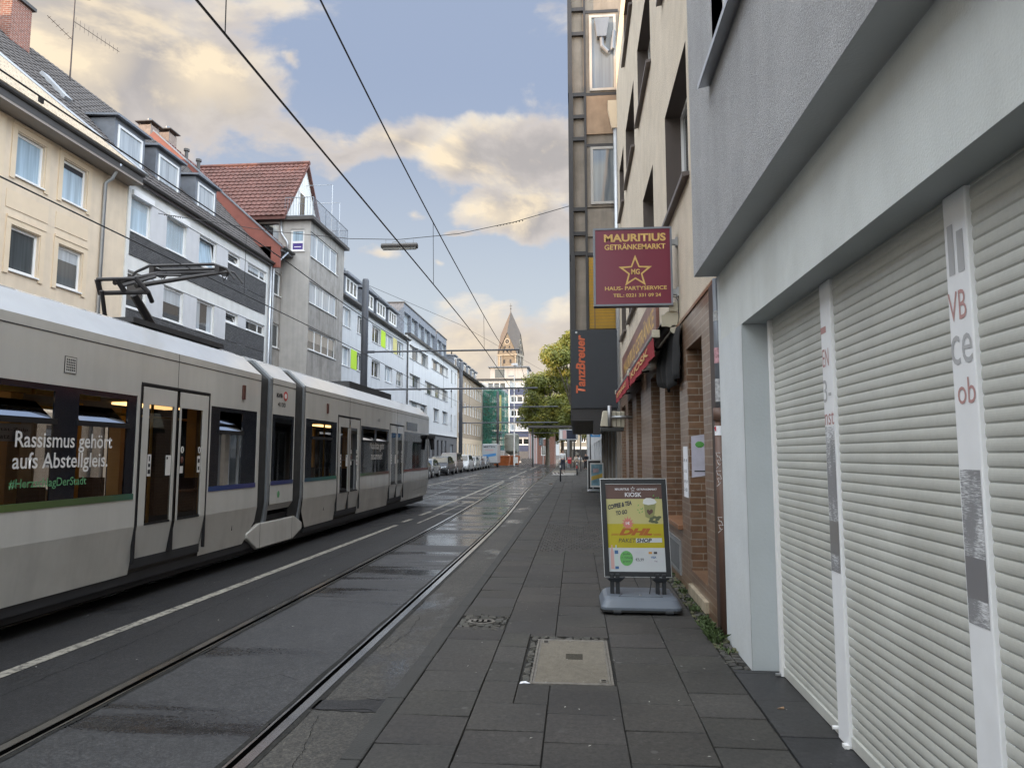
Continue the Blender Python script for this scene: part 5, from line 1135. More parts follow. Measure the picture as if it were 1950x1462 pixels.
rs=MB(TT).box(5.3,6.25,1.80,2.02-.06,-.055,-.05).build('route_board','sticker',tr); text('Platz-Universität-Zülp.',TT,5.35,6.23,1.885,1.925,-.048,'tram_black',rs); text('Barbarossa Platz',TT,5.35,6.0,1.825,1.865,-.048,'tram_black',rs)
MB(TT).box(23.9,24.25,2.2,2.35,.02,.22).build('mirror','tram_black',tr,bevel=.03); MB(TT).tube([(24.05,2.2,.12),(24.1,1.85,.16)],.07,8).build('mirror_arm','tram_black',tr)
MB(TT).loft([[(24.2,.3,-.2),(24.2,2.9,-.05),(24.2,2.9,-WID+.05),(24.2,.3,-WID+.2)],[(24.5,.35,-.5),(24.55,1.2,-.3),(24.4,2.6,-.3),(24.4,2.6,-WID+.3),(24.55,1.2,-WID+.3),(24.5,.35,-WID+.5)][0:1]+[(24.4,2.7,-.3),(24.4,2.7,-WID+.3),(24.5,.35,-WID+.5)]]).build('nose','tram_paint',tr)
# interior
for y in (3.0,5.1,6.35,7.7,9.6,10.6,13.4,14.5,16.5,18.9): MB(TT).box(y,y+.10,.36,2.42,-WID+.35,-WID+.55).build('amber_panel','amber_panel',tr)
for y in (6.1,6.62,10.15,11.9,13.9,17.3): MB(TT).box(y,y+.16,.36,2.42,-.75,-.6).build('amber_post','amber_panel',tr)
for y in (.6,1.4,2.3,3.2,4.1,5.0,5.75,6.9,9.9,13.4,14.1,16.8,17.6,18.4):
    for w in (-.65,-1.05,-2.1): MB(TT).box(y,y+.09,.75,1.34,w-.2,w+.2).box(y,y+.42,.70,.80,w-.2,w+.2).box(y+.1,y+.3,.36,.70,w-.06,w+.06).build('seat','seat_dark',tr)
it=MB(TT)
for y in (3.6,5.5,7.75,9.5,10.5,14.7,16.4,18.9): it.tube([(y,.36,-.9),(y,2.42,-.9)],.02,6)
it.tube([(-5,2.2,-.8),(10.9,2.2,-.8)],.018,6); it.build('grab_pole','pole_yellow',tr)
CURT[0]=False; plain('fill_warm',(1.0,.62,.25),.5,emit=.9)
for y_ in (0.3,3.4,6.2,9.4,13.3,16.9): MB(TT).box(y_,y_+1.3,2.385,2.415,-1.45,-1.2).build('fill_lamp','fill_warm',tr)  # lamps added to brighten and warm the tram interior
MB(TT).box(5.2,6.7,2.30,2.38,-.55,-.44).build('light_channel','amber_panel',tr); MB(TT).box(6.75,7.75,2.30,2.38,-.55,-.44).build('light_channel','amber_panel',tr)
MB(TT).poly([(5.0,.62,-.036),(7.4,.60,-.036),(7.4,.604,-.035),(5.0,.624,-.035)]).build('skirt_seam','seam',tr)
# pantograph and roof gear
xc=X0-WID/2+.02
pg=MB(); pg.box(xc-.7,xc+.7,9.35,9.47,3.36,3.46).box(xc-.7,xc+.7,10.5,10.62,3.36,3.46).box(xc-.5,xc-.4,9.3,10.7,3.40,3.5).box(xc+.4,xc+.5,9.3,10.7,3.4,3.5)
pb=pg.build('pantograph_base','steel_black',tr)
q=MB(); q.tube([(xc,10.25,3.45),(xc,9.55,4.0)],[.075,.055],8).tube([(xc-.35,9.5,3.45),(xc-.25,9.2,3.98)],.03,6).tube([(xc-.42,9.42,4.0),(xc+.30,9.42,4.0)],.034,8).tube([(xc-.40,9.30,4.17),(xc+.18,9.30,4.17)],.028,8).tube([(xc-.40,9.30,4.17),(xc-.42,9.42,3.98)],.038,8).tube([(xc+.18,9.3,4.17),(xc+.30,9.42,4.0),(xc+.25,9.6,3.9)],.034,8).tube([(xc-.1,9.3,4.17),(xc-.05,9.42,4.0)],.038,8); q.build('lower_arm','steel_black',pb)
hy,hz=10.87,4.76
q=MB(); q.tube([(xc-.15,9.32,4.12),(xc-.02,10.1,4.45),(xc-.28,10.75,hz-.12)],[.036,.032,.025],8).tube([(xc+.15,9.36,4.08),(xc+.55,10.5,4.52),(xc+.72,hy,hz-.10)],[.036,.03,.025],8).tube([(xc-.05,9.34,4.08),(xc+.02,10.0,4.38)],.03,6).tube([(xc-.3,10.75,hz-.13),(xc+.72,hy,hz-.10)],.034,8).tube([(xc-.02,10.05,4.42),(xc+.2,10.4,4.5)],.02,6); q.build('upper_arm','steel_black',pb)
q=MB()
for dy in (-.14,.14): q.tube([(xc-.92,hy+dy,hz-.28),(xc-.78,hy+dy,hz-.10),(xc-.55,hy+dy,hz),(xc+.55,hy+dy,hz),(xc+.78,hy+dy,hz-.08),(xc+.92,hy+dy,hz-.26)],[.016,.022,.026,.026,.022,.016],6)
for s in (-.5,.62): q.box(xc+s-.04,xc+s+.04,hy-.16,hy+.16,hz-.13,hz-.02)
q.tube([(xc+.62,hy,hz-.1),(xc+.66,hy,hz-.25),(xc+.75,hy,hz-.1)],.010,4).tube([(xc-.45,hy,hz-.1),(xc-.4,hy,hz-.22),(xc-.32,hy,hz-.12)],.010,4); q.build('collector_head','steel_black',pb)
MB().box(xc-.85,xc+.85,8.3,10.6,3.345,3.41).build('roof_tray','tram_under',tr); MB().box(xc-.8,xc+.8,2.0,7.0,3.34,3.62).build('roof_equipment','tram_under',tr) if False else None
MB().box(xc-.8,xc+.8,17.0,21.0,3.34,3.50).build('roof_equipment','tram_under',tr)
# ------------------------------------------------------------------ overhead line
def wires(name,lab,mbs,cat='overhead wire'): return tag(mbs.build(name,'wire_black'),lab,cat)
P1Y,P2Y=38.9,72.9
def messz(y,lo=5.84,s=20,c=.0033): 
    per=39.0; d=((y-s+per/2)%per)-per/2; return lo+c*d*d
ct=[-6+i*2 for i in range(30)]+[54+i*4 for i in range(26)]
wires('near_contact_wire','lower contact wire above the near track',MB().tube([(cc(y),y,4.83 if y<40 else 4.9) for y in ct],.010 if False else .011,5))
q=MB().tube([(cc(y)-.02,y,messz(y)) for y in [-6+i for i in range(56)]+[50+i*2 for i in range(40)]],.011,5)
for y in (4.8,12.68,20.7,28.4,36.2,46,56,66): q.tube([(cc(y),y,4.83),(cc(y)-.02,y,messz(y))],.005,4)
wires('near_carrier_wire','upper carrier wire with thin droppers above the near track',q)
tw=lambda y: cc(y)-3.8
wires('tram_contact_wire','lower contact wire touched by the tram pantograph',MB().tube([(tw(y),y,4.78) for y in ct],.011,5))
q=MB().tube([(tw(y),y,5.98 if y<16 else messz(y,5.9)) for y in [-6+i for i in range(56)]+[50+i*2 for i in range(40)]],.012,5)
for y in (12.95,20.9,28.6,36.4,46,56,66): q.tube([(tw(y),y,4.78),(tw(y),y,5.98 if y<16 else messz(y,5.9))],.005,4)
q.box(tw(7.6)-.012,tw(7.6)+.012,7.55,7.62,5.91,5.98); wires('tram_carrier_wire','upper carrier wire with thin droppers above the tram',q)
def cpole(y,zt,arms,lab,r=.19):
    p=thing('catenary_pole',lab,'pole',(-12.0,y,0),'overhead line poles on the far pavement')
    MB().tube([(-12,y,0),(-12,y,zt-.1),(-12,y,zt)],[r*1.12,r,r*.75],16).build('mast','pole_grey',p,smooth=True)
    for z,x1 in arms:
        MB().tube([(-12,y,z),(x1,y+.05,z+.02)],.05,8).tube([(-11.85,y,z),(-11.4,y,z)],.075,8).build('cross_arm','pole_grey',p)
        q=MB()
        for xx in (cc(y)-3.8,cc(y)):
            if xx<x1: q.tube([(xx,y,z+.02),(xx,y,z-.22)],.02,6); q.ball((xx,y,z-.12),.05,n=8,m=4)
        q.build('insulator','steel_black',p)
    return p
cpole(P1Y,11.75,((7.5,-3.1),(5.34,-2.1)),'thick dark catenary pole rising behind the tram before the lime panelled house')
cpole(P2Y,11.4,((6.6,-1.8),(4.95,-1.8)),'thinner looking catenary pole before the stark white house')
cpole(108,11.4,((6.6,-2.2),(4.95,-2.2)),'farthest catenary pole before the buff brick house')
wires('guy_wire','thin guy wire sloping from the thick pole top across the street',MB().tube([(-11.9,38.9,11.4),(-8,48,10.7),(1.45,90,9.2)],.012,4),'guy wire')
wires('brace_wire','short steep guy wire from the thick pole top down the street',MB().tube([(-11.9,38.9,11.4),(-11.95,72.9,9.5)],.012,4),'guy wire')
q=MB(); A=(-15.45,24.2,10.62); C=(-.15,22.3,9.72)
pts=[A,(-11,24,9.75),(-8,24,9.38),(-6.2,24,9.30),(-4,23.6,9.32),(-2,23,9.48),C]; q.tube(pts,.012,4)
for i in range(9): q.ball((-2.6+i*.11,23.18-.03*i,9.42+i*.009),.022,n=6,m=4); q.ball((-15.2+i*.09,24.2,10.55-.017*i),.02,n=6,m=4)
wires('span_wire','thin span wire across the street carrying the long street lamp',q,'span wire')
lm=thing('street_lamp','long slim street lamp hung over the middle of the street on a wire','street lamp',(-6.2,24,9.0))
MB().loft([[(x,24+a,9.07+b) for a,b in ((-.12,-.09),(.12,-.09),(.15,0),(.08,.08),(-.08,.08),(-.15,0))] for x in (-6.85,-6.78,-5.62,-5.55)]).build('housing','gutter_dark',lm,bevel=.02)
mat('lamp_cover',(.42,.43,.42),.3); MB().loft([[(x,24+a,8.98+b) for a,b in ((-.10,0),(.10,0),(.06,-.05),(-.06,-.05))] for x in (-6.8,-5.6)]).build('diffuser','lamp_cover',lm)
q=MB(); q.tube([(-6.45,24,9.15),(-6.45,24,9.22),(-6.0,24,9.24),(-6.0,24,9.15)],.015,5).tube([(-6.7,24,9.14),(-6.7,24,9.33)],.006,4).tube([(-5.7,24,9.14),(-5.7,24,9.31)],.006,4); q.build('hanger','galv',lm)
# ------------------------------------------------------------------ parked cars
for nm,c,r in (('car_black',(.018,.02,.024),.15),('car_silver',(.17,.175,.185),.25),('car_grey',(.03,.032,.037),.25),('car_red_brown',(.13,.10,.09),.3),('car_white',(.40,.41,.42),.3),('car_pearl',(.30,.31,.31),.3),('car_light',(.15,.157,.17),.3)):
    mat(nm,c,r,var=.03,coat=.35,metal=.2 if nm in('car_silver','car_grey') else 0)
glass('car_glass',(.02,.024,.028),.03,.0); plain('tyre',(.018,.018,.018),.8); plain('head_glass',(.62,.65,.68),.1,spec=.8); plain('plate',(.7,.7,.68),.5); plain('grille_black',(.012,.012,.013),.35)
def car(label,x,y,body,L=4.3,W=1.8,H=1.5,hood=.98,nose=1.0,kind='hatch',rot=0):
    c=thing('parked_car',label,'car',(x,y,ZR),'cars parked along the far kerb',rot)
    c.location=(0,0,0); c.rotation_euler=(0,0,0)
    hw=W/2; y0=0;  # front bumper at y=0, tail at y=L
    ws=1.05*nose; wt=ws+.75; rt=L-(.75 if kind!='van' else .15); tail=L-.1
    # body: rings across the width along the length
    st=[(0.0,.86,.30,.55),(.06,.93,.22,.66),(.35,.98,.20,.78),(ws-.1,1,.20,hood),(wt,1,.20,hood+.03),(L-1.0,1,.22,hood+.03),(L-.25,.98,.24,hood+.02),(L-.03,.92,.30,hood-.12),(L,.88,.38,hood-.25)]
    rings=[]
    for (yy,k,zb,zt) in st:
        h=hw*k; zm=(zb+zt)/2
        rings.append([(-h*.88,yy,zb),(-h*.985,yy,zb+.10),(-h,yy,zm),(-h*.985,yy,zt-.10),(-h*.90,yy,zt),(0,yy,zt+.03),(h*.90,yy,zt),(h*.985,yy,zt-.10),(h,yy,zm),(h*.985,yy,zb+.10),(h*.88,yy,zb)])
    m=MB(); m.loft(rings)
    b1=hw*.93; t1=hw*.74; zb=hood-.02
    gh=[(ws,b1,zb,b1),(wt,t1,H-.05,t1),(wt+.45,t1,H,t1),(rt-.35,t1,H-.01,t1),(rt,t1*.97,H-.10,t1)]
    def gr(yy,w,z): return [(-b1,yy,zb),(-w,yy,z),(0,yy,z+.02 if z>zb+.1 else z),(w,yy,z),(b1,yy,zb)]
    m.loft([gr(ws,b1*.97,zb+.01),gr(wt,t1,H-.06),gr(wt+.5,t1,H),gr(rt-.35,t1,H-.01),gr(rt,t1*.97,H-.12),gr(tail,b1*.95,zb+.04)])
    m.build('body',body,c,smooth=False,bevel=.03)
    # glazing, slightly proud of the cabin
    def off(p,d): return (p[0]*(1+.012),p[1]+d,p[2]+.008)
    MB().poly([off((-b1*.86,ws+.06,zb+.06),-.02),off((b1*.86,ws+.06,zb+.06),-.02),off((t1*.90,wt-.04,H-.10),-.02),off((-t1*.90,wt-.04,H-.10),-.02)]).build('windscreen','car_glass',c)
    for s in (-1,1):
        q=MB(); mid=(wt+rt)/2
        for a,b in ((ws+.42,mid-.05),(mid+.05,rt+.02)):
            def P(yy,z): k=(z-zb)/(H-zb); return (s*((b1+(t1-b1)*k)+.014),yy,z)
            a2=max(a,wt+.03)-.08 if a<wt else a
            q.poly([P(a,zb+.06),P(b,zb+.06),P(b-.06 if b>mid else b,H-.10),P(a2+.1 if a<wt else a,H-.10)])
        q.build('side_window','car_glass',c)
        MB().box(s*hw*.99-.0,s*(hw+.14),ws+.25,ws+.38,zb+.04,zb+.19).build('wing_mirror',body,c,bevel=.03)
        q=MB().loft([[(s*hw*.50,.05,.60),(s*hw*.86,.16,.64),(s*hw*.90,.30,.74),(s*hw*.52,.10,.71)],[(s*hw*.50,.0,.60),(s*hw*.88,.10,.64),(s*hw*.93,.26,.75),(s*hw*.52,.04,.72)]]); q.build('headlight','head_glass',c)
        for yy in (.82,L-.85):
            w_=MB().tube([(s*(hw-.20),yy,.32),(s*(hw+.005),yy,.32)],[.32,.32],18).build('wheel','tyre',c); MB().tube([(s*(hw-.02),yy,.32),(s*(hw+.012),yy,.32)],[.21,.19],14).build('rim','alu',w_)
            MB().tube([(s*(hw-.10),yy,.33),(s*(hw+.0),yy,.33)],[.37,.37],18).build('wheel_arch','grille_black',w_)
    MB().box(-hw*.42,hw*.42,-.015,.10,.52,.66).box(-hw*.70,hw*.70,-.01,.12,.27,.40).build('grille','grille_black',c,bevel=.01)
    MB().box(-.26,.26,-.03,-.012,.42,.52).build('number_plate','plate',c)
    c.location=(x,y,ZR); c.rotation_euler=(0,0,rot)
    return c
car('black car half hidden behind the front end of the tram',-11.1,45.3,'car_black',4.4,H=1.52)
car('low silver car parked behind the black car next to the tram',-11.3,50.2,'car_silver',4.0,H=1.38,hood=.88)
car('dark grey estate car parked next after the silver car',-11.35,56.6,'car_grey',4.5,H=1.55,hood=1.0)
car('tall pinkish brown van like car parked behind the dark grey one',-11.55,62.2,'car_red_brown',4.4,W=1.85,H=1.85,hood=1.05,nose=.85,kind='van')
car('white off roader with a large black grille in the parked row',-11.4,68.0,'car_white',4.6,W=1.9,H=1.68,hood=1.05)
car('white small car directly behind the white off roader',-11.5,74.2,'car_pearl',4.1,H=1.5)
car('pale small car third of the light cars before the trailer',-11.7,79.8,'car_light',4.0,H=1.52)
car('silver grey car parked last before the white trailer',-11.75,85.2,'car_silver',4.3,H=1.5)
# trailer, orange containers, silo
plain('stripe_blue',(.05,.22,.5),.4)
t=thing('white_trailer','white box trailer with a slanted blue stripe on its end','trailer',(-11.2,91.5,ZR))
MB().box(-12.2,-10.25,91.5,95.5,.55,3.05).build('box','car_white',t,bevel=.06)
MB(Tfront(91.5)).poly([(-12.1,1.25,.006),(-10.4,1.5,.006),(-10.4,1.85,.006),(-12.1,1.6,.006)]).build('stripe','stripe_blue',t); text('MIETEN',Tfront(91.5),-12.0,-10.5,2.55,2.8,.006,'print_dark',t,bold=.02); text('24 STUNDEN',Tfront(91.5),-11.8,-10.7,2.15,2.35,.006,'burst_pink',t)
for x in (-12.1,-10.4): MB().tube([(x-.1,93.5,.32),(x+.1,93.5,.32)],.33,14).build('wheel','tyre',t)
MB().box(-12.2,-10.25,91.45,91.52,.48,.58).build('bumper','grille_black',t)
mat('skip_orange',(.42,.12,.035),.6,var=.25,dirt=.4)
for i,(x,y,lab) in enumerate(((-10.6,100,'rusty orange skip nearer the white trailer'),(-9.6,104,'orange skip with a pale panel nearer the grey silo'))):
    s=thing('skip',lab,'skip',(x,y,ZR),'orange skips at the building site')
    MB().loft([[(x-1.0,y,ZR+.15),(x+1.0,y,ZR+.15),(x+1.0,y+2.2,ZR+.15),(x-1,y+2.2,ZR+.15)],[(x-1.2,y-.3,1.45),(x+1.2,y-.3,1.45),(x+1.2,y+2.6,1.45),(x-1.2,y+2.6,1.45)]]).build('tub','skip_orange',s)
    MB().box(x-1.25,x+1.25,y-.38,y-.28,1.38,1.5).build('rim','skip_orange',s)
    for a in (-.7,.7): MB().loft([[(x+a-.06,y-.16,.3),(x+a+.06,y-.16,.3),(x+a+.06,y-.36,1.4),(x+a-.06,y-.36,1.4)],[(x+a-.06,y-.1,.3),(x+a+.06,y-.1,.3),(x+a+.06,y-.3,1.4),(x+a-.06,y-.3,1.4)]]).build('rib','skip_orange',s)
    if i: MB().box(x+.4,x+1.1,y-.40,y-.385,.4,1.3).build('panel','plate',s)
mat('silo_paint',(.27,.28,.25),.6,dirt=.2)
s=thing('mortar_silo','tall grey green mortar silo standing on legs behind the skips','silo',(-10.0,110,ZR))
MB().tube([(-10,110,1.6),(-10,110,2.2),(-10,110,4.7),(-10,110,4.9)],[.4,1.15,1.15,.9],16).build('tank','silo_paint',s)
for a,b in ((-1,-1),(1,-1),(1,1),(-1,1)): MB().box(-10+a-.07,-10+a+.07,110+b-.07,110+b+.07,ZR,2.6).build('leg','galv',s)
MB().box(-11.1,-8.9,108.9,109,3.0,3.1).box(-11.1,-8.9,108.9,109,4.3,4.4).build('band','silo_paint',s)
# flat bed truck far down the street
fb=thing('flatbed_truck','dark flatbed truck with a cage body seen from behind, far down the street','truck',(-8.5,140,ZR))
MB().box(-9.5,-7.5,140,144,.6,1.15).build('bed','grille_black',fb); MB().box(-9.45,-7.55,139.95,140,.75,1.05).build('tailboard','car_grey',fb)
q=MB()
for i in range(9): x=-9.5+i*.25; q.box(x-.02,x+.02,140,140.05,1.15,2.4)
for z in (1.7,2.4): q.box(-9.5,-7.5,140,140.06,z-.03,z+.03)
q.box(-9.52,-9.46,140,144,2.36,2.42).box(-7.54,-7.48,140,144,2.36,2.42); q.build('cage','galv',fb)
MB().box(-9.4,-7.6,144.1,146,.6,2.3).build('cab','car_light',fb,bevel=.1)
for x in (-9.3,-7.7): MB().tube([(x-.12,141,.4),(x+.12,141,.4)],.42,14).build('wheel','tyre',fb)
for x in (-9.3,-7.7): MB().box(x-.12,x+.12,139.93,139.96,.6,.72).build('tail_light','reflector',fb)
# ------------------------------------------------------------------ people
plain('skin',(.42,.24,.17),.6); plain('skin_light',(.55,.36,.27),.6); plain('hair_dark',(.02,.015,.012),.7); plain('hair_brown',(.08,.045,.025),.7); plain('hair_grey',(.3,.29,.28),.7)
plain('cloth_black',(.018,.018,.022),.85); plain('cloth_navy',(.025,.03,.05),.85); plain('cloth_white',(.7,.7,.7),.85); plain('cloth_cream',(.5,.43,.36),.85); plain('cloth_beige',(.36,.29,.23),.85); plain('cloth_grey',(.2,.2,.21),.85); plain('shoe_white',(.65,.64,.62),.6); plain('shoe_black',(.02,.02,.02),.5); plain('eye_dark',(.02,.015,.01),.2); plain('lip',(.3,.12,.1),.5)
def skin(name,m,nodes,edges,rootn,parent,sub=1):
    me=bpy.data.meshes.new(name); b=bmesh.new(); ly=b.verts.layers.skin.verify(); vs={}
    for k,(p,r) in nodes.items():
        v=b.verts.new(p); r=r if isinstance(r,tuple) else (r,r); v[ly].radius=r; v[ly].use_root=(k==rootn); vs[k]=v
    for a,c in edges: b.edges.new((vs[a],vs[c]))
    b.to_mesh(me); b.free(); o=bpy.data.objects.new(name,me); COL.objects.link(o); o.parent=parent
    x=o.modifiers.new('skin','SKIN'); x.use_smooth_shade=True; y=o.modifiers.new('sub','SUBSURF'); y.levels=sub; y.render_levels=sub
    me.materials.append(M[m]); return o
def person(label,x,y,rot,h=1.75,top='cloth_white',vest=None,legs='cloth_navy',hair='hair_dark',shoes='shoe_black',sk='skin',stride=0.0,sleeve=True,z=0,bag=None,long_hair=False):
    p=thing('person',label,'person',(x,y,z),None,rot); k=h/1.75
    def S(a,b,c): return (a*k,b*k,c*k)
    n={'pel':(S(0,0,.95),(.13*k,.10*k)),'sp':(S(0,.0,1.14),(.125*k,.09*k)),'ch':(S(0,0,1.34),(.155*k,.10*k)),'nk':(S(0,0,1.49),.052*k),'hd':(S(0,-.015,1.58),(.07*k,.085*k)),'tp':(S(0,0,1.68),(.06*k,.075*k))}
    e=[('pel','sp'),('sp','ch'),('ch','nk'),('nk','hd'),('hd','tp')]
    arms={}; leg={}
    for s,t in ((-1,'l'),(1,'r')):
        sw=.16*stride*s
        arms[t]=[('sh'+t,S(s*.175,0,1.40),.058*k),('el'+t,S(s*.215,sw*.4+.02,1.13),.043*k),('wr'+t,S(s*.225,sw-.03,.89),.028*k),('pa'+t,S(s*.225,sw-.045,.82),(.02*k,.036*k))]
        prev='ch'
        for a,pp,r in arms[t]: n[a]=(pp,r); e.append((prev,a)); prev=a
        base=n['pa'+t][0]
        for f,(dy,L) in enumerate(((-.030,.070),(-.010,.080),(.010,.074),(.028,.058))):
            a=f'f{f}{t}'; b_=f'g{f}{t}'; n[a]=((base[0],base[1]+dy*k,base[2]-L*.5*k),.009*k); n[b_]=((base[0]-s*.012*k,base[1]+dy*k-.006*k,base[2]-L*k),.008*k); e+= [('pa'+t,a),(a,b_)]
        n['th'+t]=((base[0]-s*.01,base[1]-.045*k,base[2]-.02*k),.010*k); e.append(('pa'+t,'th'+t))
        st=stride*.24*(-s)
        leg[t]=[('hp'+t,S(s*.088,0,.90),.088*k),('kn'+t,S(s*.095,st*.55-.015,.50),.062*k),('an'+t,S(s*.10,st+.02,.10),.042*k),('to'+t,S(s*.11,st-.13,.035),.035*k)]
        prev='pel'
        for a,pp,r in leg[t]: n[a]=(pp,r); e.append((prev,a)); prev=a
    skin('body',sk,n,e,'pel',p)
    g=lambda r,a: tuple(v*a for v in r) if isinstance(r,tuple) else r*a
    tn={'pel':(n['pel'][0],g(n['pel'][1],1.14)),'sp':(n['sp'][0],g(n['sp'][1],1.14)),'ch':(n['ch'][0],g(n['ch'][1],1.10)),'col':(S(0,0,1.45),.075*k)}; te=[('pel','sp'),('sp','ch'),('ch','col')]
    for t in 'lr':
        prev='ch'
        for a,pp,r in arms[t][:3 if sleeve else 2]: tn[a]=(pp,g(r,1.35)); te.append((prev,a)); prev=a
    skin('top',top,tn,te,'pel',p)
    if vest:
        q=MB(); rows=[]
        for z_,rx_,ry_ in ((.88,.205,.165),(1.02,.195,.155),(1.16,.19,.15),(1.30,.205,.155),(1.40,.20,.14),(1.47,.11,.10)):
            rows.append([q.pt(rx_*k*math.cos(t_),ry_*k*math.sin(t_),z_*k) for t_ in [math.radians(-90+24+(312)*i_/16) for i_ in range(17)]])
        for r0,r1 in zip(rows,rows[1:]):
            for i_ in range(16): q.face((r0[i_],r0[i_+1],r1[i_+1],r1[i_]))
        vo=q.build('vest',vest,p,smooth=True,norm=False); md=vo.modifiers.new('thickness','SOLIDIFY'); md.thickness=.012
        MB().loft([[(a*k,-.175*k+b_,1.42*k),(c*k,-.185*k,1.42*k),(c*1.1*k,-.185*k,.90*k),(a*1.1*k,-.185*k,.90*k)] for a,c,b_ in ((-.06,.06,0),)]+[[(-.06*k,-.10*k,1.42*k),(.06*k,-.10*k,1.42*k),(.066*k,-.10*k,.9*k),(-.066*k,-.10*k,.9*k)]]).build('shirt_front',top,p)
    ln_={'pel':(S(0,0,.95),g(n['pel'][1],1.1))}; le=[]
    for t in 'lr':
        prev='pel'
        for a,pp,r in leg[t][:3]: ln_[a]=(pp,g(r,1.22 if a[:2]!='an' else 1.5)); le.append((prev,a)); prev=a
    skin('trousers',legs,ln_,le,'pel',p)
    for t in 'lr':
        a=leg[t][2][1]; b_=leg[t][3][1]; skin('shoe',shoes,{'a':((a[0],a[1]+.03*k,.05*k),.05*k),'b':((b_[0],b_[1],.035*k),.042*k),'c':((b_[0],b_[1]-.05*k,.03*k),.03*k)},[('a','b'),('b','c')],'a',p)
    MB().ball(S(0,.012,1.665),.078*k,.10*k,.085*k,12,8).build('hair',hair,p,smooth=True)
    if long_hair: MB().ball(S(0,.06,1.55),.085*k,.05*k,.14*k,10,6).build('hair',hair,p,smooth=True)
    for s in (-1,1):
        MB().ball(S(s*.03,-.098,1.61),.011*k,n=6,m=4).build('eye','eye_dark',p); MB().ball(S(s*.078,.0,1.595),.012*k,.02*k,.03*k,6,4).build('ear',sk,p)
    MB().loft([[S(-.006,-.09,1.615),S(.006,-.09,1.615),S(0,-.085,1.62)],[S(-.016,-.10,1.572),S(.016,-.10,1.572),S(0,-.122,1.575)]]).build('nose',sk,p); MB().ball(S(0,-.09,1.545),.024*k,.012*k,.006*k,8,4).build('mouth','lip',p)
    if bag: MB().loft([[S(.2,-.02,.95),S(.3,-.02,.95),S(.3,.22,.95),S(.2,.22,.95)],[S(.2,-.04,.62),S(.32,-.04,.62),S(.32,.24,.62),S(.2,.24,.62)]]).tube([S(.25,.0,.95),S(.24,.08,1.1),S(.25,.2,.95)],.012).build('bag',bag,p,bevel=.02)
    return p
person('man in white shirt, dark open waistcoat and dark trousers standing on the low platform',-1.12,60.4,R(-4),1.86,'cloth_white','cloth_black','cloth_navy',shoes='shoe_black',z=.22)
person('person in cream top and beige trousers walking away on the far pavement',.0,79.0,R(176),1.66,'cloth_cream',None,'cloth_beige','hair_brown','shoe_white','skin_light',.8,long_hair=True)
person('person in pale patterned clothes walking beside the one in beige',.45,79.6,R(184),1.62,'cloth_white',None,'cloth_cream','hair_brown','shoe_white','skin_light',.7)
person('person dressed all in black walking toward the camera near the blue sign',1.05,78.2,R(3),1.80,'cloth_black',None,'cloth_black','hair_dark','shoe_black','skin',.9)
person('person in a dark grey coat walking behind the one in black',1.30,84.0,R(8),1.76,'cloth_grey',None,'cloth_black','hair_grey','shoe_black','skin_light',.7)
# ------------------------------------------------------------------ things on the pavement in the distance
m,n,l,b=nt('striped_board'); v=mapping(n,l,(1,1,1)); w=n.new('ShaderNodeTexWave'); w.wave_type='BANDS'; w.bands_direction='DIAGONAL'; w.inputs['Scale'].default_value=2.2; l.new(v,w.inputs['Vector']); l.new(ramp(n,l,w.outputs['Fac'],[(.49,(.06,.04,.04)),(.51,(.55,.5,.47))]),b.inputs['Base Color']); M['striped_board']=m
pf=thing('low_platform','low pale boarded platform with a striped front edge on the pavement','platform',(-1.2,59,0))
MB().box(-2.0,.1,58.6,66,.04,.20).build('deck','concrete_cover',pf); MB().box(-2.02,-.9,58.53,58.6,.0,.20).build('striped_edge','striped_board',pf); MB().box(-.9,.1,58.53,58.6,.0,.19).build('pale_edge','plaster_grey_light',pf); MB().box(-1.95,-.2,57.4,58.5,.0,.07).build('lower_step','plaster_grey_light',pf)
def bollard(x,y,lab,h=1.0):
    p=thing('bollard',lab,'bollard',(x,y,0),'slim bollards beside the platform')
    MB().tube([(x,y,0),(x,y,h-.06)],.045,10).build('post','dark_plastic',p,smooth=True); MB().tube([(x,y,h-.28),(x,y,h-.14)],.048,10).build('band','sticker',p); MB().ball((x,y,h-.06),.055).build('cap','dark_plastic',p)
    return p
bollard(-.98,44.2,'dark bollard with a pale band nearest the tracks before the platform',1.15)
bo=bollard(.06,58.0,'bollard with a red and white band at the right end of the platform',1.15); MB().tube([(.06,58,.55),(.06,58,.75)],.049,10).build('red_band','print_red',bo)
bn=thing('litter_bin','bright red litter bin on a post beyond the platform','litter bin',(-.78,88,0))
MB().loft([[(-1.02,87.8,.55),(-.62,87.8,.55),(-.62,88.1,.55),(-1.02,88.1,.55)],[(-1.08,87.75,1.30),(-.56,87.75,1.30),(-.56,88.15,1.30),(-1.08,88.15,1.30)]]).build('bucket','print_red',bn,bevel=.03); MB().box(-1.0,-.64,87.74,87.76,1.12,1.22).build('pale_strip','sticker',bn); MB().tube([(-.82,88.2,0),(-.82,88.2,1.5)],.04,8).build('post','galv',bn)
ma=thing('advert_pillar','large blue and white illuminated advertising panel on a post','sign',(-1.1,92,0))
MB().box(-2.2,.25,92,92.3,3.55,4.95).build('frame','galv',ma); MB(Tfront(92)).box(-1.2,.0,3.7,4.8,0,.02).build('screen','cloth_navy',ma); MB(Tfront(92)).box(-2.1,-1.75,3.7,4.8,0,.02).build('white_panel','sticker',ma); MB(Tfront(92)).box(-1.7,-1.25,3.7,4.8,0,.02).build('pink_panel','bottle_pink',ma); MB().tube([(-1.0,92.15,0),(-1.0,92.15,3.55)],.18,10).build('post','galv',ma)
bsd=thing('stop_shelter','dark framed tram stop shelter roof spanning the far pavement','shelter',(-.5,96,0))
MB().box(-6.5,3.5,96,97.5,5.3,5.6).build('roof','gutter_dark',bsd)
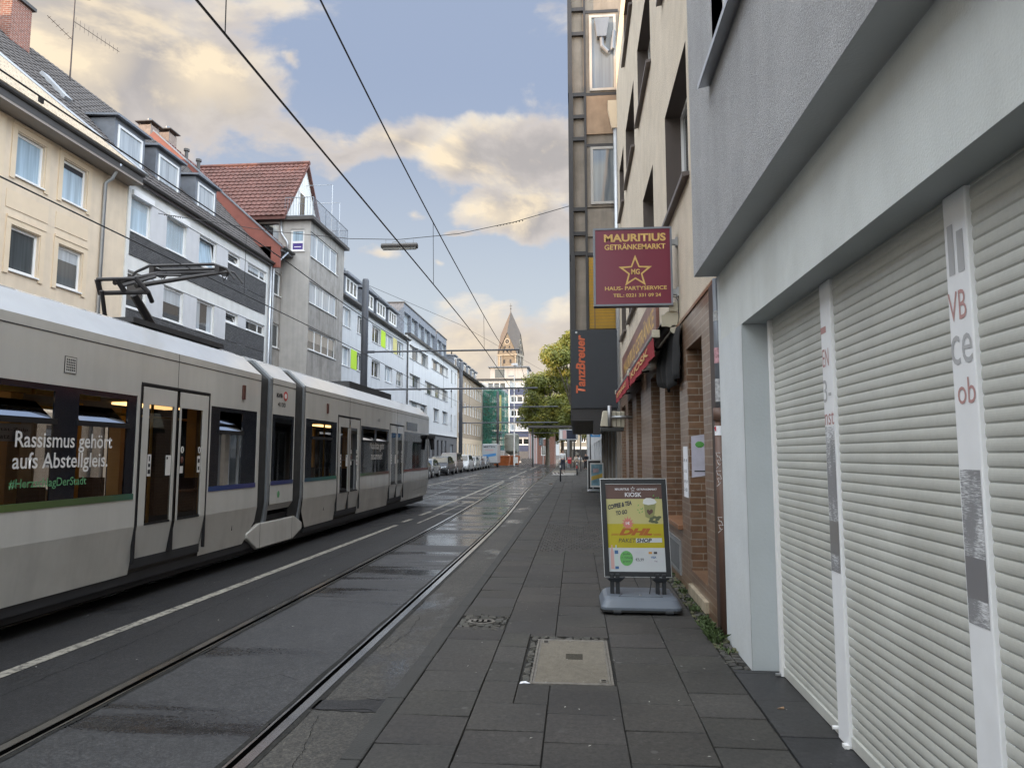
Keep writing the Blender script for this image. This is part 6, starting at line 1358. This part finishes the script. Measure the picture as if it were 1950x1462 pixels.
for x in (-5.9,-.25,2.2): MB().tube([(x,96.7,0),(x,96.7,5.3)],.12,8).build('post','gutter_dark',bsd)
bv=thing('blue_banner','upright blue and white banner sign before the brown corner house','sign',(-7.3,118,0))
MB().box(-6.15,-5.6,118,118.15,3.2,7.0).build('banner','picture_blue',bv); text('PARKHAUS',lambda u,v,w:(-6.05+v,118-w,u),3.4,6.8,.36,.0,.01,'paper',bv,bold=.02) ; MB().tube([(-5.5,118.1,0),(-5.5,118.1,7.2)],.07,8).build('post','galv',bv)
for x,y,lab in ((.45,70,'slim dark lamp post nearest on the far pavement'),(1.32,66,'dark sign post close to the pale house wall')):
    p=thing('lamp_post',lab,'post',(x,y,0)); MB().tube([(x,y,0),(x,y,5.0)],[.07,.05],10).build('shaft','gutter_dark',p); MB().box(x-.12,x+.12,y-.05,y+.05,4.9,5.05).build('head','gutter_dark',p)
mp=thing('lamp_mast','tall slender pale lamp mast before the striped block of flats','lamp mast',(-9.0,103,0))
MB().tube([(-9,103,0),(-9,103,13.2)],[.12,.06],10).build('mast','plate',mp); MB().box(-9.9,-9,102.9,103.1,13.1,13.25).build('lamp_head','galv',mp)
# traffic bits at building site
for x,y in ((-8.6,118),(-7.9,119)): 
    p=tag(MB().loft([[(x-.55,y,.05),(x+.55,y,.05),(x+.55,y+.1,.05),(x-.55,y+.1,.05)],[(x-.55,y,1.0),(x+.55,y,1.0),(x+.55,y+.1,1.0),(x-.55,y+.1,1.0)]]).build('site_barrier','striped_board'),'striped site barrier panel, '+('left' if x<-8 else 'right')+' one of the pair by the silo','barrier')
# ------------------------------------------------------------------ end of the street
# scaffold with green net
m,n,l,b=nt('green_net'); v=mapping(n,l); f=noise(n,l,.8,5,v); l.new(ramp(n,l,f,[(.3,(.012,.09,.065)),(.7,(.03,.20,.14))]),b.inputs['Base Color']); b.inputs['Roughness'].default_value=.8
t=n.new('ShaderNodeBsdfTransparent'); x=n.new('ShaderNodeMixShader'); h=noise(n,l,1.7,4,v); l.new(ramp(n,l,h,[(.4,.62),(.7,.88)]),x.inputs[0]); l.new(t.outputs[0],x.inputs[1]); l.new(b.outputs[0],x.inputs[2]); l.new(x.outputs[0],n['Material Output'].inputs[0]); M['green_net']=m
sb=thing('scaffolded_house','house under scaffolding wrapped in green netting','building',(-15.5,120,0))
hs=[(117+i*3,118.6+i*3,z,z+1.7) for i in range(4) for z in (1.2,4.2,7.2,10)]
q=MB(TL); q.wall(115.6,130,-.05,13.6,hs,.15); q.shell(115.6,130,-.05,13.6,0,-10); q.build('wall','plaster_grey_light',sb)
for h_ in hs: window(sb,TL,*h_,d=.12,fw=.15,mull=(.5,),pane='glass_dark')
q=MB()
for x in (-15.2,-13.9,-12.5):
    for y in (116.2,118.7,121.2,123.7,126.2,128.7): q.tube([(x,y,0),(x,y,13.3)],.05,4)
for z in (2.2,4.2,6.2,8.2,10.2,12.2):
    for x in (-13.9,-12.5): q.tube([(x,116.2,z+1),(x,128.7,z+1)],.04,4)
    for y in (116.2,118.7,121.2,123.7,126.2,128.7): q.tube([(-15.2,y,z+1),(-12.5,y,z+1)],.04,4)
q.build('scaffold_tubes','galv',sb)
q=MB()
for z in (2.2,4.2,6.2,8.2,10.2,12.2): q.box(-15.2,-12.5,116.2,128.7,z,z+.06)
q.build('scaffold_boards','skip_orange' if False else 'plaster_beige',sb)
q=MB(); nn=14
for i in range(nn):
    a=i/nn;c=(i+1)/nn; o=lambda t,z: .12*math.sin(t*19+z)
    for z0,z1 in ((2.4,7.2),(7.2,12.6)):
        q.poly([(-12.4+o(a,z0),116.1+13*a,z0),(-12.4+o(c,z0),116.1+13*c,z0),(-12.4+o(c,z1),116.1+13*c,z1),(-12.4+o(a,z1),116.1+13*a,z1)])
for i in range(5):
    a=i/5;c=(i+1)/5
    for z0,z1 in ((2.4,7.2),(7.2,12.6)): q.poly([(-15.4+3*a,116.05+.1*math.sin(a*9+z0),z0),(-15.4+3*c,116.05+.1*math.sin(c*9+z0),z0),(-15.4+3*c,116.05+.1*math.sin(c*9+z1),z1),(-15.4+3*a,116.05+.1*math.sin(a*9+z1),z1)])
q.build('netting','green_net',sb)
MB().box(-12.6,-12.3,116.0,116.1,5.5,11.5).build('yellow_strip','panel_mustard',sb)
# striped block of flats closing the view
eb=thing('striped_flats','white block of flats with dark blue bands closing the street','building',(-14,150,0))
YE=150; TE=Tfront(YE); ws=[]
for k in range(5):
    z=2.9+k*3.0-.1+ (0.9)
    for x0 in (-19.2,-14.4+.2): ws.append((x0+.3,x0+4.3,z+.0,z+1.45))
q=MB(TE); q.wall(-22,-9.4,-.05,17.6,ws,.2); q.shell(-22,-9.4,-.05,17.6,0,-12); q.build('wall','plaster_stark',eb)
mat('blue_band',(.055,.07,.13),.7)
for k in range(5):
    z=2.9+k*3.0+.8
    MB(TE).box(-22,-14.35,z-1.35,z-.1,0,.06).box(-14.05,-9.4,z-1.35,z-.1,0,.06).build('blue_band','blue_band',eb)
for i,h_ in enumerate(ws): window(eb,TE,*h_,d=.16,fw=.16,mull=(.33,.66),pane='glass_dark' if i%3 else 'glass_curtain')
MB(TE).box(-14.35,-14.05,0,17.6,0,.16).build('pilaster','plaster_stark',eb); MB(TE).box(-22.3,-9.0,17.6,17.9,-12,.5).build('roof_edge','gutter_dark',eb)
q=MB(TE); q.box(-18.5,-10.5,17.9,20.6,-10,-2.0); q.build('penthouse','plaster_grey_light',eb); MB(TE).box(-19,-10,20.6,20.8,-10.4,-1.5).build('penthouse_roof','zinc',eb); MB(TE).box(-17.5,-15.5,18.3,20.2,-2,-1.95).build('penthouse_window','glass_mid',eb)
MB(TE).box(-22,-9.4,0.3,2.4,0,.05).build('shop_strip','base_grey',eb); MB(TE).box(-9.45,-8.2,9.0,9.15,-3,.3).box(-9.45,-8.2,12.0,12.15,-3,.3).build('balcony','bottle_pink',eb)
for x in (-17.5,-16.3,-12): MB().tube([(x,153,20.7),(x,153,23.2)],.05,5).build('roof_aerial','galv',eb)
MB().tube([(-13.2,152.2,20.9),(-13.2,152.0,21.3)],.75,14).build('dish','galv',eb)
# brown corner house
kb_=thing('brown_corner_house','narrow brown brick corner house with a pink pilaster front','building',(-7,128,0))
q=MB(Tfront(128)); hs=[(-6.3,-5.5,z,z+1.7) for z in (1.5,4.5,7.5)]; q.wall(-8.0,-3.9,-.05,9.5,hs,.2); q.shell(-8,-3.9,-.05,9.5,0,-9); q.build('wall','brick_red',kb_)
for h_ in hs: window(kb_,Tfront(128),*h_,d=.15,fw=.12,pane='glass_dark')
MB(Tfront(128)).box(-8.6,-7.0,0,9.0,0,.1).build('pale_front','bottle_pink',kb_)
for i in range(4): MB(Tfront(128)).box(-8.5+i*.42,-8.36+i*.42,0,9,.1,.18).build('rib','plaster_stark',kb_)
# row across the end behind the trees
mat('pink_plaster',(.26,.17,.165),.9); mat('cream_far',(.28,.265,.225),.9)
for i,(x0,x1,h_,m,lab) in enumerate(((-4,4,11.5,'cream_far','pale cream shop house across the end of the street behind the trees'),(4,13,13,'pink_plaster','dusky pink house across the end right of the cream one'),(13,26,12,'plaster_stark','white house at the far right end behind the pink one'),(-34,-22.4,15,'cream_far','cream house far left of the striped flats'))):
    r_=thing('end_house',lab,'building',((x0+x1)/2,172,0)); T=Tfront(172); hs=[(x0+.8+2.2*k,x0+2.0+2.2*k,z,z+1.7) for k in range(int((x1-x0-.6)/2.2)) for z in (4.6,7.7)]
    q=MB(T); q.wall(x0,x1,-.05,h_,hs,.2); q.shell(x0,x1,-.05,h_,0,-10); q.build('wall',m,r_)
    for g in hs: window(r_,T,*g,d=.15,fw=.14,mull=(.5,),pane='glass_dark')
    MB(T).box(x0+.3,x1-.3,.3,2.8,0,.06).build('shop_window','glass_dark',r_); MB(T).box(x0+.2,x1-.2,2.9,3.6,0,.2).build('shop_board',('poster_white','print_red','sign_blue','poster_white')[i],r_); MB(T).box(x0,x1,h_,h_+.3,-10,.4).build('roof_edge','gutter_dark',r_)
# ------------------------------------------------------------------ church tower
mat('tuff',(.19,.158,.122),.9,var=.16,scale=1.2,dirt=.15); mat('church_slate',(.095,.075,.062),.6,var=.1,scale=.8); mat('stone_pale',(.33,.285,.225),.9); plain('belfry_dark',(.03,.03,.035),.8)
ct=thing('church_tower','tall stone church tower with a steep faceted slate helm roof','church tower',(-21.4,230,0),None,R(-5))
# local frame: square plan, gable on each face
def churchT(side_):
    return lambda u,v,w: {0:(u,-3.2-w,v),1:(3.2+w,u,v),2:(-u,3.2+w,v),3:(-3.2-w,-u,v)}[side_]
ct.location=(0,0,0); ct.rotation_euler=(0,0,0)
q=MB(); q.box(-3.2,3.2,-3.2,3.2,0,34.2); q.build('shaft','tuff',ct)
q=MB(); q.box(-3.5,3.5,-3.5,3.5,33.9,34.35).box(-3.3,3.3,-3.3,3.3,30.3,30.5); q.build('cornice','stone_pale',ct)
B=3.35; zb=34.3; za=41.6; zt=49.4
q=MB()
for s_ in range(4): q.loft([[churchT(s_)(-B,zb,.15),churchT(s_)(B,zb,.15),churchT(s_)(0,za,.15)],[churchT(s_)(-B,zb,-.5),churchT(s_)(B,zb,-.5),churchT(s_)(0,za,-.5)]])
q.build('gable','tuff',ct)
q=MB(); D=B+.18; 
tops=[(0,-D,za),(D,0,za),(0,D,za),(-D,0,za)]; cor=[(D,-D,zb),(D,D,zb),(-D,D,zb),(-D,-D,zb)]
for i in range(4): q.poly([(0,0,zt),tops[i],cor[i],tops[(i+1)%4]])
q.build('helm_roof','church_slate',ct)
MB().tube([(0,0,zt-.3),(0,0,zt+2.6)],[.12,.05],6).box(-.45,.45,-.05,.05,zt+1.6,zt+1.75).ball((0,0,zt+.8),.25,n=8,m=6).build('cross','gutter_dark',ct)
for s_ in range(4):
    T=lambda u,v,w,s_=s_: churchT(s_)(u,v,w+(.15 if v>34.4 else 0))
    def arch(u,v0,v1,r,m,par,w=.03): 
        pts=[(u-r,v0,w),(u+r,v0,w)]+[(u+r*math.cos(t),v1+r*math.sin(t),w) for t in [math.pi*k/8 for k in range(9)]]
        return MB(T).poly(pts).build('arched_opening',m,par,norm=False)
    for u in (-.8,.8): arch(u,26.6,28.9,.6,'belfry_dark',ct)
    for u in (-1.1,1.1): arch(u,31.4,32.4,.32,'belfry_dark',ct)
    for u in (-1.3,0,1.3): arch(u,35.0,35.8,.28,'belfry_dark',ct)
    for u in (-.8,.8): arch(u,36.4,36.9,.24,'belfry_dark',ct) if abs(u)<2 else None
    MB(T).loft([[(1.05*math.cos(t),38.6+1.05*math.sin(t),w) for t in [k*math.pi/10 for k in range(20)]] for w in (.02,.06)]).build('rose_ring','stone_pale',ct)
    q=MB(T)
    for k in range(6): a=k*math.pi/3; q.loft([[(.45*math.cos(a)+.27*math.cos(t),38.6+.45*math.sin(a)+.27*math.sin(t),w) for t in [j*math.pi/5 for j in range(10)]] for w in (.06,.08)])
    q.build('rose_window','belfry_dark',ct)
    for u in (-2.8,2.8): MB(T).box(u-.2,u+.3,22,34,0,.15).build('corner_strip','stone_pale',ct)
ct.location=(-21.35,231,0); ct.rotation_euler=(0,0,R(-15))
# ------------------------------------------------------------------ plane trees
def leafmat(name,c):
    m,n,l,b=nt(name); v=mapping(n,l); f=noise(n,l,.55,4,v); oi=noise(n,l,9,2,v)
    k=ramp(n,l,f,[(.3,[a*.75 for a in c]),(.5,c),(.72,[c[0]*1.75,c[1]*1.35,c[2]*.9])])
    k=mixc(n,l,1,k,ramp(n,l,oi,[(.3,(.7,.7,.7)),(.7,(1.25,1.2,1.1))]),'MULTIPLY'); l.new(k,b.inputs['Base Color']); b.inputs['Roughness'].default_value=.55
    tl=n.new('ShaderNodeBsdfTranslucent'); l.new(k,tl.inputs[0]); x=n.new('ShaderNodeMixShader'); x.inputs[0].default_value=.4; l.new(b.outputs[0],x.inputs[1]); l.new(tl.outputs[0],x.inputs[2]); l.new(x.outputs[0],n['Material Output'].inputs[0]); M[name]=m
leafmat('leaf_plane',(.175,.20,.042)); mat('bark',(.10,.085,.065),.9,var=.35,scale=3,bmp=.3,bscale=12)
def tree(label,x,y,h,cr,zlow,nleaf,seed,lean=0):
    rg=random.Random(seed); t=thing('plane_tree',label,'tree',(x,y,0),'plane trees at the end of the street')
    q=MB(); q.tube([(x,y,-.05),(x+.05,y,1.5),(x+lean*.3,y,zlow),(x+lean*.6,y,h*.6),(x+lean,y,h*.85)],[.42,.34,.28,.16,.05],10)
    cl=[]
    for i in range(46):
        a=rg.random()*6.283; u=rg.uniform(-1,1); rr_=cr*(rg.random()**.45); z=zlow+(h-zlow)*(.5+.5*u)
        k=math.sqrt(max(.05,1-(abs(u)**2.2)*.85)); cl.append((x+lean*((z-zlow)/(h-zlow))+rr_*k*math.cos(a),y+rr_*k*math.sin(a),z,rg.uniform(.75,1.5)))
    for c in cl[:26]:
        z0=zlow+(c[2]-zlow)*.35; s=(x+lean*.3*(z0/h),y,z0); mdl=tuple(s[i]+(c[i]-s[i])*.5+(0,0,.5)[i] for i in range(3)); q.tube([s,mdl,c[:3]],[.12,.07,.02],5)
    q.build('trunk','bark',t)
    q=MB(); q2=nleaf//len(cl)
    for c in cl:
        n_=int(q2*c[3])
        for i in range(n_):
            d=Vector((rg.gauss(0,1),rg.gauss(0,1),rg.gauss(0,1))); d.normalize(); r=c[3]*1.28*(rg.random()**.42)
            p=Vector(c[:3])+Vector((d.x*r*1.15,d.y*r*1.15,d.z*r*.85)); s=rg.uniform(.11,.24)
            nrm=(d+Vector((rg.uniform(-.8,.8),rg.uniform(-.8,.8),rg.uniform(-.3,.9)))).normalized(); a=nrm.orthogonal().normalized(); b_=nrm.cross(a); w=rg.random()*6.28; a,b_=a*math.cos(w)+b_*math.sin(w),b_*math.cos(w)-a*math.sin(w)
            q.poly([tuple(p+a*s),tuple(p+b_*s*.7),tuple(p-a*s),tuple(p-b_*s*.7)])
    q.build('crown','leaf_plane',t,norm=False)
tree('leafy plane tree nearest the tracks, left of the tree mass',-4.6,114,14.2,4.3,5.4,24000,3)
tree('tallest plane tree with sunlit top standing beside the black bay',-.9,104,19.2,4.6,5.8,27000,5,.6)
tree('plane tree behind the tallest one, mostly hidden by the bay',3.4,128,16,5.2,5.0,12000,8)
tree('plane tree farther back whose crown fills the gap over the truck',-2.6,136,13,4.2,5.0,11000,12)
CLOUD_K=3.7; SKY_TINT=(.38,.38,.40); HAZE_MIX=.85; OVER=2.2; SUNSIDE=1.6; SIDES=2.4; EAST=3.0; SUN_E=3.2; EXPO=1.4
# ------------------------------------------------------------------ sky, sun, camera
SUN_EL=R(9); SUN_AZ=math.atan2(-.94,-.34)   # from +y towards +x
w=bpy.data.worlds.new('World'); scene.world=w; w.use_nodes=True
n=w.node_tree.nodes; l=w.node_tree.links; bg=n['Background']
sky=n.new('ShaderNodeTexSky'); sky.sky_type='NISHITA'; sky.sun_disc=False; sky.sun_elevation=SUN_EL; sky.sun_rotation=SUN_AZ; sky.air_density=1.0; sky.dust_density=1.2; sky.ozone_density=1.6; sky.altitude=50
tc=n.new('ShaderNodeTexCoord'); nrm=n.new('ShaderNodeVectorMath'); nrm.operation='NORMALIZE'; l.new(tc.outputs['Generated'],nrm.inputs[0]); D=nrm.outputs[0]
def vm(op,a,b=None):
    x=n.new('ShaderNodeVectorMath'); x.operation=op
    for i,v in enumerate((a,b)):
        if v is None: continue
        if hasattr(v,'is_output'): l.new(v,x.inputs[i])
        else: x.inputs[i].default_value=v
    return x.outputs['Value'] if op in('LENGTH','DOT_PRODUCT','DISTANCE') else x.outputs[0]
def mt(op,a,b=0.0,cl=False):
    x=n.new('ShaderNodeMath'); x.operation=op; x.use_clamp=cl
    for i,v in enumerate((a,b)):
        if hasattr(v,'is_output'): l.new(v,x.inputs[i])
        else: x.inputs[i].default_value=v
    return x.outputs[0]
def wn(vec,scale,detail=9,rough=.56,dist=0):
    t=n.new('ShaderNodeTexNoise'); t.inputs['Scale'].default_value=scale; t.inputs['Detail'].default_value=detail; t.inputs['Roughness'].default_value=rough; t.inputs['Distortion'].default_value=dist; l.new(vec,t.inputs['Vector']); return t.outputs['Fac']
def stretch(vec,s): return vm('MULTIPLY',vec,s)
TH=math.atan(134/1340); YAW=math.atan(122*math.cos(TH)/1340)
def direction(u,v):
    x=(u-975)/1340; y=-(v-731)/1340; fy=math.cos(TH)-y*math.sin(TH); z=math.sin(TH)+y*math.cos(TH); c,s=math.cos(YAW),math.sin(YAW)
    return Vector((x*c-fy*s,x*s+fy*c,z)).normalized()
# cloud banks: (compass direction and size of each bank in the sky), broken up by noise
S1=(1,1,1.9)
Dw=stretch(D,S1)
n1=wn(Dw,5.0,10,.58,.3); 
up=vm('ADD',Dw,(-.018,-.01,.055)); n1b=wn(up,5.0,10,.58,.3)
wt=n.new('ShaderNodeTexNoise'); wt.inputs['Scale'].default_value=5.5; wt.inputs['Detail'].default_value=5; l.new(D,wt.inputs['Vector'])
DB=vm('ADD',D,vm('MULTIPLY',vm('SUBTRACT',wt.outputs['Color'],(.5,.5,.5)),(.17,.17,.11)))
def blob(u,v,rx,ry,soft=.6):
    c=direction(u,v); right=Vector((c.y,-c.x,0)).normalized(); upv=right.cross(c)
    d=vm('SUBTRACT',DB,tuple(c))
    a=mt('DIVIDE',vm('DOT_PRODUCT',d,tuple(right)),rx/1340); b=mt('DIVIDE',vm('DOT_PRODUCT',d,tuple(upv)),ry/1340)
    r=mt('POWER',mt('ADD',mt('MULTIPLY',a,a),mt('MULTIPLY',b,b)),.5)
    return mt('SUBTRACT',1.0,r)          # 1 in the middle, 0 on the rim, negative outside
banks=[(110,90,520,330),(330,150,240,230),(430,170,190,170),(885,300,125,68),(1010,310,140,70),(975,405,150,45),(1180,330,160,70),(740,250,130,60),(640,260,210,60),(560,115,40,26),(790,405,70,26),(740,492,60,24),(845,500,40,18),(990,680,420,135),(1250,600,330,170),(500,420,150,40),(880,440,60,16),(1700,500,700,200),(-500,300,700,400)]
mk=None
for q in banks:
    b_=blob(*q); mk=b_ if mk is None else mt('MAXIMUM',mk,b_)
mk=mt('MAXIMUM',mk,-.55)
clear=[(830,90,320,160),(960,500,210,60),(660,130,190,150),(720,380,170,90)]
ck_=None
for q in clear:
    b_=mt('MAXIMUM',blob(*q),0.0); ck_=b_ if ck_ is None else mt('MAXIMUM',ck_,b_)
# unseen high cloud added overhead and behind to light the street
sx=n.new('ShaderNodeSeparateXYZ'); l.new(D,sx.inputs[0])
over=mt('MULTIPLY',mt('SUBTRACT',sx.outputs[2],.58),1.6)
mk=mt('MAXIMUM',mk,mt('MINIMUM',over,.35)); back=mt('MULTIPLY',sx.outputs[1],-.8); mk=mt('MAXIMUM',mk,mt('MINIMUM',back,.3))
dens=mt('SUBTRACT',mt('ADD',mt('MULTIPLY',mk,.62),mt('MULTIPLY',mt('SUBTRACT',n1,.5),2.05)),mt('MULTIPLY',ck_,.7))
def mr(v,a,b,c=0.,d=1.):
    x=n.new('ShaderNodeMapRange'); x.interpolation_type='SMOOTHSTEP'; l.new(v,x.inputs[0]); x.inputs[1].default_value=a; x.inputs[2].default_value=b; x.inputs[3].default_value=c; x.inputs[4].default_value=d; return x.outputs[0]
cov=mr(dens,-.02,.28,0,.97)
lit=mr(mt('ADD',mt('SUBTRACT',n1,n1b),mt('MULTIPLY',mt('SUBTRACT',wn(Dw,2.1,3,.5),.5),.16)),-.04,.16)
gold=None
for q in [(825,285,75,50),(400,170,110,90),(880,590,120,45),(1040,575,80,35),(80,90,110,90),(930,405,80,28),(745,490,50,22)]:
    b_=mt('MAXIMUM',blob(*q),0.0); gold=b_ if gold is None else mt('MAXIMUM',gold,b_)
lit=mt('ADD',mt('MULTIPLY',lit,.8),mt('MULTIPLY',gold,.9),True)
thick=mr(dens,.12,.62)
def mx(f,a,b):
    x=n.new('ShaderNodeMix'); x.data_type='RGBA'
    for s,v in ((0,f),(6,a),(7,b)):
        if hasattr(v,'is_output'): l.new(v,x.inputs[s])
        elif isinstance(v,(int,float)): x.inputs[s].default_value=v
        else: x.inputs[s].default_value=(v[0],v[1],v[2],1)
    return x.outputs[2]
K=CLOUD_K
def ck(c): return tuple(v*K for v in c)
shade=mx(thick,ck((.72,.66,.62)),ck((.50,.47,.46)))
bright=mx(thick,ck((.90,.84,.75)),ck((1.06,.89,.65)))
cl=mx(lit,shade,bright)
hz=mr(sx.outputs[2],.08,.25,1,0); cl=mx(mt('MULTIPLY',hz,.7),cl,ck((.92,.79,.63)))
base=vm('MULTIPLY',sky.outputs[0],SKY_TINT)
base=mx(HAZE_MIX,base,vm('ADD',vm('MULTIPLY',base,(0,0,0)),ck((.42,.51,.70))))
hz2=mr(sx.outputs[2],.10,.50,1,0); base=mx(mt('MULTIPLY',hz2,.85),base,ck((.70,.765,.80)))
colr=mx(cov,base,cl)
boost=mt('ADD',mt('ADD',1.0,mr(vm('DOT_PRODUCT',D,(-.088,.974,.21)),.70,.25,0,SIDES)),mt('ADD',mr(sx.outputs[2],.62,.85,0,OVER),mt('ADD',mr(vm('DOT_PRODUCT',D,(.80,-.15,.58)),.45,.9,0,EAST),mr(vm('DOT_PRODUCT',D,(-.94,-.34,.1)),.3,.95,0,SUNSIDE))))  # added brightness: sky outside the view is raised to light the facades

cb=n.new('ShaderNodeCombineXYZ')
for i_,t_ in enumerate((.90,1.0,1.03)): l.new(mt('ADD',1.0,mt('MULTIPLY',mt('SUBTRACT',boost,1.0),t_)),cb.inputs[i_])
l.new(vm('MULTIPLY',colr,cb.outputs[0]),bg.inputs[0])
bg.inputs[1].default_value=.10
sun=bpy.data.lights.new('sun','SUN'); sun.energy=SUN_E; sun.angle=R(.6); sun.color=(1,.66,.36)
so=bpy.data.objects.new('sun',sun); COL.objects.link(so); sv=Vector((math.sin(SUN_AZ)*math.cos(SUN_EL),math.cos(SUN_AZ)*math.cos(SUN_EL),math.sin(SUN_EL))); so.rotation_euler=sv.to_track_quat('Z','Y').to_euler(); so.location=(-40,-30,60)
cam=bpy.data.cameras.new('camera'); cam.sensor_width=36; cam.sensor_fit='HORIZONTAL'; cam.lens=36*1340/1950; cam.clip_end=3000; cam.clip_start=.05
co=bpy.data.objects.new('camera',cam); COL.objects.link(co); co.location=(0,0,1.68)
co.rotation_euler=(math.pi/2+TH,0,YAW); scene.camera=co
vs=scene.view_settings; scene.display_settings.display_device='sRGB'; vs.view_transform='Standard'; vs.look='None'; vs.exposure=EXPO; vs.gamma=1; vs.use_curve_mapping=False
scene.cycles.max_bounces=7; scene.cycles.transparent_max_bounces=16; scene.cycles.diffuse_bounces=4; scene.cycles.glossy_bounces=4; scene.cycles.caustics_reflective=False; scene.cycles.caustics_refractive=False; scene.cycles.use_denoising=True; scene.cycles.denoising_prefilter='NONE'
scene.cycles.sample_clamp_indirect=6
